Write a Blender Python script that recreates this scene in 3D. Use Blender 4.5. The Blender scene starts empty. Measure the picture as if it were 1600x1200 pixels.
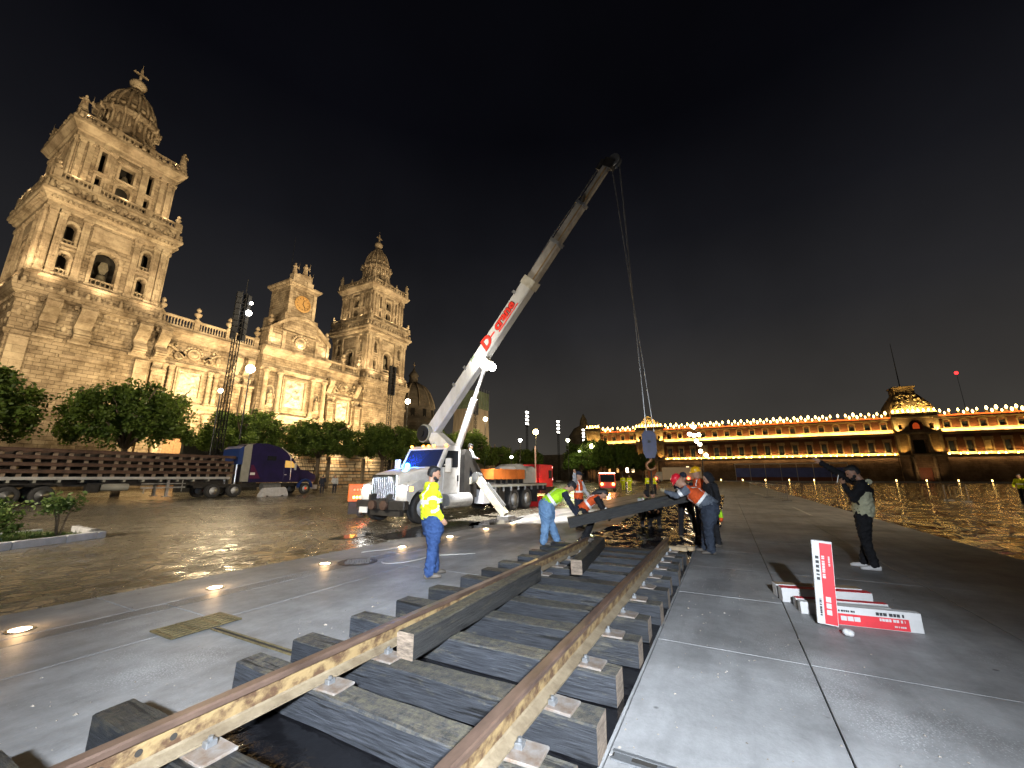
import bpy, math, random
from mathutils import Matrix, Vector, Euler
S = bpy.context.scene
COL = S.collection
R = math.radians
random.seed(7)

# ------------------------------------------------------------------ camera
# 1600 px wide photograph, focal length 620 px; the rails run along +X (east), north is +Y
cam = bpy.data.objects.new('camera', bpy.data.cameras.new('camera'))
COL.objects.link(cam)
cam.location = (0, 0, 1.6)
cam.rotation_euler = (R(90 + 13.16), 0, R(27.8 - 90))
cam.data.sensor_width = 36.0
cam.data.lens = 36.0 * 620 / 1600
cam.data.clip_start = 0.05
cam.data.clip_end = 3000
S.camera = cam

# ------------------------------------------------------------------ night sky
W = bpy.data.worlds.new('World'); S.world = W; W.use_nodes = True
nt = W.node_tree; nt.nodes.clear()
_out = nt.nodes.new('ShaderNodeOutputWorld'); _bg = nt.nodes.new('ShaderNodeBackground')
_tc = nt.nodes.new('ShaderNodeTexCoord'); _sx = nt.nodes.new('ShaderNodeSeparateXYZ'); _rp = nt.nodes.new('ShaderNodeValToRGB')
nt.links.new(_tc.outputs['Generated'], _sx.inputs[0]); nt.links.new(_sx.outputs['Z'], _rp.inputs[0])
_rp.color_ramp.elements[0].position = 0.0; _rp.color_ramp.elements[0].color = (0.066, 0.060, 0.050, 1)
_rp.color_ramp.elements[1].position = 1.0; _rp.color_ramp.elements[1].color = (0.0016, 0.0016, 0.0024, 1)
for _p, _c in ((0.16, (0.038, 0.035, 0.032)), (0.34, (0.0185, 0.0182, 0.0200)), (0.52, (0.0075, 0.0077, 0.0100)), (0.70, (0.0024, 0.0025, 0.0040))):
    _e = _rp.color_ramp.elements.new(_p); _e.color = (*_c, 1)
_no = nt.nodes.new('ShaderNodeTexNoise'); _no.inputs['Scale'].default_value = 2.2; _no.inputs['Detail'].default_value = 4      # thin uneven cloud lit by the city
nt.links.new(_tc.outputs['Generated'], _no.inputs['Vector'])
_mr = nt.nodes.new('ShaderNodeMapRange'); _mr.inputs['From Min'].default_value = 0.3; _mr.inputs['From Max'].default_value = 0.7; _mr.inputs['To Min'].default_value = 0.78; _mr.inputs['To Max'].default_value = 1.22
nt.links.new(_no.outputs['Fac'], _mr.inputs['Value']); nt.links.new(_mr.outputs[0], _bg.inputs[1])
nt.links.new(_rp.outputs[0], _bg.inputs[0])
nt.links.new(_bg.outputs[0], _out.inputs[0])

# ------------------------------------------------------------------ colour management, sampling
S.view_settings.view_transform = 'Standard'; S.view_settings.look = 'None'
S.view_settings.exposure = 0.0; S.view_settings.gamma = 1.0; S.view_settings.use_curve_mapping = False
S.cycles.use_denoising = True
S.cycles.max_bounces = 5; S.cycles.diffuse_bounces = 2; S.cycles.glossy_bounces = 3
S.cycles.transparent_max_bounces = 6
S.cycles.caustics_reflective = False; S.cycles.caustics_refractive = False
S.cycles.sample_clamp_indirect = 4.0

def at_px(px, dist):
    """ground position on the bearing of a photo column, at a chosen distance from the camera"""
    a = R(27.8) - math.atan((px - 800)/636.8)
    return dist*math.cos(a), dist*math.sin(a)
def z_px(px, py, dist):
    """height of a photo row above ground for a thing at that distance"""
    u = (600 - py)/620; p = R(13.16); up = u*math.cos(p) + math.sin(p); fw = math.cos(p) - u*math.sin(p)
    return 1.6 + up/math.hypot(fw, (px - 800)/620)*dist

def look(o, target):
    d = Vector(target) - o.location
    o.rotation_euler = d.to_track_quat('-Z', 'Y').to_euler()

def spot(name, loc, target, power, color, deg, blend=0.6, size=0.3):
    l = bpy.data.lights.new(name, 'SPOT'); l.energy = power; l.color = color
    l.spot_size = R(deg); l.spot_blend = blend; l.shadow_soft_size = size
    o = bpy.data.objects.new(name, l); COL.objects.link(o); o.location = loc; look(o, target); return o

def point(name, loc, power, color, size=0.2):
    l = bpy.data.lights.new(name, 'POINT'); l.energy = power; l.color = color; l.shadow_soft_size = size
    o = bpy.data.objects.new(name, l); COL.objects.link(o); o.location = loc; return o

def strip(name, loc, target, power, color, lx, ly, spread=180):
    l = bpy.data.lights.new(name, 'AREA'); l.shape = 'RECTANGLE'; l.size = lx; l.size_y = ly
    l.energy = power; l.color = color; l.spread = R(spread)
    o = bpy.data.objects.new(name, l); COL.objects.link(o); o.location = loc; look(o, target); return o

WARM = (1.0, 0.77, 0.46); GOLD = (1.0, 0.62, 0.12); COOL = (0.82, 0.90, 1.0)
# work-light tower of the building site, standing behind the photographer
spot('work_light_tower', (-1.7, -1.3, 2.75), (5.2, 2.4, 0.1), 7600, COOL, 82, 1.0, 0.10)
spot('work_light_tower', (-1.9, -1.1, 2.75), (4.2, 6.6, 0.1), 4300, COOL, 78, 1.0, 0.10)
# wide fill lights added out of view, gently lighting trees, trailer and paving
spot('square_fill_light', (-14, 14, 13), (20, 36, 2), 42000, (1.0, 0.86, 0.66), 110, 0.6, 0.4)
spot('square_fill_light', (20, -32, 14), (60, 30, 2), 40000, (1.0, 0.80, 0.55), 100, 0.6, 0.4)

# ------------------------------------------------------------------ mesh helpers
class MB:
    """collects shapes; build() links them as one mesh object"""
    def __init__(s, M=None):
        s.v = []; s.f = []; s.M = M or Matrix.Identity(4)
    def add(s, vs, fs):
        n = len(s.v); s.v += [s.M @ Vector(p) for p in vs]; s.f += [tuple(i + n for i in q) for q in fs]; return s
    def box(s, x0, x1, y0, y1, z0, z1):
        return s.add([(x0,y0,z0),(x1,y0,z0),(x1,y1,z0),(x0,y1,z0),(x0,y0,z1),(x1,y0,z1),(x1,y1,z1),(x0,y1,z1)],
                     [(0,3,2,1),(4,5,6,7),(0,1,5,4),(1,2,6,5),(2,3,7,6),(3,0,4,7)])
    def cbox(s, x0, x1, y0, y1, z0, z1, c=0.01):
        """box with chamfered vertical and top edges"""
        return s.loft([[(x0+c,y0),(x1-c,y0),(x1,y0+c),(x1,y1-c),(x1-c,y1),(x0+c,y1),(x0,y1-c),(x0,y0+c)],
                       [(x0+c,y0),(x1-c,y0),(x1,y0+c),(x1,y1-c),(x1-c,y1),(x0+c,y1),(x0,y1-c),(x0,y0+c)],
                       [(x0+2*c,y0+c),(x1-2*c,y0+c),(x1-c,y0+2*c),(x1-c,y1-2*c),(x1-2*c,y1-c),(x0+2*c,y1-c),(x0+c,y1-2*c),(x0+c,y0+2*c)]],
                      [z0, z1 - c, z1])
    def loft(s, rings, zs):
        n = len(rings[0]); vs = [(p[0], p[1], z) for r, z in zip(rings, zs) for p in r]; fs = []
        for k in range(len(rings) - 1):
            for i in range(n):
                j = (i + 1) % n; fs.append((k*n+i, k*n+j, (k+1)*n+j, (k+1)*n+i))
        fs.append(tuple(reversed(range(n)))); fs.append(tuple((len(rings)-1)*n + i for i in range(n)))
        return s.add(vs, fs)
    def prism(s, poly, a, b, axis='y'):
        """polygon in the two other axes, extruded along axis from a to b"""
        n = len(poly)
        def P(p, t): return {'y': (p[0], t, p[1]), 'x': (t, p[0], p[1]), 'z': (p[0], p[1], t)}[axis]
        vs = [P(p, a) for p in poly] + [P(p, b) for p in poly]
        fs = [(i, (i+1) % n, n + (i+1) % n, n + i) for i in range(n)] + [tuple(reversed(range(n))), tuple(range(n, 2*n))]
        return s.add(vs, fs)
    def cyl(s, p0, p1, r0, r1=None, n=12, caps=True):
        r1 = r0 if r1 is None else r1
        p0 = Vector(p0); p1 = Vector(p1); d = (p1 - p0)
        if d.length < 1e-6: return s
        d.normalize(); u = d.orthogonal().normalized(); w = d.cross(u)
        vs = []
        for p, r in ((p0, r0), (p1, r1)):
            for i in range(n):
                a = 2*math.pi*i/n; vs.append(p + (u*math.cos(a) + w*math.sin(a))*r)
        fs = [(i, (i+1) % n, n+(i+1) % n, n+i) for i in range(n)]
        if caps: fs += [tuple(reversed(range(n))), tuple(range(n, 2*n))]
        return s.add(vs, fs)
    def bar(s, p0, p1, w, h, up=(0,0,1)):
        """rectangular bar between two points"""
        p0 = Vector(p0); p1 = Vector(p1); d = (p1-p0).normalized(); up = Vector(up)
        if abs(d.dot(up)) > 0.99: up = Vector((1,0,0))
        a = d.cross(up).normalized(); b = a.cross(d)
        vs = [p + a*sx*w/2 + b*sy*h/2 for p in (p0, p1) for sx, sy in ((-1,-1),(1,-1),(1,1),(-1,1))]
        return s.add(vs, [(3,2,1,0),(4,5,6,7),(0,1,5,4),(1,2,6,5),(2,3,7,6),(3,0,4,7)])
    def tube(s, pts, r, n=8):
        pts = [Vector(p) for p in pts]; rs = r if isinstance(r, (list, tuple)) else [r]*len(pts)
        vs = []; fs = []; prev = None
        for k, p in enumerate(pts):
            d = (pts[min(k+1, len(pts)-1)] - pts[max(k-1, 0)]).normalized()
            if prev is None: u = d.orthogonal().normalized()
            else: u = (prev - d*prev.dot(d)).normalized()
            prev = u; w = d.cross(u)
            for i in range(n):
                a = 2*math.pi*i/n; vs.append(p + (u*math.cos(a)+w*math.sin(a))*rs[k])
        for k in range(len(pts)-1):
            for i in range(n):
                j = (i+1) % n; fs.append((k*n+i, k*n+j, (k+1)*n+j, (k+1)*n+i))
        fs += [tuple(reversed(range(n))), tuple((len(pts)-1)*n+i for i in range(n))]
        return s.add(vs, fs)
    def lathe(s, prof, c=(0,0,0), n=16, axis='z', caps=True):
        """prof: (radius, height) pairs; closed at both ends"""
        vs = []; fs = []
        for r, z in prof:
            for i in range(n):
                a = 2*math.pi*i/n; q = (r*math.cos(a), r*math.sin(a), z)
                if axis == 'y': q = (q[0], q[2], q[1])
                if axis == 'x': q = (q[2], q[0], q[1])
                vs.append((q[0]+c[0], q[1]+c[1], q[2]+c[2]))
        for k in range(len(prof)-1):
            for i in range(n):
                j = (i+1) % n; fs.append((k*n+i, k*n+j, (k+1)*n+j, (k+1)*n+i))
        if caps: fs += [tuple(reversed(range(n))), tuple((len(prof)-1)*n+i for i in range(n))]
        return s.add(vs, fs)
    def ball(s, c, r, n=10, m=6, sc=(1,1,1)):
        vs = []; fs = []
        for k in range(1, m):
            t = math.pi*k/m
            for i in range(n):
                a = 2*math.pi*i/n
                vs.append((c[0]+r*sc[0]*math.sin(t)*math.cos(a), c[1]+r*sc[1]*math.sin(t)*math.sin(a), c[2]+r*sc[2]*math.cos(t)))
        top = len(vs); vs.append((c[0],c[1],c[2]+r*sc[2])); vs.append((c[0],c[1],c[2]-r*sc[2]))
        for k in range(m-2):
            for i in range(n):
                j = (i+1) % n; fs.append((k*n+i, (k+1)*n+i, (k+1)*n+j, k*n+j))
        for i in range(n):
            j = (i+1) % n; fs.append((top, i, j)); fs.append((top+1, (m-2)*n+j, (m-2)*n+i))
        return s.add(vs, fs)
    def mesh(s, name, mat=None, smooth=False, recalc=True):
        me = bpy.data.meshes.new(name); me.from_pydata([tuple(p) for p in s.v], [], s.f)
        if recalc:
            import bmesh
            bm = bmesh.new(); bm.from_mesh(me); bmesh.ops.recalc_face_normals(bm, faces=bm.faces); bm.to_mesh(me); bm.free()
        if mat: me.materials.append(mat)
        if smooth:
            me.polygons.foreach_set('use_smooth', [True]*len(me.polygons))
        return me
    def build(s, name, mat, parent=None, smooth=False, recalc=True):
        return link(name, s.mesh(name, mat, smooth, recalc), parent)

_TMP = bpy.data.scenes.new('tmp_eval')
def evaluated_mesh(o):
    """mesh of an object with its modifiers applied, evaluated alone in a scratch scene"""
    _TMP.collection.objects.link(o); vl = _TMP.view_layers[0]; vl.update(); dg = vl.depsgraph; dg.update()
    me = bpy.data.meshes.new_from_object(o.evaluated_get(dg)); bpy.data.objects.remove(o); return me
def link(name, me, parent=None, M=None):
    o = bpy.data.objects.new(name, me); COL.objects.link(o)
    if parent is not None: o.parent = parent
    if M is not None: o.matrix_local = M
    return o
def tag(o, label=None, cat=None, group=None, kind=None):
    if label: o['label'] = label
    if cat: o['category'] = cat
    if group: o['group'] = group
    if kind: o['kind'] = kind
    return o
def thing(name, label, cat, loc=(0,0,0), rz=0, group=None):
    o = bpy.data.objects.new(name, None); COL.objects.link(o); o.empty_display_size = 0.2
    o.location = loc; o.rotation_euler = (0, 0, rz)
    return tag(o, label, cat, group)
def copy_tree(o, parent=None):
    c = o.copy(); COL.objects.link(c); c.parent = parent
    for ch in [x for x in bpy.data.objects if x.parent == o]: copy_tree(ch, c)
    return c
def T(x, y, z, rz=0): return Matrix.Translation((x, y, z)) @ Matrix.Rotation(rz, 4, 'Z')
def smooth_by_angle(o, deg=35):
    me = o.data
    me.polygons.foreach_set('use_smooth', [True]*len(me.polygons))
    try: me.set_sharp_from_angle(angle=R(deg))
    except Exception: pass
    return o

# ------------------------------------------------------------------ materials
def mat(name, col, rough=0.7, metal=0.0, var=0.0, vscale=3.0, bump=0.0, bscale=20.0, emit=None, estr=0.0, col2=None,
        stretch=None, spec=0.5, detail=6.0, bdist=0.02, rvar=0.0, coat=0.0, lo=0.33, hi=0.67):
    m = bpy.data.materials.new(name); m.use_nodes = True; n = m.node_tree.nodes; l = m.node_tree.links
    b = n['Principled BSDF']; b.inputs['Base Color'].default_value = (*col, 1); b.inputs['Roughness'].default_value = rough
    b.inputs['Metallic'].default_value = metal; b.inputs['Specular IOR Level'].default_value = spec
    if coat: b.inputs['Coat Weight'].default_value = coat; b.inputs['Coat Roughness'].default_value = 0.08
    if var or bump or rvar:
        tc = n.new('ShaderNodeTexCoord'); vec = tc.outputs['Object']
        if stretch:
            mp = n.new('ShaderNodeMapping'); mp.inputs['Scale'].default_value = stretch; l.new(vec, mp.inputs[0]); vec = mp.outputs[0]
    if var or rvar:
        t = n.new('ShaderNodeTexNoise'); t.inputs['Scale'].default_value = vscale; t.inputs['Detail'].default_value = detail
        t.inputs['Roughness'].default_value = 0.65; l.new(vec, t.inputs['Vector'])
    if var:
        rp = n.new('ShaderNodeValToRGB'); c2 = col2 or tuple(max(0, c*(1-var)) for c in col)
        c1 = col if col2 else tuple(min(1, c*(1+var)) for c in col)
        rp.color_ramp.elements[0].position = lo; rp.color_ramp.elements[0].color = (*c2, 1)
        rp.color_ramp.elements[1].position = hi; rp.color_ramp.elements[1].color = (*c1, 1)
        l.new(t.outputs['Fac'], rp.inputs[0]); l.new(rp.outputs[0], b.inputs['Base Color'])
    if rvar:
        mr = n.new('ShaderNodeMapRange'); mr.inputs['From Min'].default_value = 0.3; mr.inputs['From Max'].default_value = 0.7
        mr.inputs['To Min'].default_value = max(0.02, rough - rvar); mr.inputs['To Max'].default_value = min(1, rough + rvar)
        l.new(t.outputs['Fac'], mr.inputs['Value']); l.new(mr.outputs[0], b.inputs['Roughness'])
    if bump:
        t2 = n.new('ShaderNodeTexNoise'); t2.inputs['Scale'].default_value = bscale; t2.inputs['Detail'].default_value = 5
        l.new(vec, t2.inputs['Vector']); bp = n.new('ShaderNodeBump'); bp.inputs['Strength'].default_value = bump
        bp.inputs['Distance'].default_value = bdist; l.new(t2.outputs['Fac'], bp.inputs['Height']); l.new(bp.outputs[0], b.inputs['Normal'])
    if emit:
        b.inputs['Emission Color'].default_value = (*emit, 1); b.inputs['Emission Strength'].default_value = estr
    return m

def stone(name, col, col2, bw=1.1, bh=0.5, mortar=0.02, bump=0.5, rough=0.85, stain=0.5):
    """ashlar: block courses by (x+y, z), weather stains, fine relief"""
    m = bpy.data.materials.new(name); m.use_nodes = True; n = m.node_tree.nodes; l = m.node_tree.links
    b = n['Principled BSDF']; b.inputs['Roughness'].default_value = rough; b.inputs['Specular IOR Level'].default_value = 0.2
    g = n.new('ShaderNodeNewGeometry'); sp = n.new('ShaderNodeSeparateXYZ'); l.new(g.outputs['Position'], sp.inputs[0])
    ad = n.new('ShaderNodeMath'); l.new(sp.outputs[0], ad.inputs[0]); l.new(sp.outputs[1], ad.inputs[1])
    cb = n.new('ShaderNodeCombineXYZ'); l.new(ad.outputs[0], cb.inputs[0]); l.new(sp.outputs[2], cb.inputs[1])
    br = n.new('ShaderNodeTexBrick'); br.inputs['Scale'].default_value = 1.0; br.inputs['Brick Width'].default_value = bw
    br.inputs['Row Height'].default_value = bh; br.inputs['Mortar Size'].default_value = mortar; br.inputs['Mortar Smooth'].default_value = 0.3
    br.inputs['Color1'].default_value = (*col, 1); br.inputs['Color2'].default_value = (*col2, 1)
    br.inputs['Mortar'].default_value = (*[c*0.45 for c in col2], 1); l.new(cb.outputs[0], br.inputs['Vector'])
    no = n.new('ShaderNodeTexNoise'); no.inputs['Scale'].default_value = 0.35; no.inputs['Detail'].default_value = 9; no.inputs['Roughness'].default_value = 0.7
    l.new(g.outputs['Position'], no.inputs['Vector'])
    rp = n.new('ShaderNodeValToRGB'); rp.color_ramp.elements[0].position = 0.38; rp.color_ramp.elements[0].color = (1-stain, 1-stain*1.05, 1-stain*1.1, 1)
    rp.color_ramp.elements[1].position = 0.6; rp.color_ramp.elements[1].color = (1, 1, 1, 1); l.new(no.outputs['Fac'], rp.inputs[0])
    mx = n.new('ShaderNodeMix'); mx.data_type = 'RGBA'; mx.blend_type = 'MULTIPLY'; mx.inputs['Factor'].default_value = 1
    l.new(br.outputs['Color'], mx.inputs['A']); l.new(rp.outputs[0], mx.inputs['B']); l.new(mx.outputs['Result'], b.inputs['Base Color'])
    n2 = n.new('ShaderNodeTexNoise'); n2.inputs['Scale'].default_value = 2.2; n2.inputs['Detail'].default_value = 8; l.new(g.outputs['Position'], n2.inputs['Vector'])
    sb = n.new('ShaderNodeMath'); sb.operation = 'SUBTRACT'; l.new(n2.outputs['Fac'], sb.inputs[0]); l.new(br.outputs['Fac'], sb.inputs[1])
    bp = n.new('ShaderNodeBump'); bp.inputs['Strength'].default_value = bump; bp.inputs['Distance'].default_value = 0.12
    l.new(sb.outputs[0], bp.inputs['Height']); l.new(bp.outputs[0], b.inputs['Normal'])
    return m

M_STONE = stone('tan_ashlar', (0.40, 0.32, 0.22), (0.27, 0.21, 0.145), bump=1.0, stain=0.62)
M_TRIM = stone('pale_trim_stone', (0.47, 0.385, 0.27), (0.38, 0.30, 0.21), 2.3, 0.9, 0.008, 0.9, 0.85, 0.58)
M_GREYSTONE = stone('weathered_grey_stone', (0.25, 0.21, 0.16), (0.19, 0.16, 0.12), 1.1, 0.5, 0.015, 0.4, 0.9, 0.4)
M_MARBLE = mat('pale_marble_relief', (0.46, 0.41, 0.32), 0.6, var=0.35, vscale=1.2, bump=0.9, bscale=2.2, bdist=0.35)
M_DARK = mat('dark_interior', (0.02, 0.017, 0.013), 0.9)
M_BRONZE = mat('aged_bronze', (0.16, 0.14, 0.10), 0.55, 0.6, var=0.3, vscale=3)
M_IRON = mat('black_painted_iron', (0.02, 0.02, 0.022), 0.45, 0.5, var=0.2)
M_STEEL = mat('grey_galvanised_steel', (0.32, 0.33, 0.34), 0.42, 0.8, var=0.2, vscale=5)
M_RUBBER = mat('black_rubber', (0.022, 0.022, 0.023), 0.75, var=0.3, vscale=12, bump=0.2, bscale=60)
M_CHROME = mat('polished_aluminium', (0.70, 0.71, 0.73), 0.28, 0.7, var=0.15, vscale=9)
M_GLASS = mat('dark_glass', (0.012, 0.014, 0.018), 0.06, spec=0.6)
def lamp_mat(name, col, s): return mat(name, col, 0.4, emit=col, estr=s)
M_LAMPGOLD = lamp_mat('golden_lamp_glass', (1.0, 0.66, 0.20), 14)
M_LAMPWARM = lamp_mat('warm_lamp_glass', (1.0, 0.80, 0.50), 30)
M_LAMPWHITE = lamp_mat('white_lamp_glass', (1.0, 0.96, 0.86), 25)
M_RED_L = lamp_mat('red_lamp_lens', (1.0, 0.06, 0.03), 9)
M_AMBER_L = lamp_mat('amber_lamp_lens', (1.0, 0.36, 0.04), 12)
M_BLUE_L = lamp_mat('blue_strobe_lens', (0.05, 0.35, 1.0), 30)
# ================================================================== the setting: ground
def stamped(name, col, rough, tilt, cell, soft):
    """stamped concrete setts: every sett a flat facet with its own slight tilt, polish and tone, dull joints between"""
    m = bpy.data.materials.new(name); m.use_nodes = True; n = m.node_tree.nodes; l = m.node_tree.links
    b = n['Principled BSDF']; g = n.new('ShaderNodeNewGeometry')
    mp = n.new('ShaderNodeMapping'); mp.inputs['Scale'].default_value = (1/cell, 1/(cell*0.8), 0.0); mp.inputs['Rotation'].default_value = (0, 0, 0.3); l.new(g.outputs['Position'], mp.inputs[0])
    v = n.new('ShaderNodeTexVoronoi'); v.inputs['Scale'].default_value = 1.0; v.inputs['Randomness'].default_value = 0.8; l.new(mp.outputs[0], v.inputs['Vector'])
    e = n.new('ShaderNodeTexVoronoi'); e.feature = 'DISTANCE_TO_EDGE'; e.inputs['Scale'].default_value = 1.0; e.inputs['Randomness'].default_value = 0.8; l.new(mp.outputs[0], e.inputs['Vector'])
    a = n.new('ShaderNodeTexNoise'); a.inputs['Scale'].default_value = 0.9; a.inputs['Detail'].default_value = 3; l.new(g.outputs['Position'], a.inputs['Vector'])
    s1 = n.new('ShaderNodeVectorMath'); s1.operation = 'SUBTRACT'; l.new(v.outputs['Color'], s1.inputs[0]); s1.inputs[1].default_value = (0.5, 0.5, 0.5)
    s2 = n.new('ShaderNodeVectorMath'); s2.operation = 'MULTIPLY'; l.new(s1.outputs[0], s2.inputs[0]); s2.inputs[1].default_value = (tilt, tilt, 0)
    t1 = n.new('ShaderNodeVectorMath'); t1.operation = 'SUBTRACT'; l.new(a.outputs['Color'], t1.inputs[0]); t1.inputs[1].default_value = (0.5, 0.5, 0.5)
    t2 = n.new('ShaderNodeVectorMath'); t2.operation = 'MULTIPLY'; l.new(t1.outputs[0], t2.inputs[0]); t2.inputs[1].default_value = (soft, soft, 0)
    ad = n.new('ShaderNodeVectorMath'); l.new(s2.outputs[0], ad.inputs[0]); l.new(t2.outputs[0], ad.inputs[1])
    a2 = n.new('ShaderNodeVectorMath'); l.new(ad.outputs[0], a2.inputs[0]); l.new(g.outputs['Normal'], a2.inputs[1])
    nm = n.new('ShaderNodeVectorMath'); nm.operation = 'NORMALIZE'; l.new(a2.outputs[0], nm.inputs[0])
    f = n.new('ShaderNodeTexNoise'); f.inputs['Scale'].default_value = 24; f.inputs['Detail'].default_value = 5; l.new(g.outputs['Position'], f.inputs['Vector'])
    bp = n.new('ShaderNodeBump'); bp.inputs['Strength'].default_value = 0.25; bp.inputs['Distance'].default_value = 0.006; l.new(f.outputs['Fac'], bp.inputs['Height']); l.new(nm.outputs[0], bp.inputs['Normal']); l.new(bp.outputs[0], b.inputs['Normal'])
    c = n.new('ShaderNodeTexNoise'); c.inputs['Scale'].default_value = 0.2; c.inputs['Detail'].default_value = 9; c.inputs['Roughness'].default_value = 0.65; l.new(g.outputs['Position'], c.inputs['Vector'])
    rp = n.new('ShaderNodeValToRGB'); rp.color_ramp.elements[0].position = 0.35; rp.color_ramp.elements[1].position = 0.68
    rp.color_ramp.elements[0].color = (*[x*0.55 for x in col], 1); rp.color_ramp.elements[1].color = (*[x*1.3 for x in col], 1); l.new(c.outputs['Fac'], rp.inputs[0])
    sx = n.new('ShaderNodeSeparateColor'); l.new(v.outputs['Color'], sx.inputs[0])
    m1 = n.new('ShaderNodeMapRange'); m1.inputs['To Min'].default_value = 0.72; m1.inputs['To Max'].default_value = 1.25; l.new(sx.outputs[2], m1.inputs['Value'])
    je = n.new('ShaderNodeMapRange'); je.inputs['From Max'].default_value = 0.07; je.inputs['To Min'].default_value = 0.45; je.inputs['To Max'].default_value = 1.0; l.new(e.outputs['Distance'], je.inputs['Value'])
    mu = n.new('ShaderNodeMath'); mu.operation = 'MULTIPLY'; l.new(m1.outputs[0], mu.inputs[0]); l.new(je.outputs[0], mu.inputs[1])
    vs = n.new('ShaderNodeVectorMath'); vs.operation = 'SCALE'; l.new(rp.outputs[0], vs.inputs[0]); l.new(mu.outputs[0], vs.inputs['Scale']); l.new(vs.outputs[0], b.inputs['Base Color'])
    mr = n.new('ShaderNodeMapRange'); mr.inputs['From Min'].default_value = 0.3; mr.inputs['From Max'].default_value = 0.7
    mr.inputs['To Min'].default_value = rough*0.7; mr.inputs['To Max'].default_value = rough*1.7; l.new(c.outputs['Fac'], mr.inputs['Value'])
    jr = n.new('ShaderNodeMapRange'); jr.inputs['From Max'].default_value = 0.07; jr.inputs['To Min'].default_value = 0.35; jr.inputs['To Max'].default_value = 0.0; l.new(e.outputs['Distance'], jr.inputs['Value'])
    ar = n.new('ShaderNodeMath'); l.new(mr.outputs[0], ar.inputs[0]); l.new(jr.outputs[0], ar.inputs[1]); l.new(ar.outputs[0], b.inputs['Roughness'])
    b.inputs['Specular IOR Level'].default_value = 0.6
    return m
M_PLAZA = stamped('lit_stamped_plaza_concrete', (0.17, 0.15, 0.113), 0.20, 0.12, 0.32, 0.12)  # lit half of the one paving, its brightness put into the colour
M_PLAZA_S = stamped('unlit_stamped_plaza_concrete', (0.022, 0.018, 0.015), 0.08, 0.10, 0.80, 0.08)  # same paving on the unlit side, its darkness put into the colour

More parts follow.
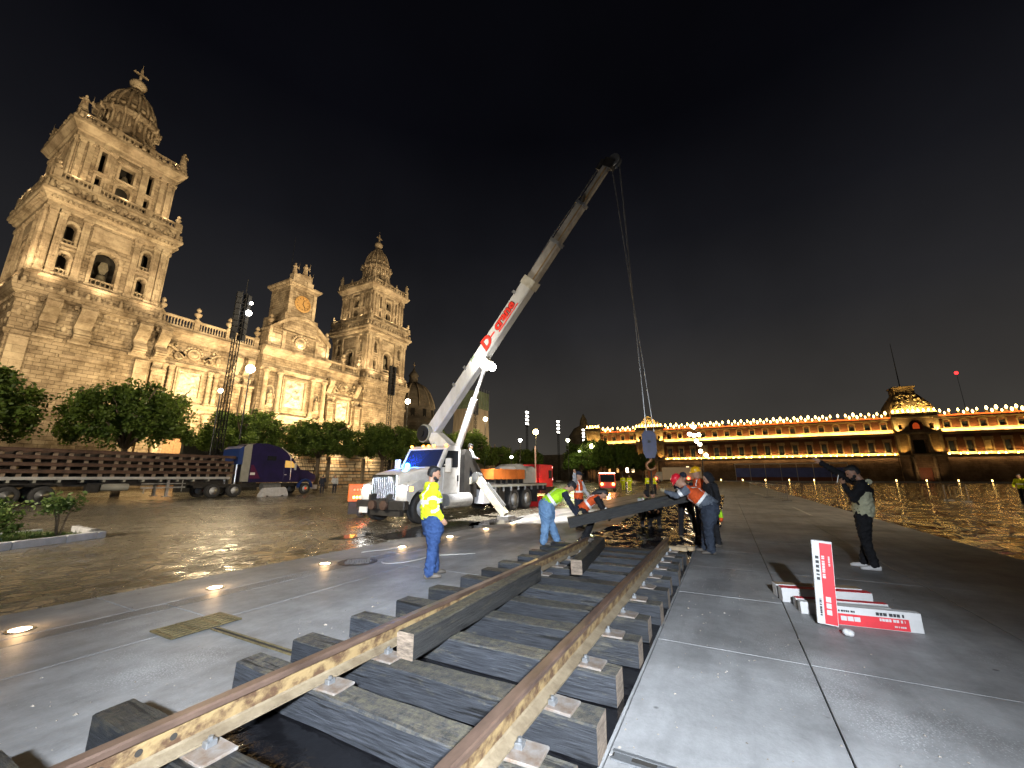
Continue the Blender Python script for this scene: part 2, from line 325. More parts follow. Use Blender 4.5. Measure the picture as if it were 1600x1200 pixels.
def concrete(name, col, spark):
    """smooth grey slab concrete with cloudy wear, hairline pits and bright aggregate specks"""
    m = bpy.data.materials.new(name); m.use_nodes = True; n = m.node_tree.nodes; l = m.node_tree.links
    b = n['Principled BSDF']; g = n.new('ShaderNodeNewGeometry')
    a = n.new('ShaderNodeTexNoise'); a.inputs['Scale'].default_value = 1.3; a.inputs['Detail'].default_value = 12; a.inputs['Roughness'].default_value = 0.78
    l.new(g.outputs['Position'], a.inputs['Vector'])
    rp = n.new('ShaderNodeValToRGB'); rp.color_ramp.elements[0].position = 0.3; rp.color_ramp.elements[1].position = 0.7
    rp.color_ramp.elements[0].color = (*[x*0.55 for x in col], 1); rp.color_ramp.elements[1].color = (*[x*1.25 for x in col], 1)
    l.new(a.outputs['Fac'], rp.inputs[0])
    s = n.new('ShaderNodeTexNoise'); s.inputs['Scale'].default_value = 70; s.inputs['Detail'].default_value = 2; l.new(g.outputs['Position'], s.inputs['Vector'])
    s2 = n.new('ShaderNodeTexNoise'); s2.inputs['Scale'].default_value = 0.7; s2.inputs['Detail'].default_value = 3; l.new(g.outputs['Position'], s2.inputs['Vector'])
    mu = n.new('ShaderNodeMath'); mu.operation = 'MULTIPLY'; l.new(s.outputs['Fac'], mu.inputs[0]); l.new(s2.outputs['Fac'], mu.inputs[1])
    r2 = n.new('ShaderNodeValToRGB'); r2.color_ramp.elements[0].position = spark; r2.color_ramp.elements[1].position = spark + 0.06
    l.new(mu.outputs[0], r2.inputs[0])
    mx = n.new('ShaderNodeMix'); mx.data_type = 'RGBA'; l.new(r2.outputs[0], mx.inputs['Factor']); l.new(rp.outputs[0], mx.inputs['A']); mx.inputs['B'].default_value = (0.40, 0.40, 0.40, 1)
    st = n.new('ShaderNodeTexNoise'); st.inputs['Scale'].default_value = 0.45; st.inputs['Detail'].default_value = 6; st.inputs['Roughness'].default_value = 0.6; l.new(g.outputs['Position'], st.inputs['Vector'])
    rs = n.new('ShaderNodeValToRGB'); rs.color_ramp.elements[0].position = 0.36; rs.color_ramp.elements[0].color = (0.62, 0.61, 0.60, 1); rs.color_ramp.elements[1].position = 0.56; l.new(st.outputs['Fac'], rs.inputs[0])
    vo = n.new('ShaderNodeTexVoronoi'); vo.inputs['Scale'].default_value = 1.7; l.new(g.outputs['Position'], vo.inputs['Vector'])
    rv = n.new('ShaderNodeValToRGB'); rv.color_ramp.elements[0].position = 0.028; rv.color_ramp.elements[0].color = (0.4, 0.4, 0.4, 1); rv.color_ramp.elements[1].position = 0.045; l.new(vo.outputs['Distance'], rv.inputs[0])
    q1 = n.new('ShaderNodeVectorMath'); q1.operation = 'MULTIPLY'; l.new(mx.outputs['Result'], q1.inputs[0]); l.new(rs.outputs[0], q1.inputs[1])
    tm = n.new('ShaderNodeMapping'); tm.inputs['Scale'].default_value = (0.10, 1.9, 1); tm.inputs['Rotation'].default_value = (0, 0, 0.12); l.new(g.outputs['Position'], tm.inputs[0])
    tn = n.new('ShaderNodeTexNoise'); tn.inputs['Scale'].default_value = 2.0; tn.inputs['Detail'].default_value = 5; l.new(tm.outputs[0], tn.inputs['Vector'])
    tr_ = n.new('ShaderNodeValToRGB'); tr_.color_ramp.elements[0].position = 0.38; tr_.color_ramp.elements[0].color = (0.87, 0.87, 0.87, 1); tr_.color_ramp.elements[1].position = 0.52; l.new(tn.outputs['Fac'], tr_.inputs[0])
    q0 = n.new('ShaderNodeVectorMath'); q0.operation = 'MULTIPLY'; l.new(q1.outputs[0], q0.inputs[0]); l.new(tr_.outputs[0], q0.inputs[1])
    q2 = n.new('ShaderNodeVectorMath'); q2.operation = 'MULTIPLY'; l.new(q0.outputs[0], q2.inputs[0]); l.new(rv.outputs[0], q2.inputs[1])
    l.new(q2.outputs[0], b.inputs['Base Color']); b.inputs['Roughness'].default_value = 0.55; b.inputs['Specular IOR Level'].default_value = 0.4
    t = n.new('ShaderNodeTexNoise'); t.inputs['Scale'].default_value = 38; t.inputs['Detail'].default_value = 6; l.new(g.outputs['Position'], t.inputs['Vector'])
    bp = n.new('ShaderNodeBump'); bp.inputs['Strength'].default_value = 0.35; bp.inputs['Distance'].default_value = 0.006
    l.new(t.outputs['Fac'], bp.inputs['Height']); l.new(bp.outputs[0], b.inputs['Normal'])
    return m
M_CONC = concrete('grey_slab_concrete', (0.29, 0.29, 0.29), 0.345)
M_CONC_R = concrete('rough_dark_concrete', (0.17, 0.17, 0.17), 0.33)
M_GAP = mat('dark_joint_filler', (0.03, 0.03, 0.03), 0.9, var=0.3, vscale=5)

tag(MB().box(-1500, 1500, -1500, 1500, -1.0, -0.03).build('ground', M_GAP), kind='structure')
tag(MB().box(-400, 600, 7.78, 600, -0.2, -0.012).build('plaza_paving', M_PLAZA), kind='structure')
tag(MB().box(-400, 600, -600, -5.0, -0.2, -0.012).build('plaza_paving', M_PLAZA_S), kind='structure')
pv = tag(MB().box(-400, 170, -5.0, 7.78, -0.25, -0.022).build('pavement', M_GAP), kind='structure')

def slab_row(y0, y1, xs, m, gap=0.010):
    for a, b in zip(xs[:-1], xs[1:]):
        MB().cbox(a + gap/2, b - gap/2, y0 + gap/2, y1 - gap/2, -0.02, random.uniform(-0.002, 0.001), 0.004).build('concrete_slab', m, pv)
far = [14, 17, 20, 24, 28, 33, 38, 44, 52, 60, 75, 90, 110, 168]
slab_row(-0.47, 0.80, [-12, -6, -3, -1.2, 0.75, 2.735, 4.69, 6.64, 8.6, 10.5, 12.4] + far, M_CONC)
slab_row(-2.45, -0.47, [-12, -7, -3.1, 0.75, 4.69, 8.6, 12.4] + far, M_CONC)
slab_row(-5.0, -2.45, [-12, -7, -3.1, 0.75, 4.69, 8.6, 12.4] + far, M_CONC)
slab_row(0.80, 3.05, [-12, -5, 0, 5, 10] + far, M_CONC)
slab_row(3.05, 5.37, [-12, -7, -3.6, -0.3, 2.72, 6.1, 9.4, 12.6] + far, M_CONC)
slab_row(5.37, 6.33, [-12, -7, -3.6, -0.3, 2.9, 6.1, 9.4, 12.6] + far, M_CONC)
slab_row(6.33, 6.62, [-12, -7, -3.6, -0.3, 2.9, 6.1, 9.4, 12.6] + far, M_CONC_R)
slab_row(6.62, 7.78, [-12, -7, -3.9, -0.6, 2.6, 5.8, 9.1, 12.3] + far, M_CONC)

# black plastic sheet under the track: smooth under the ties, crumpled where the track is still to be laid
M_LINER = mat('wet_black_plastic_sheet', (0.006, 0.006, 0.007), 0.11, bump=0.5, bscale=5.0, bdist=0.05, spec=0.6, rvar=0.08, vscale=3)
def crumple():
    import bmesh
    from mathutils import noise
    v = []; f = []; xs = [-3 + 0.16*i for i in range(75)] + [9.0 + 0.13*i for i in range(240)]; n = 30
    for x in xs:
        amp = 0.012 if x < 8.6 else min(0.11, 0.012 + (x - 8.6)*0.06)
        for j in range(n):
            wob = 0.12*noise.noise(Vector((x*0.8, 3.0, 0))) if x > 8.6 else 0
            y = 0.815 + (2.2 + (0.5 + wob if x > 9 else 0))*j/(n-1) - (0.45 + wob if x > 11 else 0)*(1 - j/(n-1))
            h = noise.noise(Vector((x*0.9, y*2.6, 0))) + 0.6*noise.noise(Vector((x*2.7, y*3.1, 5)))
            h = abs(h)
            v.append((x, y, 0.008 + amp*h))
    for i in range(len(xs)-1):
        for j in range(n-1): f.append((i*n+j, (i+1)*n+j, (i+1)*n+j+1, i*n+j+1))
    b = MB(); b.v = [Vector(p) for p in v]; b.f = f
    o = b.build('plastic_sheet', M_LINER, smooth=True)
    return tag(o, 'long wrinkled black plastic sheet lying under the railway track', 'plastic sheet')
crumple()

# ------------------------------------------------------------------ recessed floor lights
M_LENS = lamp_mat('floor_light_lens', (1.0, 0.78, 0.48), 60)
M_RING = mat('stainless_ring', (0.5, 0.48, 0.44), 0.3, 1.0)
fl = [(1.73, 'nearest the left edge'), (3.61, 'second in the row, beyond the metal grate'), (5.47, 'third in the row, before the manhole cover'),
      (7.53, 'beside the white hose'), (9.38, 'right of the yellow jacket'), (11.26, 'halfway to the outrigger'), (13.06, 'sixth past the grate, by the outrigger foot'), (14.9, 'farthest of the row, by the bending worker')]
me1 = MB().lathe([(0.115, 0.0), (0.115, 0.010), (0.085, 0.012), (0.085, 0.0)], n=20).mesh('ring', M_RING)
me2 = MB().lathe([(0.082, 0.0), (0.082, 0.008), (0.05, 0.016), (0.0, 0.018)], n=20).mesh('lens', M_LENS)
for x, w in fl:
    t = thing('floor_light', 'glowing round floor light set in the pavement, ' + w, 'floor light', (x, 6.86, 0.0), 0, 'floor lights along the pavement')
    link('ring', me1, t); link('lens', me2, t)
    point('floor_light_lamp', (x, 6.86, 0.12), 6.0, (1.0, 0.62, 0.30), 0.06)

# ------------------------------------------------------------------ grate, channel, manhole, hoses
M_BRASS = mat('rusty_yellow_steel', (0.15, 0.122, 0.06), 0.5, 0.4, var=0.45, vscale=9, bump=0.3, bscale=50)
gr = thing('drain_grate', 'rectangular rusty slotted drain grate in the left pavement', 'grate', (2.69, 5.34, 0.003))
MB().box(-0.33, 0.33, -0.23, 0.23, 0.0, 0.004).build('pit', M_DARK, gr)
for k in (-1, 0, 1, 2):
    MB().cbox(-0.33 + (k+1)*0.2133 - 0.01, -0.33 + (k+1)*0.2133 + 0.03, -0.23, 0.23, 0.0, 0.016, 0.003).build('frame', M_BRASS, gr)
sl = MB().cbox(-0.315, 0.32, -0.014, 0.014, 0.006, 0.016, 0.002).mesh('slat', M_BRASS)
for k in range(7): link('slat', sl, gr, T(0, -0.213 + k*0.071, 0))
ch = thing('channel_cover', 'narrow rusty channel cover running from the grate to the ties', 'drain channel', (2.72, 4.35, 0.003))
MB().box(-0.03, 0.03, -0.72, 0.72, 0, 0.005).build('channel', M_DARK, ch)
for s in (-1, 1): MB().box(s*0.028 - 0.008, s*0.028 + 0.008, -0.72, 0.72, 0.001, 0.012).build('rail_edge', M_BRASS, ch)
ch2 = thing('channel_cover', 'slotted steel channel cover across the right slab at the bottom edge', 'drain channel', (2.735, 0.35, 0.002))
MB().box(-0.045, 0.045, -0.42, 0.42, 0, 0.004).build('channel', M_DARK, ch2)
for s in (-1, 1): MB().box(s*0.036 - 0.012, s*0.036 + 0.012, -0.42, 0.42, 0.001, 0.010).build('rail_edge', M_STEEL, ch2)
for k in range(4): MB().box(-0.02, 0.02, -0.36 + k*0.24 - 0.05, -0.36 + k*0.24 + 0.05, 0.001, 0.008).build('slot_bridge', M_STEEL, ch2)
mh = thing('manhole_cover', 'dark round manhole cover left of the man in the yellow jacket', 'manhole cover', (5.9, 6.47, 0.002))
MB().lathe([(0.36, 0), (0.36, 0.006), (0.33, 0.008), (0.33, 0.0)], n=28).build('rim', M_IRON, mh)
MB().lathe([(0.325, 0), (0.325, 0.005), (0.30, 0.007), (0, 0.007)], n=28).build('lid', M_IRON, mh)
nub = MB().box(-0.025, 0.025, -0.012, 0.012, 0.006, 0.014).mesh('lug', mat('worn_cast_iron', (0.10, 0.10, 0.10), 0.5, 0.7))
for i in range(-4, 5):
    for j in range(-4, 5):
        if i*i + j*j < 17: link('lug', nub, mh, T(i*0.065, j*0.065, 0, R(45 if (i+j) % 2 else -45)))
M_HOSE = mat('white_hose', (0.36, 0.35, 0.32), 0.6)
h1 = []
for k in range(40):
    a = k/39; h1.append((6.5 + 0.55*math.cos(a*4.3 + 2.2) + a*0.3, 5.85 + 0.30*math.sin(a*4.3 + 2.2), 0.012))
h1 += [(6.95 + 0.10*k, 5.62 - 0.10*k, 0.012) for k in range(8)]
tag(MB().tube(h1, 0.010, 6).build('hose', M_HOSE, smooth=True), 'thin white hose looped on the pavement behind the jeans', 'hose')
tag(MB().tube([(6.6 + 0.13*k, 7.15 - 0.05*k + 0.04*math.sin(k), 0.010) for k in range(9)], 0.010, 6).build('hose', M_HOSE, smooth=True), 'short straight white hose lying by the fourth floor light', 'hose')

# ------------------------------------------------------------------ the railway track
def wood_mat(name, c1, c2, c3, stretch):
    m = bpy.data.materials.new(name); m.use_nodes = True; n = m.node_tree.nodes; l = m.node_tree.links
    b = n['Principled BSDF']; b.inputs['Roughness'].default_value = 0.62; b.inputs['Specular IOR Level'].default_value = 0.45
    tc = n.new('ShaderNodeTexCoord'); oi = n.new('ShaderNodeObjectInfo')
    ad = n.new('ShaderNodeVectorMath'); ad.operation = 'ADD'; l.new(tc.outputs['Object'], ad.inputs[0])
    sc = n.new('ShaderNodeVectorMath'); sc.operation = 'SCALE'; sc.inputs[0].default_value = (17, 31, 7); l.new(oi.outputs['Random'], sc.inputs['Scale']); l.new(sc.outputs[0], ad.inputs[1])
    mp = n.new('ShaderNodeMapping'); mp.inputs['Scale'].default_value = stretch; l.new(ad.outputs[0], mp.inputs[0])
    a = n.new('ShaderNodeTexNoise'); a.inputs['Scale'].default_value = 9; a.inputs['Detail'].default_value = 9; a.inputs['Roughness'].default_value = 0.7; l.new(mp.outputs[0], a.inputs['Vector'])
    rp = n.new('ShaderNodeValToRGB'); rp.color_ramp.elements[0].position = 0.36; rp.color_ramp.elements[0].color = (*c1, 1)
    rp.color_ramp.elements[1].position = 0.66; rp.color_ramp.elements[1].color = (*c2, 1); l.new(a.outputs['Fac'], rp.inputs[0])
    p = n.new('ShaderNodeTexNoise'); p.inputs['Scale'].default_value = 3.0; p.inputs['Detail'].default_value = 12; p.inputs['Roughness'].default_value = 0.8; mq = n.new('ShaderNodeMapping'); mq.inputs['Scale'].default_value = tuple(0.45 if q < 1 else 1.6 for q in stretch); l.new(ad.outputs[0], mq.inputs[0]); l.new(mq.outputs[0], p.inputs['Vector'])
    r2 = n.new('ShaderNodeValToRGB'); r2.color_ramp.elements[0].position = 0.56; r2.color_ramp.elements[1].position = 0.70; l.new(p.outputs['Fac'], r2.inputs[0])
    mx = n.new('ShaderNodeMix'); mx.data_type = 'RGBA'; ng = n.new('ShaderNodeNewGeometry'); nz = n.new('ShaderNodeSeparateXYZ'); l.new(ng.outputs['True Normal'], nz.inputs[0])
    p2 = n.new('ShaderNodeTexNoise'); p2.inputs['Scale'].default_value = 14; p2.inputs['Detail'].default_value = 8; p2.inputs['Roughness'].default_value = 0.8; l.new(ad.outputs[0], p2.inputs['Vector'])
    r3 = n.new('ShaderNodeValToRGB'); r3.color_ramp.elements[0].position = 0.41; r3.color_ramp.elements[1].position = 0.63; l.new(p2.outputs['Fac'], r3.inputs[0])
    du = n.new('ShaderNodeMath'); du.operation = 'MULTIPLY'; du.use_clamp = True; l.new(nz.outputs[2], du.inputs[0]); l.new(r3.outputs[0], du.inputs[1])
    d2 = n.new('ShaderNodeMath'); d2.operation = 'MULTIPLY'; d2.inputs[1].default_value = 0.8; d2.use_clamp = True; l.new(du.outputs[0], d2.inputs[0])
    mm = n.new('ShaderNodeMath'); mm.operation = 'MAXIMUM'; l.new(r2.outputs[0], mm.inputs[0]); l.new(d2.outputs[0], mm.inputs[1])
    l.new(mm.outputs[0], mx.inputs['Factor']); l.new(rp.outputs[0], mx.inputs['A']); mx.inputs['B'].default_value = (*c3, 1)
    ck = n.new('ShaderNodeTexNoise'); ck.inputs['Scale'].default_value = 5; ck.inputs['Detail'].default_value = 3; mk = n.new('ShaderNodeMapping'); mk.inputs['Scale'].default_value = tuple(0.25 if q < 1 else 5 for q in stretch); l.new(ad.outputs[0], mk.inputs[0]); l.new(mk.outputs[0], ck.inputs['Vector'])
    rk = n.new('ShaderNodeValToRGB'); rk.color_ramp.elements[0].position = 0.33; rk.color_ramp.elements[0].color = (0.12, 0.12, 0.12, 1); rk.color_ramp.elements[1].position = 0.38; l.new(ck.outputs['Fac'], rk.inputs[0])
    mr = n.new('ShaderNodeMapRange'); mr.inputs['To Min'].default_value = 0.55; mr.inputs['To Max'].default_value = 1.45; l.new(oi.outputs['Random'], mr.inputs['Value'])
    v1 = n.new('ShaderNodeVectorMath'); v1.operation = 'MULTIPLY'; l.new(mx.outputs['Result'], v1.inputs[0]); l.new(rk.outputs[0], v1.inputs[1])
    v2 = n.new('ShaderNodeVectorMath'); v2.operation = 'SCALE'; l.new(v1.outputs[0], v2.inputs[0]); l.new(mr.outputs[0], v2.inputs['Scale'])
    l.new(v2.outputs[0], b.inputs['Base Color'])
    bp = n.new('ShaderNodeBump'); bp.inputs['Strength'].default_value = 1.0; bp.inputs['Distance'].default_value = 0.02
    l.new(a.outputs['Fac'], bp.inputs['Height']); l.new(bp.outputs[0], b.inputs['Normal'])
    return m
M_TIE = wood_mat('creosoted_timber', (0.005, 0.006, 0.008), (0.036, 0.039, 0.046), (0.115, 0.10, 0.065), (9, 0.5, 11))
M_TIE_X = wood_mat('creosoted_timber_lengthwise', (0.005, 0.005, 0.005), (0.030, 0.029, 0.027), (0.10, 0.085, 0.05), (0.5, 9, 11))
M_TIEEND = mat('cut_timber_end', (0.17, 0.13, 0.095), 0.8, var=0.5, vscale=10, bump=0.8, bscale=30, stretch=(1, 1, 5))
M_RAIL = mat('ochre_weathered_rail', (0.24, 0.165, 0.075), 0.66, 0.15, var=0.4, vscale=5, bump=0.8, bscale=34, col2=(0.075, 0.040, 0.020), stretch=(1.6, 1, 2.0), bdist=0.006, detail=10, lo=0.42, hi=0.58)
M_RAILTOP = mat('brown_rail_head', (0.12, 0.078, 0.058), 0.4, 0.45, var=0.35, vscale=8, bump=0.2, bscale=60, stretch=(0.4, 1, 1), bdist=0.002)
M_RAILFOOT = mat('dusty_lightened_rail_foot', (0.19, 0.15, 0.095), 0.8, 0.1, var=0.45, vscale=6, col2=(0.10, 0.072, 0.042), bump=0.3, bscale=30)  # dusty foot, painted paler to bring out its shading against the web
M_PLATE = mat('bright_steel_plate', (0.36, 0.34, 0.32), 0.45, 0.55, var=0.5, vscale=14, col2=(0.24, 0.17, 0.12), bump=0.4, bscale=40, bdist=0.004)

def sleeper_mesh(L, w=0.23, h=0.2, along='y', m=None, seed=0):
    rnd = random.Random(seed); b = MB()
    n = 9; rings = []
    c = 0.010
    for k in range(n):
        t = -L/2 + L*k/(n-1); j = lambda: rnd.uniform(-0.006, 0.006)
        pr = [(-w/2 + c, 0), (w/2 - c, 0), (w/2, c), (w/2, h - c), (w/2 - c, h), (-w/2 + c, h), (-w/2, h - c), (-w/2, c)]
        rings.append([((p[0] + j(), t, p[1] + j()) if along == 'y' else (t, p[0] + j(), p[1] + j())) for p in pr])
    vs = [p for r in rings for p in r]; fs = []
    for k in range(n-1):
        for i in range(8):
            q = (i+1) % 8; fs.append((k*8+i, k*8+q, (k+1)*8+q, (k+1)*8+i))
    fs += [tuple(reversed(range(8))), tuple((n-1)*8+i for i in range(8))]
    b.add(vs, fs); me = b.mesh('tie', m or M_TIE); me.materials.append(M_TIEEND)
    me.polygons[len(me.polygons)-1].material_index = 1; me.polygons[len(me.polygons)-2].material_index = 1
    return me
RAILP = [(-0.070, 0), (0.070, 0), (0.070, 0.010), (0.018, 0.030), (0.009, 0.040), (0.009, 0.120), (0.016, 0.128), (0.036, 0.134), (0.036, 0.158), (0.030, 0.168), (-0.030, 0.168),
         (-0.036, 0.158), (-0.036, 0.134), (-0.016, 0.128), (-0.009, 0.120), (-0.009, 0.040), (-0.018, 0.030), (-0.070, 0.010)]
def rail_part(x0, x1, y, z, parent, holes=()):
    b = MB(); n = len(RAILP); xs = [x0 + (x1-x0)*k/20 for k in range(21)]
    vs = [(x, y + p[0], z + p[1]) for x in xs for p in RAILP]; fs = []
    for k in range(20):
        for i in range(n):
            j = (i+1) % n; fs.append((k*n+i, k*n+j, (k+1)*n+j, (k+1)*n+i))
    fs += [tuple(reversed(range(n))), tuple(20*n+i for i in range(n))]
    b.add(vs, fs); me = b.mesh('rail', M_RAIL); me.materials.append(M_RAILTOP)
    me.materials.append(M_RAILFOOT)
    for p in me.polygons:
        if p.center.z < z + 0.036: p.material_index = 2
        if p.normal.z > 0.5 and p.center.z > z + 0.12: p.material_index = 1
        if p.center.z > z + 0.133 and abs(p.normal.y) > 0.9: p.material_index = 1
    r = link('rail', me, parent)
    for hx in holes:
        MB().cyl((hx, y - 0.0115, z + 0.078), (hx, y + 0.0115, z + 0.078), 0.016, n=12).build('bolt_hole', M_DARK, r)
    return r
trk = thing('railway_track', 'railway track of ochre steel rails on dark timber ties in the foreground', 'railway track', (0, 0, 0))
TIES = [0.10, 0.72, 1.30, 2.05, 2.56, 3.20, 3.85, 4.45, 5.05, 5.65, 6.25, 6.85, 7.42, 7.95, 8.45]
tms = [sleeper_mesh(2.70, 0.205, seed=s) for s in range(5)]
pm = MB().cbox(-0.09, 0.09, -0.19, 0.19, 0, 0.014, 0.004).mesh('tie_plate', M_PLATE)
clip = MB().cbox(-0.028, 0.028, -0.022, 0.022, 0, 0.030, 0.004).cyl((0, 0, 0.02), (0, 0, 0.045), 0.013, n=6).mesh('clip', M_STEEL)
rnd = random.Random(3)
for k, x in enumerate(TIES):
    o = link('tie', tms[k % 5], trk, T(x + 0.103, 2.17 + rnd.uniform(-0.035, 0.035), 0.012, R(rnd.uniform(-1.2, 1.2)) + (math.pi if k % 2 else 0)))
    for y in (2.645, 1.20):
        p = link('tie_plate', pm, trk, T(x + 0.115, y - 0.045, 0.214, R(rnd.uniform(-4, 4))))
        for s in (-1, 1): link('clip', clip, p, T(rnd.uniform(-.04, .04), 0.045 + s*0.096, 0.012))
rail_part(-2.0, 8.32, 2.645, 0.232, trk, (1.02, 1.16, 1.30))
rail_part(-2.0, 9.0, 1.20, 0.232, trk)
# loose ties laid on the track
def loose_tie(p0, p1, z, label, w=0.165, h=0.2, seed=9, tilt=0):
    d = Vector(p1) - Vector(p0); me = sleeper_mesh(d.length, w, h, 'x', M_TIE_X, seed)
    o = link('timber_tie', me); o.location = (Vector(p0) + Vector(p1))/2
    o.rotation_euler = (tilt, -math.asin(d.z/d.length), math.atan2(d.y, d.x))
    return tag(o, label, 'timber tie', 'loose timber ties')
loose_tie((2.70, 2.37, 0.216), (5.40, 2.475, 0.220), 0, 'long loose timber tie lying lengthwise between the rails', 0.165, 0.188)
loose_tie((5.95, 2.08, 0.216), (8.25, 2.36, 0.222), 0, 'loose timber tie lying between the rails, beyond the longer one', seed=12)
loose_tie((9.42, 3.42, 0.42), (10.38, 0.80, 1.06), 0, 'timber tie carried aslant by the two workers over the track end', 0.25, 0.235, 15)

# wet patch of ground before the crane truck
from mathutils import noise as _nz
M_WET = mat('wet_dark_concrete', (0.045, 0.043, 0.042), 0.08, bump=0.5, bscale=3.0, bdist=0.02, spec=0.6, rvar=0.06, vscale=1.2)
for cx, cy, rx, ry, sd in ((10.6, 8.3, 2.6, 0.9, 1), (8.3, 9.4, 0.8, 0.3, 2), (13.5, 7.7, 1.8, 0.5, 3)):
    pts = []
    for k in range(48):
        a = 2*math.pi*k/48; q = 1 + 0.45*_nz.noise(Vector((math.cos(a)*1.4, math.sin(a)*1.4, sd*3.3)))
        pts.append((cx + rx*q*math.cos(a), cy + ry*q*math.sin(a)))
    b = MB(); b.add([(p[0], p[1], 0.005) for p in pts], [tuple(range(48))]); o = b.build('water', M_WET); o['kind'] = 'structure'

# grit and wood chips scattered over the slabs round the track
rg = random.Random(91); b = MB()
for k in range(900):
    x = rg.uniform(0.6, 11); y = rg.choice((rg.gauss(3.9, 0.5), rg.gauss(0.3, 0.5), rg.uniform(-2, 7)))
    if 0.85 < y < 3.55: continue
    r = rg.uniform(0.003, 0.010)*(2.0 if rg.random() < 0.06 else 1); a = rg.uniform(0, 6.28); e = rg.uniform(0.4, 1.6)
    c, s_ = math.cos(a), math.sin(a)
    b.add([(x + r*e*c, y + r*e*s_, 0.002), (x - r*s_, y + r*c, 0.002), (x - r*e*c, y - r*e*s_, 0.002), (x + r*s_, y - r*c, 0.002), (x, y, 0.002 + r*0.8)], [(0, 1, 4), (1, 2, 4), (2, 3, 4), (3, 0, 4)])
o = b.build('grit', mat('mixed_grit', (0.24, 0.21, 0.17), 0.85, var=0.7, vscale=2)); o['kind'] = 'stuff'; o['label'] = 'scattered grit and wood chips on the slabs by the track'
# ================================================================== the cathedral
cath = thing('cathedral', 'floodlit tan stone baroque cathedral with two bell towers and clock', 'cathedral', (0, 0, 0))

def wall_open(b, u0, u1, z0, z1, t, ops):
    """wall in local (u, depth, z) with real openings (ua, ub, za, zs, arch); openings of one column share ua, ub"""
    cols = {}
    for o in ops: cols.setdefault((o[0], o[1]), []).append(o)
    cur = u0
    for (ua, ub) in sorted(cols):
        if ua > cur: b.box(cur, ua, 0, t, z0, z1)
        z = z0
        for (_, _, za, zs, arch) in sorted(cols[(ua, ub)], key=lambda o: o[2]):
            if za > z: b.box(ua, ub, 0, t, z, za)
            z = zs
            if arch:
                r = (ub - ua)/2; m = (ua + ub)/2; zt = zs + r + 0.05; n = 7
                L = [(ua, zs), (ua, zt), (m, zt)] + [(m - r*math.sin(math.pi/2*k/n), zs + r*math.cos(math.pi/2*k/n)) for k in range(0, n)]
                b.prism(L, 0, t); b.prism([(2*m - p[0], p[1]) for p in L], 0, t); z = zt
        if z < z1: b.box(ua, ub, 0, t, z, z1)
        cur = ub
    if cur < u1: b.box(cur, u1, 0, t, z0, z1)

def arch_frame(b, ua, ub, za, zs, arch, w=0.22, p=0.14):
    """moulded surround proud of the wall"""
    b.box(ua - w, ua - 0.02, -p, 0.05, za, zs); b.box(ub + 0.02, ub + w, -p, 0.05, za, zs)
    b.box(ua - w - 0.1, ub + w + 0.1, -p - 0.1, 0.04, za - 0.25, za - 0.01)
    if arch:
        b.box(ua - w - 0.08, ua - 0.01, -p - 0.07, 0.04, zs - 0.16, zs + 0.1); b.box(ub + 0.01, ub + w + 0.08, -p - 0.07, 0.04, zs - 0.16, zs + 0.1)
        m = (ua + ub)/2; r = (ub - ua)/2; n = 12
        for k in range(n):
            a0 = math.pi*k/n; a1 = math.pi*(k+1)/n
            q = [(m + (r+0.02)*math.cos(a0), zs + 0.1 + (r+0.02)*math.sin(a0)), (m + (r+w)*math.cos(a0), zs + 0.1 + (r+w)*math.sin(a0)),
                 (m + (r+w)*math.cos(a1), zs + 0.1 + (r+w)*math.sin(a1)), (m + (r+0.02)*math.cos(a1), zs + 0.1 + (r+0.02)*math.sin(a1))]
            b.prism(q, -p, 0.03)
    else:
        b.box(ua - w, ub + w, -p, 0.05, zs + 0.01, zs + w + 0.05); b.box(ua - w - 0.15, ub + w + 0.15, -p - 0.15, 0.04, zs + w + 0.06, zs + w + 0.25)

def sq(h): return [(-h, -h), (h, -h), (h, h), (-h, h)]
def ring(b, prof): return b.loft([sq(h) for h, z in prof], [z for h, z in prof])

def pilaster(u, z0, z1, w, p, M, parent, m=None, fluted=True):
    b = MB(M)
    b.box(u - w/2 - 0.12, u + w/2 + 0.12, -p - 0.12, 0.02, z0, z0 + 0.5)
    b.box(u - w/2, u + w/2, -p, 0.02, z0 + 0.5, z1 - 0.7)
    if fluted:
        for k in (-0.3, 0, 0.3): b.box(u + k*w - 0.06*w, u + k*w + 0.06*w, -p - 0.05, -p + 0.005, z0 + 0.7, z1 - 0.9)
    b.box(u - w/2 - 0.06, u + w/2 + 0.06, -p - 0.06, 0.015, z1 - 0.7, z1 - 0.5)
    b.box(u - w/2 - 0.16, u + w/2 + 0.16, -p - 0.16, 0.012, z1 - 0.48, z1 - 0.02)
    return b.build('pilaster', m or M_TRIM, parent)

def column(u, z0, z1, r, d, M, parent, m=None, twist=False):
    b = MB(M); H = z1 - z0
    pr = [(r*1.45, z0), (r*1.45, z0 + 0.25), (r*1.2, z0 + 0.3), (r, z0 + 0.42)]
    n = 26 if twist else 2
    for k in range(1, n): 
        t = k/n; pr.append((r*(0.97 + (0.13*math.sin(t*44) if twist else 0)), z0 + 0.42 + (H - 1.1)*t))
    pr += [(r*0.88, z1 - 0.66), (r*1.15, z1 - 0.6), (r*1.0, z1 - 0.5), (r*1.5, z1 - 0.2), (r*1.6, z1 - 0.02)]
    b.lathe(pr, (u, d, 0), 14)
    return b.build('column', m or M_TRIM, parent, smooth=True)

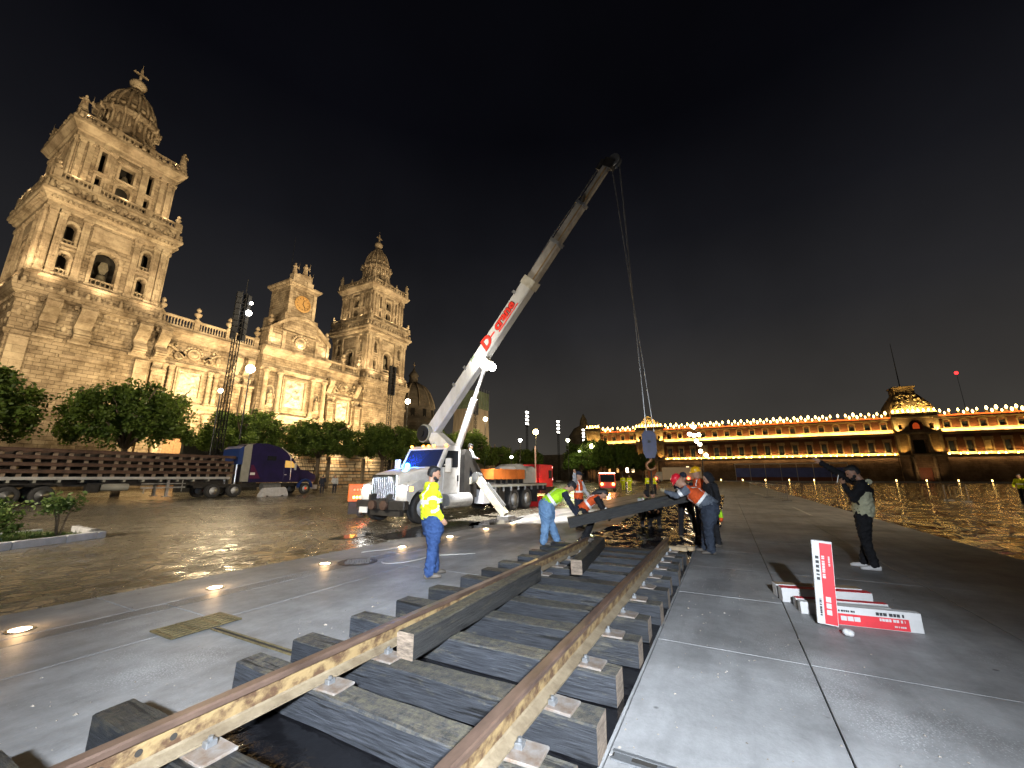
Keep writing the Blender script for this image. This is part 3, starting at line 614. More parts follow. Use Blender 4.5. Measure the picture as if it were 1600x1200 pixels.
def balustrade(u0, u1, z, h, M, parent, posts=(), d=0.0, pitch=0.42):
    b = MB(M); b.box(u0, u1, d - 0.2, d + 0.2, z, z + 0.22*h); b.box(u0, u1, d - 0.22, d + 0.22, z + 0.82*h, z + h)
    n = max(1, int((u1-u0)/pitch))
    for k in range(n):
        u = u0 + (u1-u0)*(k+0.5)/n
        if any(abs(u - p) < 0.45 for p in posts): continue
        b.lathe([(0.075, z + 0.21*h), (0.13, z + 0.38*h), (0.06, z + 0.6*h), (0.09, z + 0.83*h)], (u, d, 0), 5)
    for p in posts: b.box(p - 0.38, p + 0.38, d - 0.32, d + 0.32, z + 0.002, z + h*1.06)
    return b.build('balustrade', M_TRIM, parent)

URN = [(0.30, 0), (0.30, 0.18), (0.16, 0.26), (0.13, 0.42), (0.42, 0.72), (0.50, 0.95), (0.40, 1.12), (0.18, 1.2), (0.15, 1.3), (0.30, 1.5), (0.32, 1.68), (0.2, 1.86), (0.03, 2.05)]
me_urn = MB().lathe(URN, n=12).mesh('urn', M_TRIM, True)
def statue_mesh():
    b = MB()
    b.box(-0.45, 0.45, -0.4, 0.4, 0, 0.4)
    b.lathe([(0.42, 0.4), (0.46, 0.6), (0.36, 1.1), (0.30, 1.5), (0.38, 1.85), (0.40, 2.05), (0.22, 2.22), (0.10, 2.28), (0.10, 2.34)], n=10)
    b.ball((0, -0.03, 2.5), 0.19, 8, 6, (0.9, 1, 1.15)); b.tube([(-0.36, 0, 2.0), (-0.55, -0.2, 1.65), (-0.28, -0.42, 1.6)], [0.13, 0.11, 0.08], 6)
    b.tube([(0.36, 0, 2.0), (0.60, -0.1, 1.75), (0.62, -0.32, 2.1)], [0.13, 0.11, 0.08], 6); b.cyl((0.64, -0.34, 1.2), (0.64, -0.34, 2.9), 0.03, n=5)
    for k in range(6):
        a = k*1.05; b.tube([(0.40*math.cos(a), 0.40*math.sin(a), 0.45), (0.33*math.cos(a+.2), 0.33*math.sin(a+.2), 1.2), (0.3*math.cos(a+.1), 0.3*math.sin(a+.1), 1.9)], [0.09, 0.06, 0.04], 5)
    return b.mesh('statue', M_TRIM, True)
me_statue = statue_mesh()
BELL = [(0.0, 1.0), (0.16, 0.99), (0.30, 0.92), (0.36, 0.78), (0.41, 0.5), (0.50, 0.25), (0.66, 0.06), (0.68, 0.0), (0.60, 0.0), (0.45, 0.3), (0.0, 0.75)]
me_bell = MB().lathe(BELL, n=16).cyl((0, 0, 0.97), (0, 0, 1.2), 0.07, n=8).mesh('bell', M_BRONZE, True)
def bell(loc, s, parent):
    o = link('bell', me_bell, parent, Matrix.Translation(loc) @ Matrix.Diagonal((s, s, s*1.05, 1)))
    return o

def scroll(b, u0, u1, z0, z1, d0, d1, th=0.55, flip=1):
    """S-shaped volute buttress in the (u, z) plane"""
    pts = []
    W_ = (u1 - u0); H_ = (z1 - z0)
    r1 = 0.24*min(H_, 3.2)
    for k in range(14):
        a = -math.pi*1.1 + k*0.42; pts.append((u0 + W_*0.72 + r1*(0.35 + 0.65*(1 - k/18))*math.cos(a + 3.6), z0 + r1*1.1 + r1*(0.35 + 0.65*(1 - k/18))*math.sin(a + 3.6)))
    pts = pts[::-1]
    for k in range(12):
        t = k/11; e = t*t*(3 - 2*t); pts.append((u0 + W_*(0.95 - 0.75*e) , z0 + r1*1.3 + (H_ - r1*2.0)*t))
    r2 = r1*0.62
    for k in range(9):
        a = math.pi + k*0.5; pts.append((u0 + W_*0.2 + r2 + r2*(1 - k/14)*math.cos(a), z1 - r2 - r2*(1 - k/14)*math.sin(a)*1.0))
    if flip < 0: pts = [(u0 + u1 - p[0], p[1]) for p in pts]
    for p, q in zip(pts[:-1], pts[1:]):
        dx, dz = q[0]-p[0], q[1]-p[1]; L = math.hypot(dx, dz)
        if L < 1e-4: continue
        nx, nz = -dz/L*th/2, dx/L*th/2
        b.prism([(p[0]-nx, p[1]-nz), (q[0]-nx+dx*.15, q[1]-nz+dz*.15), (q[0]+nx+dx*.15, q[1]+nz+dz*.15), (p[0]+nx, p[1]+nz)], d0, d1)

TH = 6.45
def bell_tower(cx, fy):
    cy = fy + TH
    base = MB(T(cx, cy, 0))
    ring(base, [(7.25, -0.1), (7.25, 1.6), (7.0, 1.8), (7.0, 18.3), (7.2, 18.5), (7.3, 19.0), (7.0, 19.2), (7.0, 22.9), (7.15, 23.0), (7.15, 23.6), (7.5, 23.8), (7.75, 24.5), (7.75, 24.9), (6.95, 25.1),
                (6.95, 26.7), (7.1, 26.8), (7.1, 27.02), (3.0, 27.03)])
    tw = base.build('bell_tower', M_STONE, cath)
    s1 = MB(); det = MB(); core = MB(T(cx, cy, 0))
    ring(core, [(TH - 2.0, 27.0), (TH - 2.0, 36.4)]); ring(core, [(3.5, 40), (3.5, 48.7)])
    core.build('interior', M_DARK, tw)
    W2 = 5.6
    for q in range(4):
        F = T(cx, cy, 0, -q*math.pi/2)
        M1 = F @ Matrix.Translation((0, -TH, 0)); M2 = F @ Matrix.Translation((0, -W2, 0))
        s1.M = M1
        ops1 = [(-1.25, 1.25, 27.5, 31.5, True)] + [(s*4.05 - 0.52, s*4.05 + 0.52, a, z, True) for s in (-1, 1) for a, z in ((27.6, 30.0), (32.0, 34.4))]
        wall_open(s1, -TH + 0.004, TH - 0.004, 27.0, 36.4, 1.1, ops1)
        det = MB(M1)
        for o in ops1:
            b = MB(M1); arch_frame(b, *o, w=0.42 if o[0] > -2 and o[1] < 2 else 0.3); b.build('window_surround', M_TRIM, tw)
        det.box(-2.1, 2.1, -0.12, 0.05, 33.6, 35.9); det.box(-1.85, 1.85, -0.18, -0.1, 33.9, 35.6)
        for s in (-1, 1): MB(M1).box(s*4.05 - 1.1, s*4.05 + 1.1, -0.16, 0.03, 31.2, 31.45).build('string_course', M_TRIM, tw)
        det.build('wall_panel', M_TRIM, tw)
        for u in (-5.95, -5.05, -2.75, 2.75, 5.05, 5.95): pilaster(u, 27.05, 36.4, 0.72, 0.28, M1, tw)
        balustrade(-1.25, 1.25, 27.5, 1.0, M1, tw, d=0.35)
        for s in (-1, 1):
            balustrade(s*4.05 - 0.58, s*4.05 + 0.58, 27.7, 0.75, M1, tw, d=0.35, pitch=0.3); balustrade(s*4.05 - 0.58, s*4.05 + 0.58, 31.9, 0.75, M1, tw, d=0.35, pitch=0.3)
        bell(M1 @ Vector((0, 0.9, 28.3)), 1.25, tw)
        yk = MB(M1); yk.prism([(-0.25, 29.7), (0.25, 29.7), (0.55, 30.6), (0.3, 31.5), (-0.3, 31.5), (-0.55, 30.6)], 0.75, 1.05); yk.build('bell_yoke', M_BRONZE, tw)
        for s in (-1, 1): bell(M1 @ Vector((s*4.05, 0.8, 28.2)), 0.62, tw)
        # frieze relief above the first stage
        rnd = random.Random(q + int(cx)); fr = MB(F @ Matrix.Translation((0, -6.95, 0)))
        for k in range(26):
            u = -6.5 + k*0.52; r = rnd.uniform(0.18, 0.34); fr.ball((u, 0, 39.5 + rnd.uniform(-0.35, 0.35)), r, 7, 5, (1.1, 0.6, rnd.uniform(0.8, 1.6)))
        for u in (-5.2, 0, 5.2): fr.ball((u, -0.05, 39.6), 0.75, 10, 6, (1.2, 0.5, 0.8))
        fr.build('relief', M_TRIM, tw, True)
        for zz, hw, n_ in ((38.75, 7.35, 17), (50.95, 6.5, 15), (24.95, 7.4, 13)):
            b = MB(F @ Matrix.Translation((0, -hw, 0)))
            for k in range(n_):
                u = -hw + 2*hw*(k + .5)/n_; hgt_ = rnd.uniform(0.35, 0.9) + (0.5 if k % 4 == 0 else 0)
                b.lathe([(0.26, zz), (0.30, zz + hgt_*.4), (0.16, zz + hgt_*.7), (0.2, zz + hgt_*.85), (0.05, zz + hgt_)], (u, rnd.uniform(-.1, .15), 0), 6)
            b.build('carved_cresting', M_TRIM, tw, True)['kind'] = 'stuff'
        b = MB(F @ Matrix.Translation((0, -7.02, 0)))
        for k in range(24):
            u = -6.6 + k*0.575; b.box(u, u + 0.3, -0.22, 0.02, 23.1, 23.55); b.ball((u + .15, -.05, 21.2 + rnd.uniform(-1.2, 1.2)), rnd.uniform(.15, .32), 6, 5, (1, .6, rnd.uniform(1, 1.8)))
        b.build('carved_band', M_TRIM, tw)['kind'] = 'stuff'
        # second stage
        s1.M = M2
        ops2 = [(-0.8, 0.8, 41.0, 43.3, True), (-0.8, 0.8, 44.9, 47.3, False)] + [(s*2.75 - 0.30, s*2.75 + 0.30, a, z, False) for s in (-1, 1) for a, z in ((41.0, 43.9), (44.6, 48.0))]
        wall_open(s1, -W2 + 0.004, W2 - 0.004, 40.0, 48.7, 0.9, ops2)
        for o in ops2:
            b = MB(M2); arch_frame(b, *o, w=0.3); b.build('window_surround', M_TRIM, tw)
        for u in (-5.1, -4.2, -1.85, 1.85, 4.2, 5.1): pilaster(u, 40.9, 48.7, 0.6, 0.26, M2, tw)
        bell(M2 @ Vector((0, 0.6, 45.2)), 0.85, tw); bell(M2 @ Vector((0, 0.7, 41.2)), 0.95, tw)
        balustrade(-7.0, 7.0, 40.35, 1.15, F @ Matrix.Translation((0, -7.0, 0)), tw, (-6.7, -2.9, 2.9, 6.7))
        balustrade(-6.1, 6.1, 51.1, 1.1, F @ Matrix.Translation((0, -6.1, 0)), tw, (-5.9, -2, 2, 5.9), pitch=0.5)
        link('statue', me_statue, tw, F @ T(-6.0, -6.0, 52.1) @ Matrix.Scale(1.05, 4)); link('urn', me_urn, tw, F @ T(-6.75, -6.75, 41.5) @ Matrix.Scale(0.8, 4))
        for s in (-1, 1): link('urn', me_urn, tw, F @ T(s*2.0, -6.1, 52.2) @ Matrix.Scale(0.55, 4))
    s1.build('belfry_wall', M_STONE, tw)
    co = MB(T(cx, cy, 0))
    ring(co, [(6.5, 36.35), (6.75, 36.5), (6.75, 37.1), (7.0, 37.2), (7.2, 37.6), (7.65, 38.1), (7.65, 38.5), (7.1, 38.8), (6.9, 38.9), (6.9, 40.1), (7.3, 40.2), (7.3, 40.36), (3, 40.37)])
    co.build('cornice', M_TRIM, tw); co = MB(T(cx, cy, 0))
    ring(co, [(5.7, 48.65), (5.85, 48.8), (5.85, 49.3), (6.1, 49.5), (6.5, 50.1), (6.75, 50.4), (6.75, 50.7), (6.4, 50.95), (6.4, 51.1), (3, 51.12)])
    dn = MB(T(cx, cy, 0))
    for k in range(27):
        for q in range(4):
            dn.M = T(cx, cy, 0, q*math.pi/2); dn.box(-6.6 + k*0.5, -6.36 + k*0.5, -7.55, -7.1, 37.35, 37.7)
    dn.build('dentil_course', M_TRIM, tw)['kind'] = 'stuff'
    co.build('cornice', M_TRIM, tw)
    # bell-shaped dome
    d = MB(T(cx, cy, 0)); DP = [(5.6, 51.1), (5.5, 52.3), (5.0, 53.0), (4.3, 53.5), (3.75, 54.2), (3.35, 55.4), (3.3, 57.0), (3.7, 57.2), (3.8, 57.7), (3.2, 57.9), (3.1, 59.2), (2.8, 60.3), (2.3, 61.4), (1.6, 62.3), (1.15, 62.7), (1.25, 63.1), (0.7, 63.3), (0.5, 63.9)]
    DP = [(r*(1.07 if 57.1 < z < 57.8 else 1), 51.1 + (z - 51.1)*1.12) for r, z in DP]
    d.lathe(DP, n=32); dm = d.build('dome', M_STONE, tw, True)
    rb = MB(T(cx, cy, 0))
    for k in range(16):
        a = 2*math.pi*k/16; c, s_ = math.cos(a), math.sin(a)
        rb.tube([(r*1.02*c, r*1.02*s_, z) for r, z in DP[:15]], 0.20, 5)
        a += math.pi/16; c, s_ = math.cos(a), math.sin(a)
        rb.cyl((3.0*c, 3.0*s_, 59.9), (3.35*c, 3.35*s_, 59.95), 0.36, n=8); rb.bar((3.35*c, 3.35*s_, 55.9), (3.35*c, 3.35*s_, 57.7), 0.5, 0.3)
    rb.build('rib', M_TRIM, tw, True)
    f = MB(T(cx, cy, 0)); f.lathe([(0.5, 65.2), (0.45, 65.5), (0.95, 65.8), (1.15, 66.3), (0.95, 66.8), (0.4, 67.1), (0.22, 67.4)], n=14)
    f.build('finial', M_TRIM, tw, True)
    cr = MB(T(cx, cy, 0)); cr.box(-0.15, 0.15, -0.15, 0.15, 67.2, 69.6); cr.box(-0.85, 0.85, -0.13, 0.13, 68.4, 68.72); cr.cyl((0, 0, 69.5), (0, 0, 70.6), 0.04, n=5)
    for x in (-.85, .85): cr.ball((x, 0, 68.56), 0.18, 6, 5)
    cr.build('cross', M_TRIM, tw)
    return tw
tw1 = bell_tower(18.3, 75.0)
tw2 = bell_tower(72.4, 75.0)

# ------------------------------------------------------------------ the facade between the towers
FY = 76.4
fac = MB(T(0, FY, 0))
wall_open(fac, 25.31, 41.2, -0.1, 25.0, 2.0, [(29.4, 33.0, 0.0, 7.2, True)])
wall_open(fac, 55.2, 65.39, -0.1, 25.0, 2.0, [(59.2, 62.8, 0.0, 7.2, True)])
fac.box(41.2, 55.2, 2, 4, 0, 25)
fw = fac.build('facade_wall', M_STONE, cath)
cen = MB(T(0, 74.6, 0))
wall_open(cen, 41.2, 55.2, -0.1, 26.0, 3.0, [(46.1, 50.3, 0.0, 7.6, True)])
cw = cen.build('central_block', M_STONE, cath)
M_OAK = mat('brown_oak_door', (0.20, 0.10, 0.035), 0.6, var=0.4, vscale=4, bump=0.4, bscale=10)
for u0, u1, d in ((29.3, 33.1, 1.2), (59.1, 62.9, 1.2), (46.0, 50.4, 0.4)):
    dr = MB(T(0, FY, 0)).box(u0, u1, d, d + 0.3, 0, 9.5).build('door', M_OAK, fw)
    for k in range(2):
        for j in range(4): MB(T(0, FY, 0)).box(u0 + 0.3 + k*1.75, u0 + 1.6 + k*1.75, d - 0.08, d + 0.01, 0.4 + j*2.2, 2.3 + j*2.2).build('door_panel', M_OAK, dr)

def cornice_run(b, u0, u1, prof, M):
    """prof: (projection, z); runs along u"""
    b.M = M; n = len(prof)
    poly = [(-p, z) for p, z in prof] + [(0.5, prof[-1][1]), (0.5, prof[0][1])]
    b.prism(poly, u0, u1, 'x')
CP = [(0.0, 23.3), (0.15, 23.4), (0.15, 23.9), (0.45, 24.1), (0.8, 24.6), (0.8, 24.9), (0.3, 25.1)]
LP = [(0.0, 11.6), (0.2, 11.7), (0.2, 12.3), (0.5, 12.5), (0.75, 12.9), (0.75, 13.1), (0.2, 13.2)]
M_F = T(0, FY, 0); M_C = T(0, 74.6, 0)
co = MB()
for u0, u1 in ((25.35, 41.15), (55.25, 65.35)):
    cornice_run(co, u0, u1, CP, M_F); cornice_run(co, u0, u1, LP, M_F)
    cornice_run(co, u0, u1, [(0, 18.9), (0.12, 19.0), (0.35, 19.3), (0.35, 19.5), (0.1, 19.6)], M_F)
cornice_run(co, 41.1, 55.3, [(p*1.1, z + 0.9) for p, z in CP], M_C); cornice_run(co, 41.1, 55.3, LP, M_C)
cornice_run(co, 41.1, 55.3, [(0, 21.2), (0.15, 21.3), (0.45, 21.7), (0.45, 21.9), (0.1, 22.0)], M_C)
co.build('cornice', M_TRIM, fw)
for u0, u1 in ((25.4, 41.1), (55.3, 65.3)):
    n = 3 if u1 < 50 else 2
    ps = [u0 + 0.5 + (u1 - u0 - 1.0)*k/n for k in range(n+1)]
    balustrade(u0, u1, 25.1, 2.0, M_F, fw, ps, d=-0.1)
    for p in ps: link('urn', me_urn, fw, T(p, FY - 0.1, 27.2) @ Matrix.Scale(1.15, 4))

def relief(u0, u1, z0, z1, M, parent, seed=1, name='relief_panel'):
    """carved panel: lumpy figures standing out of a slab"""
    from mathutils import noise
    nx = 26; nz = max(8, int(26*(z1-z0)/(u1-u0))); v = []; f = []
    for i in range(nx+1):
        for j in range(nz+1):
            u = u0 + (u1-u0)*i/nx; z = z0 + (z1-z0)*j/nz; e = min(1, 5*min(i/nx, 1-i/nx, j/nz, 1-j/nz))
            h = max(0, noise.noise(Vector((u*1.3 + seed*9, z*1.0, 0))) + 0.35 + 0.6*noise.noise(Vector((u*3 + seed, z*2.4, 3))))
            v.append((u, -0.05 - 0.62*h*e, z))
    for i in range(nx):
        for j in range(nz): a = i*(nz+1)+j; f.append((a, a+nz+1, a+nz+2, a+1))
    b = MB(M); b.add(v, f); return b.build(name, M_MARBLE, parent, True)
def panel_frame(u0, u1, z0, z1, M, parent, w=0.5):
    b = MB(M)
    for k, (ww, p) in enumerate(((w, 0.25), (w*0.55, 0.4))):
        b.box(u0-ww, u0-0.01*k-.01, -p, 0.05, z0-ww, z1+ww); b.box(u1+.01+0.01*k, u1+ww, -p, 0.05, z0-ww, z1+ww)
        b.box(u0-.009, u1+.009, -p+.003, 0.05, z0-ww, z0-.01-0.01*k); b.box(u0-.009, u1+.009, -p+.003, 0.05, z1+.01+.01*k, z1+ww)
    return b.build('panel_frame', M_TRIM, parent)
def medallion(u, z, r, M, parent):
    b = MB(M); b.lathe([(r, 0.05), (r, -0.35), (r*0.8, -0.45), (r*0.74, -0.2), (r*0.62, -0.15), (r*0.5, -0.4), (0, -0.5)], (u, 0, z), 20, 'y')
    rnd = random.Random(int(u*10))
    for k in range(9):
        a = math.pi*(0.05 + 0.9*k/8); b.ball((u + r*1.35*math.cos(a), -0.1, z + r*1.25*math.sin(a)), r*0.24, 7, 5, (1.1, 0.9, 1.0))
    return b.build('medallion', M_TRIM, parent, True)

def side_bay(c, mirror=1):
    relief(c - 1.5, c + 1.5, 14.2, 18.3, M_F, fw, int(c)); panel_frame(c - 1.5, c + 1.5, 14.2, 18.3, M_F, fw)
    for s in (-1, 1):
        for k in (2.75, 3.7): column(c + s*k, 13.2, 18.9, 0.36, -0.5, M_F, fw, twist=True)
        column(c + s*3.0, 1.0, 11.6, 0.5, -0.6, M_F, fw)
    medallion(c, 21.3, 0.95, M_F, fw)
    b = MB(M_F)
    for s in (-1, 1):
        scroll(b, c + s*2.6 - 1.2, c + s*2.6 + 1.2, 19.8, 22.6, -0.7, 0.05, 0.35, -s)
        b.ball((c + s*3.6, -0.4, 21.0), 0.5, 8, 6, (0.8, 0.7, 1.6)); b.ball((c + s*3.6, -0.5, 22.0), 0.25, 8, 6)
    b.build('scrollwork', M_TRIM, fw, True)
side_bay(31.2); side_bay(61.0)
# buttresses with pairs of S-scrolls on both sides of the middle
for (u, fl) in ((37.6, 1), (39.6, 1), (57.0, -1), (64.3, -1), (26.4, 1)):
    b = MB(M_F); b.box(u - 0.75, u + 0.75, -1.7, 0.02, 0, 17.2); b.box(u - 0.95, u + 0.95, -1.9, 0.02, 17.2, 17.6); b.build('buttress', M_STONE, fw)
    b = MB(M_F @ Matrix.Translation((u, 0, 0)) @ Matrix.Rotation(math.pi/2, 4, 'Z'))
    scroll(b, -1.9, 0.2, 17.6, 22.8, -0.6, 0.6, 0.5, 1); b.build('volute', M_TRIM, fw)
# big scrolls on the plain base of the near tower
for tx in (18.3,):
    for (u, w) in ((14.2, 2.6), (17.4, 3.0), (23.4, 2.8), (25.9, 2.6)):
        b = MB(T(u, 75.0 - 0.55, 0) @ Matrix.Rotation(math.pi/2, 4, 'Z')); scroll(b, -1.9, 0.25, 18.9, 23.7, -w*.27, w*.27, 0.6, 1); b.build('volute', M_TRIM, tw1)
        b = MB(T(0, 75.0 - 0.55, 0)); b.box(u - w*.36, u + w*.36, -0.55, 0.05, 18.6, 19.0); b.build('console_block', M_TRIM, tw1)
        b = MB(T(0, 75.0 - 0.55, 0)); b.box(u - w*.40, u + w*.40, -0.75, 0.05, 23.1, 23.6); b.build('console_block', M_TRIM, tw1)
b = MB(T(0, 75.0 - 0.55, 0))
for u in (12.4, 24.2): b.box(u - 0.8, u + 0.8, -0.35, 0.05, 0, 18.3)
b.box(13.6, 23.0, -0.10, 0.05, 19.6, 19.9); b.box(13.6, 23.0, -0.12, 0.05, 22.2, 22.5); b.box(16.0, 20.6, -0.3, 0.05, 16.6, 17.0)
b.build('base_moulding', M_TRIM, tw1)
# centre: tall relief between niches with saints, attic, curved gable, clock
relief(46.2, 50.2, 14.6, 20.2, M_C, cw, 5); panel_frame(46.2, 50.2, 14.6, 20.2, M_C, cw, 0.6)
for u in (42.0, 44.7, 51.7, 54.4): column(u, 13.2, 21.2, 0.42, -0.65, M_C, cw); column(u, 0.8, 11.6, 0.5, -0.7, M_C, cw)
for u in (43.35, 53.05):
    MB(M_C).box(u - 0.62, u + 0.62, -0.04, 0.02, 14.6, 18.4).build('niche', M_GREYSTONE, cw)
    link('statue', me_statue, cw, T(u, 74.25, 14.6) @ Matrix.Scale(1.1, 4)); b = MB(M_C); arch_frame(b, u - 0.62, u + 0.62, 14.6, 17.6, True); b.build('niche_surround', M_TRIM, cw)
at = MB(M_C); arc = [(41.5 + 13.4*k/18, 29.2 + 3.9*math.sin(math.pi*k/18)) for k in range(19)]
at.prism([(41.5, 25.8), (54.9, 25.8)] + arc[::-1], 0.0, 2.6); at.build('attic', M_STONE, cw)
b = MB(M_C)
for p, q in zip(arc[:-1], arc[1:]): b.prism([(p[0], p[1] - 0.1), (q[0], q[1] - 0.1), (q[0], q[1] + 0.55), (p[0], p[1] + 0.55)], -0.7, 2.7)
for p, q in zip(arc[3:-4], arc[4:-3]): b.prism([(p[0], p[1] - 1.2), (q[0], q[1] - 1.2), (q[0], q[1] - 0.95), (p[0], p[1] - 0.95)], -0.25, 0.02)
for u in (41.9, 44.6, 51.8, 54.5): b.box(u - 0.3, u + 0.3, -0.35, 0.02, 26.0, 29.6)
for u0, u1 in ((42.3, 44.2), (52.2, 54.1)): b.box(u0, u1, -0.15, 0.02, 26.6, 28.8)
b.build('gable_moulding', M_TRIM, cw)
medallion(48.2, 28.2, 1.25, M_C, cw)
for u in (42.0, 54.4): link('urn', me_urn, cw, T(u, 75.0, 30.2) @ Matrix.Scale(1.2, 4))
ck = MB(T(47.6, 77.6, 0)); ring(ck, [(3.6, 30.0), (3.6, 33.6), (3.05, 33.8), (3.05, 39.6), (3.3, 39.8), (3.75, 40.4), (3.75, 40.7), (2.8, 40.9), (2.8, 41.0)]); ck.build('clock_block', M_STONE, cw)
b = MB(T(47.6, 77.6, 0)); b.box(-2.3, -0.9, -2.6, -1.2, 41.0, 43.0).box(-1.2, 2.0, -2.4, -0.8, 40.9, 43.4).box(0.9, 2.3, -2.6, -1.2, 41.0, 42.2)
for s in (-1, 1): b.box(s*2.65 - 0.35, s*2.65 + 0.35, -3.2, -3.0, 33.9, 39.5)
b.build('pedestal', M_TRIM, cw)
fc = MB(T(47.6, 74.5, 36.6)); fc.lathe([(1.75, 0.04), (1.75, -0.2), (1.5, -0.25), (1.5, -0.05), (0, -0.05)], n=28, axis='y'); fo = fc.build('clock_face', mat('gilt_clock_face', (0.42, 0.25, 0.09), 0.5, 0.3), cw)
b = MB(T(47.6, 74.5, 36.6)); b.bar((0, -0.09, 0), (0.25, -0.09, 0.95), 0.05, 0.14, (0, 1, 0)); b.bar((0, -0.10, 0), (0.6, -0.10, -0.75), 0.05, 0.18, (0, 1, 0)); b.build('clock_hand', M_DARK, fo)
for k in range(12):
    a = k*math.pi/6; b = MB(T(47.6, 74.5, 36.6)); b.bar((1.05*math.sin(a), -0.07, 1.05*math.cos(a)), (1.36*math.sin(a), -0.07, 1.36*math.cos(a)), 0.05, 0.13, (0, 1, 0)); b.build('hour_mark', M_DARK, fo)
for u, z, s in ((45.9, 43.0, 1.0), (48.2, 43.4, 1.15), (49.3, 42.2, 0.9)): link('statue', me_statue, cw, T(u, 75.9, z) @ Matrix.Scale(s, 4))
MB().cyl((46.6, 78.5, 41), (46.6, 78.5, 53), 0.06, 0.03, n=5).build('flagpole', M_IRON, cw)
# nave roof and great dome behind, side walls
MB().box(26, 65, 80, 150, -0.1, 24.0).box(11, 80, 90, 150, -0.1, 19.0).build('nave', M_GREYSTONE, cath)
b = MB(T(105, 95, 0)); b.lathe([(9.0, 0), (9.0, 19.5), (9.4, 20), (8.0, 20.6), (7.6, 24.0), (7.9, 24.6), (7.3, 27.2), (6.0, 30.2), (4.2, 32.4), (1.6, 33.8), (1.4, 36.2), (1.8, 36.5), (1.2, 37.6), (0.4, 38.6), (0.25, 39.4)], n=24)
dm = b.build('dome', M_GREYSTONE, cath, True)
b = MB(T(105, 95, 0))
for k in range(12):
    a = 2*math.pi*k/12; c, s_ = math.cos(a), math.sin(a); b.tube([(r*c, r*s_, z) for r, z in ((8.0, 24.7), (7.4, 27.2), (6.1, 30.2), (4.3, 32.5), (1.7, 33.9))], 0.25, 5)
b.build('rib', M_TRIM, dm, True)
MB(T(105, 95, 0)).box(-0.1, 0.1, -0.1, 0.1, 39.2, 41.6).box(-0.6, 0.6, -0.09, 0.09, 40.5, 40.75).build('cross', M_TRIM, dm)
for k in range(12):
    a = 2*math.pi*(k+.5)/12; MB(T(105 + 7.75*math.cos(a), 95 + 7.75*math.sin(a), 0, a)).box(-0.1, 0.12, -0.6, 0.6, 21, 23.8).build('window', M_DARK, dm)

# floodlights of the cathedral
for x, w in ((31, 1.0), (48, 1.3), (61, 1.3)):
    spot('facade_floodlight', (x, 66.0, 8.0), (x, 76, 13), 19000*w, (1.0, 0.73, 0.37), 125, 0.7, 0.4)
spot('mast_floodlight', (-22, 22, 15), (18.3, 78, 40), 125000, WARM, 58, 0.5, 0.6)
spot('mast_floodlight', (30, 18, 15), (26, 78, 34), 110000, WARM, 60, 0.5, 0.6)
spot('mast_floodlight', (62, 16, 15), (60, 78, 30), 135000, WARM, 60, 0.5, 0.6)
spot('mast_floodlight', (104, 24, 15), (76, 78, 36), 140000, WARM, 58, 0.5, 0.6)
spot('mast_floodlight', (34, 57, 10), (40, 78, 10), 16000, WARM, 110, 0.5, 0.6)
for cx in (18.3, 72.4):
    for k in (-1, 1): spot('dome_floodlight', (cx + k*5.6, 75.4, 51.6), (cx + k*1, 81, 57), 2600, WARM, 150, 0.8, 0.3)
    spot('belfry_floodlight', (cx - 9.5, 72.0, 27.0), (cx - 4, 80, 42), 3500, WARM, 130, 0.8, 0.3)
for cx in (18.3, 72.4):
    for u in (-5, 0, 5):
        spot('cornice_uplight', (cx + u, 73.0, 25.6), (cx + u, 76.2, 33), 900, WARM, 120, 0.9, 0.2); spot('cornice_uplight', (cx + u, 73.4, 41.2), (cx + u, 76.2, 46), 700, WARM, 120, 0.9, 0.2)
    for v in (2.5, 8.5, 12):
        spot('cornice_uplight', (cx - 8.6, 75 + v, 25.6), (cx - 5.5, 75 + v, 33), 800, WARM, 120, 0.9, 0.2); spot('cornice_uplight', (cx - 8.0, 75 + v, 41.2), (cx - 5.5, 75 + v, 46), 600, WARM, 120, 0.9, 0.2)
for u in (36, 42.5, 48.2, 54, 58.5): spot('attic_uplight', (u, 73.2, 26.0 if u < 41 or u > 56 else 26.6), (u, 76, 31), 500, WARM, 120, 0.9, 0.2)
for x in (8, 19, 29, 39, 49.5, 61): point('tree_flood_spill', (x, 52.5, 9.5), 1500, (1.0, 0.78, 0.40), 0.4)  # added unseen points standing in for floodlight spill on the tree tops
# ================================================================== the palace along the far side of the square
pal = thing('palace', 'long low red stone palace outlined with rows of golden lamps', 'palace', (175, 0, 0))
M_TEZ = stone('dark_red_volcanic_stone', (0.115, 0.042, 0.028), (0.085, 0.032, 0.022), 0.7, 0.35, 0.02, 0.5, 0.9, 0.4)
M_PTRIM = stone('pale_palace_stone', (0.30, 0.23, 0.15), (0.24, 0.18, 0.12), 1.4, 0.6, 0.01, 0.4, 0.85, 0.4)
M_PBASE = stone('tan_palace_base', (0.23, 0.16, 0.10), (0.18, 0.12, 0.08), 1.3, 0.6, 0.02, 0.5, 0.9, 0.45)
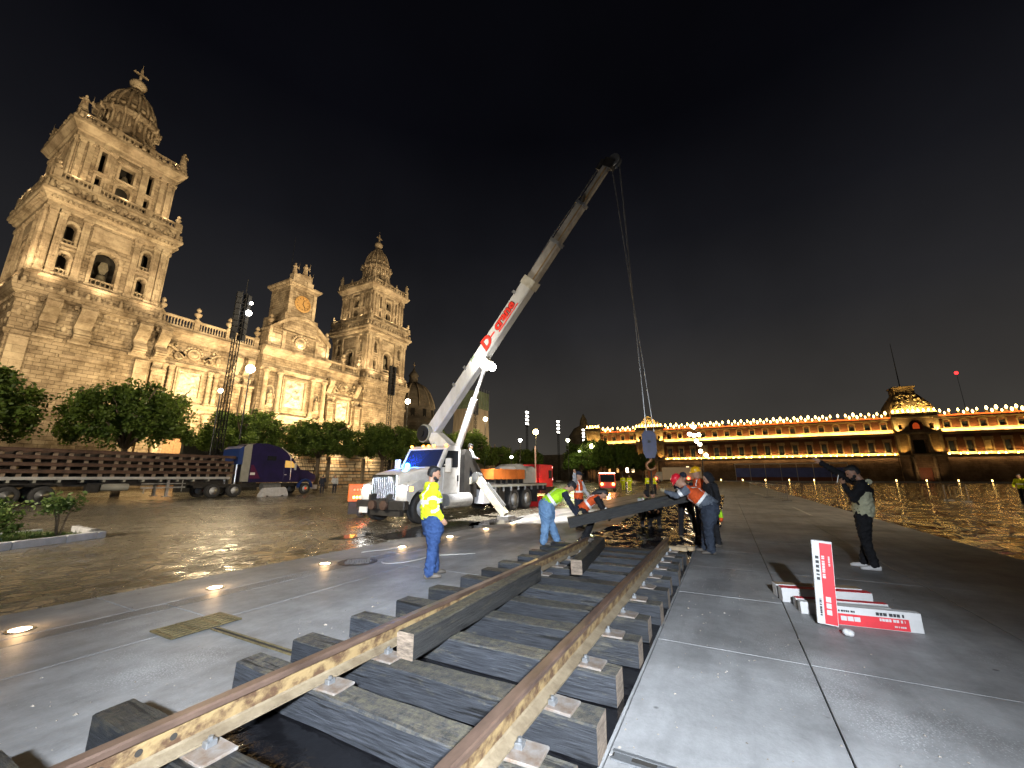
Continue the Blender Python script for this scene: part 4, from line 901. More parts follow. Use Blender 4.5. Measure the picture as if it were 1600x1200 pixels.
# local frame: u runs south, depth runs east into the building
PM = Matrix.Translation((0, 0, 0)) @ Matrix.Rotation(-math.pi/2, 4, 'Z')   # u -> -Y, depth -> +X
def PU(y): return -y
Y0, Y1 = 54.0, -118.0
pav = [(54.0, 47.6, 22.6, 'north'), (32.4, 21.4, 21.8, 'gate'), (-50.2, -61.4, 21.8, 'centre')]
segs = [(47.6, 32.4), (21.4, -50.2), (-61.4, -118.0)]
me_lamp = MB().lathe([(0.10, 0), (0.13, 0.08), (0.26, 0.3), (0.28, 0.5), (0.20, 0.75), (0.06, 0.98)], n=8).mesh('lamp', M_LAMPGOLD, True)
me_mer = MB().lathe([(0.36, 0), (0.36, 0.35), (0.2, 0.42), (0.34, 0.6), (0.36, 0.95), (0.22, 1.25), (0.05, 1.4)], n=8).mesh('merlon', M_PTRIM, True)
me_ledge_lamp = MB().lathe([(0.08, 0), (0.2, 0.06), (0.22, 0.3), (0.05, 0.5)], n=8).mesh('lamp', M_LAMPGOLD, True)
GLOW = (1.0, 0.60, 0.14)
M_CURT = mat('pale_curtain_behind_glass', (0.20, 0.15, 0.09), 0.4, var=0.3, vscale=2)
for (ya, yb) in segs:
    L = ya - yb; n = max(2, int(round(L/4.1))); p = L/n; c0 = PU(ya)
    ops = []; xs = [c0 + p*(k + 0.5) for k in range(n)]
    gap = [x for x in xs]
    for x in gap:
        ops.append((x - 0.75, x + 0.75, 9.3, 12.6, False)); ops.append((x - 0.75, x + 0.75, 17.0, 18.6, False))
    b = MB(PM); wall_open(b, c0, c0 + L, 8.0, 20.2, 0.9, ops); wl = b.build('wall', M_TEZ, pal)
    b = MB(PM); b.box(c0, c0 + L, -0.15, 0.85, -0.1, 7.99); b.box(c0, c0 + L, -0.35, 0.6, -0.1, 1.0); b.build('ground_floor', M_PBASE, wl)
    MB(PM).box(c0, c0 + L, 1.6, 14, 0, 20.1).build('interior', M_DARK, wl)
    for (z, h, pr) in ((7.9, 0.55, 0.75), (15.0, 0.5, 0.6), (19.9, 0.55, 0.7)):
        b = MB(PM); b.box(c0 + .01, c0 + L - .01, -pr, 0.02, z, z + h); b.box(c0 + .02, c0 + L - .02, -pr*0.6, 0.02, z - 0.25, z - .005); b.build('cornice', M_PTRIM, wl)
    MB(PM).box(c0 + .01, c0 + L - .01, -0.12, 0.02, 15.51, 16.7).build('parapet_band', M_PTRIM, wl)
    MB(PM).box(c0 + .01, c0 + L - .01, -0.10, 0.02, 8.46, 9.25).build('balcony_band', M_PTRIM, wl)
    MB(PM).box(c0 + .01, c0 + L - .01, -0.1, 0.5, 20.46, 20.95).build('parapet', mat('red_parapet', (0.32, 0.06, 0.025), 0.85, var=0.25, vscale=0.6), wl)
    for x in xs:
        w = MB(PM); w.box(x - 1.05, x - 0.755, -0.16, 0.02, 8.5, 13.2); w.box(x + 0.755, x + 1.05, -0.16, 0.02, 8.5, 13.2); w.box(x - 1.2, x + 1.2, -0.2, 0.02, 12.75, 13.7)
        wf = w.build('window_surround', M_PTRIM, wl)
        MB(PM).box(x - 0.74, x + 0.74, 0.5, 0.55, 8.5, 12.6).build('pane', M_GLASS if random.random() > .12 else M_CURT, wf)
        bl = MB(PM); bl.box(x - 1.1, x + 1.1, -0.7, -0.66, 9.35, 9.4)
        for k in range(8): bl.box(x - 1.08 + k*0.3, x - 1.05 + k*0.3, -0.69, -0.66, 8.5, 9.36)
        bl.build('balcony_rail', M_IRON, wf)
        w = MB(PM); w.box(x - 1.0, x - 0.755, -0.16, 0.02, 16.72, 18.9); w.box(x + 0.755, x + 1.0, -0.16, 0.02, 16.72, 18.9)
        for k in range(6):
            a0, a1 = math.pi*k/6, math.pi*(k+1)/6
            w.prism([(x + 0.7*math.cos(a0), 18.75 + .45*math.sin(a0)), (x + 1.15*math.cos(a0), 18.75 + .85*math.sin(a0)), (x + 1.15*math.cos(a1), 18.75 + .85*math.sin(a1)), (x + 0.7*math.cos(a1), 18.75 + .45*math.sin(a1))], -0.25, 0.02)
        wf2 = w.build('window_surround', M_PTRIM, wl)
        MB(PM).box(x - 0.74, x + 0.74, 0.4, 0.45, 17.0, 18.6).build('pane', M_GLASS, wf2)
        for s in (-1, 1):
            if PU(0) + 90 > x: link('lamp', me_ledge_lamp, wl, PM @ T(x + s*1.25, -0.5, 8.47))
    k = 0; q = 2.07; m = int(L/q)
    for k in range(m):
        u = c0 + L*(k + 0.5)/m
        if u > 90: continue
        rz_ = random.uniform(0.78, 1.22); r2_ = random.uniform(0.75, 1.2)
        link('merlon', me_mer, wl, PM @ T(u, 0.25, 20.96)); link('lamp', me_lamp, wl, PM @ T(u, -0.15, 21.75) @ Matrix.Scale(1.15*rz_, 4))
        if random.random() > .06: link('lamp', me_lamp, wl, PM @ T(u + q/2 + random.uniform(-.12, .12), -0.25, 20.96) @ Matrix.Scale(1.1*r2_, 4))
    yc = (ya + yb)/2
    # continuous light strips standing on the ledges, washing the wall above them
    o = strip('ledge_light_strip', (174.3, yc, 15.56), (174.95, yc, 16.35), 170*L, GLOW, L - 0.4, 0.12, 110)
    o = strip('balcony_light_strip', (174.33, yc, 8.52), (174.95, yc, 9.05), 110*L, GLOW, L - 0.4, 0.12, 110)
    o = strip('roof_light_strip', (174.5, yc, 20.5), (175.4, yc, 21.2), 26*L, (1.0, 0.55, 0.12), L - 0.4, 0.12)
    o = strip('ground_wash', (174.3, yc, 7.6), (174.8, yc, 5.0), 9*L, (1, 0.6, 0.25), L - 0.4, 0.12)

for (ya, yb, zt, nm) in pav:
    c0, L = PU(ya), ya - yb; cx = c0 + L/2
    b = MB(PM)
    if nm == 'north': ops = [(cx - 0.8, cx + 0.8, 9.3, 12.6, False)]
    else: ops = [(cx - 1.5, cx + 1.5, 9.0, 13.2, False), (cx - 1.1, cx + 1.1, 16.6, 18.2, True), (cx - 1.6, cx + 1.6, 0.0, 4.4, nm == 'gate'), (cx - 4.2, cx - 3.2, 16.6, 18.4, False), (cx + 3.2, cx + 4.2, 16.6, 18.4, False)]
    # columns of openings must not overlap: split into three vertical strips
    if nm == 'north':
        wall_open(b, c0, c0 + L, -0.1, zt, 1.6, ops)
    else:
        wall_open(b, c0, cx - 2.2, -0.1, zt, 1.6, [ops[3]]); wall_open(b, cx + 2.2, c0 + L, -0.1, zt, 1.6, [ops[4]])
        for o_ in ops[:3]: pass
        b.box(cx - 2.2, cx - 1.6, 0, 1.6, -0.1, zt); b.box(cx + 1.6, cx + 2.2, 0, 1.6, -0.1, zt)
        wall_open(b, cx - 1.6, cx + 1.6, -0.1, 8.0, 1.6, [ops[2]]); wall_open(b, cx - 1.6, cx + 1.6, 8.0, 15, 1.6, [(cx - 1.6, cx + 1.6, 9.0, 13.2, False)])
        wall_open(b, cx - 1.6, cx + 1.6, 15, zt, 1.6, [(cx - 1.6, cx + 1.6, 16.4, 18.0, True)])
    b.M = PM @ Matrix.Translation((0, -0.9, 0)) if False else PM
    pw = b.build('pavilion', M_PBASE, pal, ); pw.location.x = -0.9
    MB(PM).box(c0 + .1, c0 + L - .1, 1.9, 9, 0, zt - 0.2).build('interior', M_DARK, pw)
    for z, h, pr in ((7.9, 0.6, 0.6), (15.0, 0.6, 0.6), (zt - 1.6, 0.5, 0.5), (zt - 0.1, 0.4, 0.7)):
        MB(PM).box(c0 - .2, c0 + L + .2, -pr, 0.02, z, z + h).build('cornice', M_PTRIM, pw)
    for u in (c0 + 0.5, c0 + L - 0.5): pilaster(u, 8.6, 15.0, 0.8, 0.3, PM, pw, M_PTRIM, False); pilaster(u, 15.7, zt - 1.7, 0.8, 0.3, PM, pw, M_PTRIM, False)
    if nm != 'north':
        for u in (cx - 2.4, cx + 2.4): column(u, 0, 7.9, 0.4, -0.5, PM, pw, M_PTRIM); column(u, 8.5, 15.0, 0.35, -0.4, PM, pw, M_PTRIM)
        MB(PM).box(cx - 1.7, cx + 1.7, 0.6, 0.7, 0, 6).build('door', mat('red_brown_door', (0.16, 0.045, 0.02), 0.6, var=0.3), pw)
    m = int(L/1.15)
    for k in range(m):
        u = c0 + L*(k + 0.5)/m
        link('lamp', me_lamp, pw, PM @ T(u, -0.4, zt + 0.31) @ Matrix.Scale(1.0, 4)); link('merlon', me_mer, pw, PM @ T(u, 0.4, zt + 0.3) @ Matrix.Scale(0.9, 4))
    yc = (ya + yb)/2
    for s in (-1, 1):
        spot('pavilion_uplight', (173.1, yc + s*(L/2 - 1.2), 15.7), (174.3, yc + s*(L/2 - 1.2), 19.5), 4500, (1, 0.68, 0.2), 100, 0.8, 0.1)
        spot('pavilion_uplight', (173.1, yc + s*(L/2 - 1.5), 8.6), (174.3, yc + s*(L/2 - 1.5), 12.5), 1300, GLOW, 90, 0.8, 0.1)
    spot('pavilion_base_light', (169, yc, 0.6), (174.2, yc, 5.5), 900, (1, .62, .28), 100, 0.9, 0.2)
    strip('pavilion_strip', (173.0, yc, zt + 0.35), (174.6, yc, zt + 2.0), 2600, (1, 0.66, 0.16), L, 0.15)
    if nm == 'gate':
        g = MB(PM); g.prism([(cx - 5.3, zt + 0.32), (cx + 5.3, zt + 0.32), (cx + 5.0, zt + 1.6), (cx + 2.8, zt + 2.4), (cx + 1.6, zt + 4.2), (cx, zt + 4.9), (cx - 1.6, zt + 4.2), (cx - 2.8, zt + 2.4), (cx - 5.0, zt + 1.6)], 0.9, 2.2)
        g.build('gable', M_PTRIM, pw); medallion(cx, zt + 2.4, 0.9, PM @ Matrix.Translation((0, 0.8, 0)), pw)
    if nm == 'centre':
        g = MB(PM @ Matrix.Translation((cx, 5.6, 0)))
        g.loft([sq(h) for h in (5.5, 5.3, 4.6, 3.7, 3.0, 2.6, 2.6, 2.9, 2.9)], [zt + 0.3, zt + 1.8, zt + 3.6, zt + 5.2, zt + 6.4, zt + 7.0, zt + 9.0, zt + 9.1, zt + 9.5])
        g.build('bell_gable', M_PBASE, pw); rg = random.Random(4); g = MB(PM)
        for k in range(46):
            t = rg.random(); u = cx + rg.uniform(-1, 1)*(4.9 - 2.2*t); g.ball((u, 0.1 + 2.3*t, zt + 1.5 + 5.0*t), rg.uniform(0.25, 0.55), 7, 5)
        g.build('relief', M_PTRIM, pw, True)
        MB(PM).cyl((cx, 5.6, zt + 9.4), (cx, 5.6, zt + 25.5), 0.17, 0.07, n=8).build('flagpole', M_IRON, pw)
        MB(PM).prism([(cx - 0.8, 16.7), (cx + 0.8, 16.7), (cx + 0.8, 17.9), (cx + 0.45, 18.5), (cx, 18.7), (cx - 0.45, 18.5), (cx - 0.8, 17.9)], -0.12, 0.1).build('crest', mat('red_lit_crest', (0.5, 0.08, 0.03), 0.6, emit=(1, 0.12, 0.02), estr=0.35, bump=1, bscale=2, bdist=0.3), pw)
        spot('gable_uplight', (171.5, yc, zt + 0.5), (178, yc, zt + 6), 4000, (1, 0.75, 0.25), 120, 0.8, 0.3)
for y in (51, 44.5, 41, 37): 
    f = MB(PM).box(-y - 0.45, -y + 0.45, -0.19, -0.16, 3.4, 5.2).build('lit_window', lamp_mat('lit_window_glass', (1.0, 0.55, 0.18), 1.2) if y > 38 else M_LAMPWARM, pal)
for y in (34.6, 13.4):
    f = MB(PM).box(-y - 0.5, -y + 0.5, -0.19, -0.16, 3.4, 5.6).build('lit_window', lamp_mat('lit_window_glass', (1.0, 0.75, 0.4), 3.0), pal)
    MB(PM).box(-y - 0.04, -y + 0.04, -0.22, -0.17, 3.4, 5.6).build('mullion', M_IRON, f)

# blue-panelled site fence in front of the palace
fe = thing('site_fence', 'white framed site fence with blue panels before the palace', 'fence', (168, -19, 0))
M_BLUE = mat('blue_fence_panel', (0.10, 0.13, 0.42), 0.6, var=0.2, vscale=0.5); M_WFR = mat('white_frame_paint', (0.65, 0.62, 0.6), 0.6)
for k in range(8):
    y = 16.0 - 4.6*k
    MB().box(-0.05, 0.05, y - 0.06, y + 0.06, 0, 6.3).build('post', M_WFR, fe)
    if k < 7:
        MB().box(0.0, 0.04, y - 4.5, y - 0.1, 1.5, 4.6).build('panel', M_BLUE, fe)
        MB().box(-0.02, 0.05, y - 4.54, y - 0.06, 0.1, 1.45).build('panel', mat('red_brown_fence_board', (0.16, 0.05, 0.03), 0.7), fe)
        MB().box(-0.06, 0.06, y - 4.54, y - 0.06, 5.9, 6.2).build('beam', M_WFR, fe)
# kerb with small lamps at the far side of the square
kb = thing('far_kerb', 'low pale kerb with small lamps at the far side of the square', 'kerb', (150, 0, 0))
MB().box(0, 1.2, -90, 12, -0.1, 0.35).build('kerb_stone', mat('pale_grey_kerb', (0.3, 0.29, 0.3), 0.7, var=0.2), kb)
for k in range(14): MB().lathe([(0.10, 0.35), (0.11, 0.6), (0.16, 0.66), (0.07, 0.85)], (0.3, 8 - k*6.2, 0), 8).build('lamp', M_LAMPGOLD, kb)
# ================================================================== trees, shrubs, planter
def leaf_mat(name, c1, c2, tr=0.35):
    m = bpy.data.materials.new(name); m.use_nodes = True; n = m.node_tree.nodes; l = m.node_tree.links
    b = n['Principled BSDF']; o = n['Material Output']; b.inputs['Roughness'].default_value = 0.5; b.inputs['Specular IOR Level'].default_value = 0.35
    g = n.new('ShaderNodeNewGeometry'); t = n.new('ShaderNodeTexNoise'); t.inputs['Scale'].default_value = 1.3; t.inputs['Detail'].default_value = 5
    l.new(g.outputs['Position'], t.inputs['Vector']); rp = n.new('ShaderNodeValToRGB')
    rp.color_ramp.elements[0].position = 0.35; rp.color_ramp.elements[0].color = (*c1, 1); rp.color_ramp.elements[1].position = 0.68; rp.color_ramp.elements[1].color = (*c2, 1)
    l.new(t.outputs['Fac'], rp.inputs[0]); l.new(rp.outputs[0], b.inputs['Base Color'])
    tl = n.new('ShaderNodeBsdfTranslucent'); l.new(rp.outputs[0], tl.inputs[0]); mx = n.new('ShaderNodeMixShader'); mx.inputs[0].default_value = tr
    l.new(b.outputs[0], mx.inputs[1]); l.new(tl.outputs[0], mx.inputs[2]); l.new(mx.outputs[0], o.inputs[0])
    return m
M_LEAF = leaf_mat('laurel_leaves', (0.045, 0.085, 0.016), (0.15, 0.22, 0.04), 0.45)
M_LEAF2 = leaf_mat('shrub_leaves', (0.055, 0.10, 0.022), (0.13, 0.19, 0.05))
M_BARK = mat('grey_brown_bark', (0.10, 0.075, 0.05), 0.9, var=0.4, vscale=4, bump=0.8, bscale=9, stretch=(1, 1, 0.3))
def crown_mesh(seed, rx, rz, nclump, nleaf, ls, cl=0.95, m=None, flat=0.5):
    """leaf faces gathered in clumps spread over an uneven dome"""
    rnd = random.Random(seed); vs = []; fs = []
    cs = []
    for k in range(nclump):
        a = rnd.uniform(0, 2*math.pi); t = rnd.uniform(-flat, 1); rr = math.sqrt(max(0, 1 - t*t))
        f = rnd.uniform(0.62, 0.98) if rnd.random() < 0.75 else rnd.uniform(0.2, 0.6)
        cs.append((rx*rr*math.cos(a)*f, rx*rr*math.sin(a)*f, rz*t*f, rnd.uniform(0.6, 1.3)*cl))
    for (x, y, z, r) in cs:
        for q in range(nleaf):
            u = Vector((rnd.gauss(0, 1), rnd.gauss(0, 1), rnd.gauss(0, 1))).normalized()*r*rnd.uniform(0.35, 1.0)
            c = Vector((x, y, z)) + Vector((u.x, u.y, u.z*0.75))
            d = Vector((rnd.gauss(0, 1), rnd.gauss(0, 1), rnd.gauss(-0.3, 0.6))).normalized()*ls*rnd.uniform(0.7, 1.3)
            w = d.orthogonal().normalized(); w.rotate(Matrix.Rotation(rnd.uniform(0, 6.28), 3, d.normalized())); w *= d.length*0.30
            i = len(vs); vs += [c - d*0.5, c + w, c + d*0.5, c - w]; fs.append((i, i+1, i+2, i+3))
    b = MB(); b.v = vs; b.f = fs
    return b.mesh('crown', m or M_LEAF, recalc=False)
def trunk_mesh(seed, h, rx, rz, r=0.24):
    rnd = random.Random(seed); b = MB()
    p = [(0, 0, -0.1), (rnd.uniform(-.06, .06), rnd.uniform(-.06, .06), h*0.5), (rnd.uniform(-.15, .15), rnd.uniform(-.15, .15), h)]
    b.tube(p, [r*1.3, r, r*0.85], 9)
    for k in range(7):
        a = 2*math.pi*k/7 + rnd.uniform(-.3, .3); q = Vector(p[2]); L = rx*rnd.uniform(0.55, 0.85)
        m1 = q + Vector((math.cos(a)*L*0.45, math.sin(a)*L*0.45, rz*rnd.uniform(0.5, 0.8)))
        e = q + Vector((math.cos(a+.2)*L, math.sin(a+.2)*L, rz*rnd.uniform(0.7, 1.5)))
        b.tube([q, m1, e], [r*0.6, r*0.4, r*0.14], 6)
        b.tube([m1, m1 + Vector((rnd.uniform(-1, 1), rnd.uniform(-1, 1), rnd.uniform(0.6, 1.4)))], [r*0.3, r*0.08], 5)
    return b.mesh('trunk', M_BARK, True)
CR = [crown_mesh(s, 4.5, 3.0, 150, 140, 0.27, 0.85) for s in (1, 2, 3)]
TK = [trunk_mesh(s, 2.6, 4.5, 2.6) for s in (1, 2, 3)]
def tree(x, y, label, rx=4.6, top=9.4, bot=3.3, k=0, group='clipped laurel trees before the cathedral'):
    t = thing('laurel_tree', label, 'tree', (x, y, 0), k*2.1, group)
    rz = (top - bot)/2*1.0; sc = rx/5.1
    c = link('crown', CR[k % 3], t); c.location = (0, 0, bot + (top-bot)*0.40); c.scale = (sc, sc, (top - bot)*0.60/3.5); c.rotation_euler = (0, 0, k*1.7)
    q = link('trunk', TK[(k+1) % 3], t); s = (bot + 0.6)/2.6; q.scale = (sc, sc, s)
    return t
TR = [(4.6, 'laurel tree at the left edge above the trailer rear', 5.9, 10.2, 3.2), (15.0, 'wide dark laurel tree above the trailer load', 5.2, 10.4, 3.3), (24.4, 'laurel tree rising behind the cab of the navy lorry', 4.6, 9.2, 3.4), (33.8, 'bright green laurel tree right of the navy lorry', 5.6, 9.2, 3.3),
      (44.0, 'laurel tree with forked trunk left of the crane cab', 5.5, 10.0, 3.4), (55.0, 'laurel tree directly behind the crane cab', 5.4, 10.6, 3.4), (66.5, 'laurel tree showing between boom and lift cylinder', 5.2, 11.3, 3.2), (79, 'laurel tree behind the orange cargo, glowing yellow', 5.0, 9.0, 3.0)]
for k, (x, lb, rx, top, bot) in enumerate(TR): tree(x, 45.0 + (k % 2)*0.6, lb, rx, top, bot, k)
for k, (x, y, lb, rx, top) in enumerate(((96, 46, 'rounded pale tree right of the scaffolded tower', 5.0, 9.6), (104, 34, 'low rounded tree lit by the yellow street lamp', 5.2, 8.6), (118, 34, 'tall dark tree before the distant dome', 6.5, 13.5), (122, 27.5, 'dark tree left of the palace corner lamp', 6.0, 12.5), (130, 42, 'dark tree filling the gap behind the street lamps', 7.0, 14.5), (128, 22.5, 'smaller tree nearest the palace corner', 4.5, 9.5))):
    tree(x, y, lb, rx, top, 2.6, k + 1, 'trees toward the palace corner')

# kerbed planter at the left
pl = thing('planter', 'kerbed planting bed with pale stone edge at the left', 'planter', (5.1, 15.2, 0), math.atan2(0.71, 2.06))
M_KERB = mat('pale_kerb_stone', (0.42, 0.42, 0.43), 0.7, var=0.2, vscale=4, bump=0.3, bscale=30)
for k in range(8):
    MB().cbox(-0.98 - k*1.0, -0.0 - k*1.0 if k else -0.32, -0.0, 0.16, -0.1, 0.16, 0.012).build('kerb_stone', M_KERB, pl)
    MB().cbox(-0.98 - k*1.0, -0.0 - k*1.0, 2.3, 2.46, -0.1, 0.15, 0.012).build('kerb_stone', M_KERB, pl)
MB().cbox(-0.31, -0.12, 0.0, 0.16, -0.1, 0.16, 0.012).build('kerb_stone', M_KERB, pl)
MB(T(-0.12, 0.08, 0, R(68))).cbox(-0.0, 2.42, -0.06, 0.10, -0.1, 0.155, 0.012).build('kerb_stone', M_KERB, pl)
MB().box(-9, -0.15, 0.15, 2.31, -0.1, 0.10).build('soil', mat('turf_soil', (0.10, 0.115, 0.03), 0.95, var=0.6, vscale=5, bump=0.8, bscale=25, col2=(0.05, 0.06, 0.015)), pl)
gv = []; gf = []; rnd = random.Random(5)
for k in range(5200):
    x = rnd.uniform(-8.8, -0.4); y = rnd.uniform(0.2, 2.25); h = rnd.uniform(0.04, 0.13); a = rnd.uniform(0, 6.28); i = len(gv)
    gv += [Vector((x - 0.012*math.cos(a), y - 0.012*math.sin(a), 0.09)), Vector((x + 0.012*math.cos(a), y + 0.012*math.sin(a), 0.09)), Vector((x + rnd.uniform(-.05, .05), y + rnd.uniform(-.05, .05), 0.1 + h))]; gf.append((i, i+1, i+2))
b = MB(); b.v = gv; b.f = gf; o = b.build('grass', M_LEAF2, pl, recalc=False); o['kind'] = 'stuff'
def shrub(px, py, label, rx, h, nst, seed, n=26, base=0.3):
    t = thing('shrub', label, 'shrub', (px, py, 0.09)); rnd = random.Random(seed)
    c = link('crown', crown_mesh(seed, rx, (h - base)/2, n, 34, 0.10, 0.26, M_LEAF2, 0.8), t); c.location = (0, 0, base + (h - base)/2)
    for k in range(nst):
        a = rnd.uniform(0, 6.28); MB().tube([(0.04*math.cos(a), 0.04*math.sin(a), 0), (0.12*math.cos(a), 0.12*math.sin(a), h*0.4), (rx*0.6*math.cos(a), rx*0.6*math.sin(a), h*0.75)], [0.022, 0.017, 0.008], 6).build('stem', M_BARK, t)
shrub(2.95, 15.35, 'dense round shrub in the planter at the left edge', 0.55, 1.05, 3, 31, 40, 0.1)
shrub(4.15, 15.5, 'small loose shrub with bare stems near the planter end', 0.42, 1.05, 4, 33, 18, 0.42)
# ================================================================== lorry and trailer with track panels
M_NAVY = mat('navy_purple_truck_paint', (0.022, 0.014, 0.085), 0.28, 0.2, var=0.3, vscale=1.2, col2=(0.012, 0.01, 0.05), coat=0.6)
M_BLUEP = mat('blue_truck_paint', (0.02, 0.05, 0.20), 0.3, 0.2, coat=0.5)
M_GREYP = mat('grey_fairing_paint', (0.25, 0.25, 0.22), 0.45, var=0.15, vscale=2)
M_CHASSIS = mat('dirty_black_chassis', (0.03, 0.028, 0.026), 0.6, 0.3, var=0.4, vscale=4)
M_WHITEP = mat('white_truck_paint', (0.60, 0.61, 0.61), 0.35, var=0.25, vscale=2.2, coat=0.35, col2=(0.44, 0.43, 0.41), rvar=0.12)
M_RUST = mat('rusty_rail_steel', (0.075, 0.043, 0.030), 0.75, 0.2, var=0.4, vscale=3, bump=0.3, bscale=20)
M_OLDTIE = mat('weathered_timber_end', (0.028, 0.020, 0.016), 0.85, var=0.8, vscale=2.5, bump=0.5, bscale=12)
M_RIM = mat('bright_wheel_rim', (0.55, 0.56, 0.58), 0.35, 0.25, var=0.15, vscale=9)
_w = {}
def wheel_meshes(r, w, rimmat):
    key = (r, w, rimmat.name)
    if key not in _w:
        t = MB().lathe([(r*0.58, -w*0.46), (r*0.80, -w*0.5), (r*0.95, -w*0.46), (r, -w*0.36), (r, -w*.14), (r*0.985, -w*.12), (r*.985, w*.12), (r, w*.14), (r, w*0.36), (r*0.95, w*0.46), (r*0.80, w*0.5), (r*0.58, w*0.46), (r*0.58, -w*0.46)], n=28, axis='y', caps=False)
        rm = MB().lathe([(r*0.60, -w*0.44), (r*0.55, -w*0.40), (r*0.50, -w*0.18), (r*0.30, -w*0.12), (r*0.24, -w*0.34), (r*0.10, -w*0.40), (0.0, -w*0.40)], n=24, axis='y')
        rm.lathe([(r*0.60, w*0.44), (r*0.55, w*0.40), (r*0.50, w*0.18), (r*0.30, w*0.12), (r*0.24, w*0.34), (r*0.10, w*0.40), (0.0, w*0.40)], n=24, axis='y')
        for k in range(10):
            a = k*math.pi/5
            for s in (-1, 1): rm.cyl((r*0.36*math.cos(a), s*w*0.12, r*0.36*math.sin(a)), (r*0.36*math.cos(a), s*w*0.24, r*0.36*math.sin(a)), r*0.045, n=6)
        _w[key] = (t.mesh('tyre', M_RUBBER, True), rm.mesh('rim', rimmat, True))
    return _w[key]
def wheel(parent, x, y, r, w, rim=None, z=None):
    a, b = wheel_meshes(r, w, rim or M_STEEL)
    t = link('wheel', a, parent); t.location = (x, y, r if z is None else z); link('rim', b, t); return t

TY = 35.6    # near side of the trailer
tl = thing('flatbed_trailer', 'long grey flatbed trailer carrying stacked track panels', 'trailer', (0, TY, 0))
MB().cbox(1.5, 18.6, 0.0, 2.5, 1.42, 1.60, 0.02).build('deck', mat('grey_worn_deck_edge', (0.30, 0.30, 0.30), 0.6, var=0.35, vscale=2, stretch=(0.3, 1, 1)), tl)
for y in (0.7, 1.8): MB().box(1.6, 18.4, y - 0.08, y + 0.08, 1.0, 1.415).build('chassis_beam', M_CHASSIS, tl)
for k in range(16): MB().box(2.0 + k*1.0, 2.12 + k*1.0, 0.02, 2.48, 1.26, 1.41).build('cross_member', M_GREYP, tl)
for x in (4.4, 5.75, 7.15, 8.5):
    for y in (0.16, 2.34): wheel(tl, x, y, 0.53, 0.30)
    MB().box(x - 0.07, x + 0.07, 0.2, 2.3, 0.45, 0.6).build('axle', M_CHASSIS, tl)
MB().prism([(3.7, 1.2), (9.2, 1.2), (9.2, 1.0), (8.9, 1.14), (3.9, 1.14), (3.7, 1.0)], 0.0, 0.34).build('mudguard', M_CHASSIS, tl)
for x in (14.6,):
    for y in (0.3, 2.2): b = MB(); b.box(x - 0.08, x + 0.08, y - 0.08, y + 0.08, 0.25, 1.4); b.box(x - 0.22, x + 0.22, y - 0.16, y + 0.16, 0.2, 0.26); b.build('landing_leg', M_STEEL, tl)
MB().box(10.3, 10.9, 0.05, 0.5, 0.62, 1.2).build('tool_box', M_CHASSIS, tl)
MB().cyl((11.0, 0.35, 0.92), (12.4, 0.35, 0.92), 0.24, n=16).build('air_tank', M_GREYP, tl)
MB().bar((13.0, 0.08, 0.85), (15.6, 0.08, 0.85), 0.06, 0.10).bar((13.2, 0.08, 0.45), (13.2, 0.08, 0.85), 0.05, 0.05).bar((15.4, 0.08, 0.55), (15.4, 0.08, 1.4), 0.05, 0.05).bar((13.0, 0.08, 1.12), (15.6, 0.08, 1.12), 0.05, 0.06).build('side_guard', M_STEEL, tl)
me_t = [sleeper_mesh(2.25, 0.22, 0.2, 'y', M_OLDTIE, 40 + k) for k in range(3)]
rr = random.Random(8)
for lv in range(4):
    z = 1.60 + lv*0.415
    pn = thing('track_panel', ('lowest track panel, resting on the trailer deck', 'second track panel from the deck of the trailer', 'third track panel from the deck of the trailer', 'topmost rusty track panel of the trailer stack')[lv], 'track panel', (0, TY, z), 0, 'track panels stacked on the trailer')
    x = 2.2 + rr.uniform(0, 0.4); xe = 18.75 + rr.uniform(-.15, .15)
    while x < xe - 0.3:
        link('tie', me_t[rr.randrange(3)], pn, T(x, 1.25 + rr.uniform(-.06, .06), 0.002, 0 if rr.random() < .5 else math.pi)); x += rr.choice((0.62, 0.66, 0.72, 0.78))
    for y in (0.09, 2.4):
        b = MB(); b.prism([(y + p[0], 0.203 + p[1]*1.22) for p in RAILP], 1.6, xe, 'x'); b.build('rail', M_RUST, pn)

tr = thing('lorry', 'navy purple long nosed tractor lorry coupled to the trailer', 'lorry', (0, TY, 0))
for y in (0.8, 1.7): MB().box(16.4, 26.0, y - 0.06, y + 0.06, 0.75, 1.02).build('chassis_rail', M_CHASSIS, tr)
for x in (17.5, 19.05):
    for y in (0.18, 2.32): wheel(tr, x, y, 0.52, 0.46, M_RIM)
for y in (0.16, 2.34):
    w_ = wheel(tr, 25.35, y, 0.52, 0.30, M_RIM)
b = MB()   # sleeper and cab outline in (x, z), extruded across
body = [(20.0, 1.15), (24.55, 1.15), (24.62, 2.35), (23.9, 3.15), (23.2, 3.75), (22.3, 4.25), (21.2, 4.45), (20.3, 4.42), (20.0, 4.3)]
b.prism(body, 0.06, 2.44); cb = b.build('cab', M_NAVY, tr)
MB().prism([(19.35, 1.2), (19.98, 1.2), (19.98, 4.32), (19.6, 4.28), (19.35, 4.0)], 0.0, 0.12).build('side_extender', M_GREYP, tr)
MB().prism([(19.0, 2.6), (19.34, 2.6), (19.34, 4.15), (19.0, 3.9)], 0.05, 2.45).build('roof_deflector', M_BLUEP, tr)
b = MB(); b.prism([(24.56, 1.12), (26.4, 1.12), (26.55, 1.4), (26.5, 1.75), (25.7, 2.12), (24.63, 2.32)], 0.28, 2.22); hd = b.build('hood', M_NAVY, tr)
b = MB()
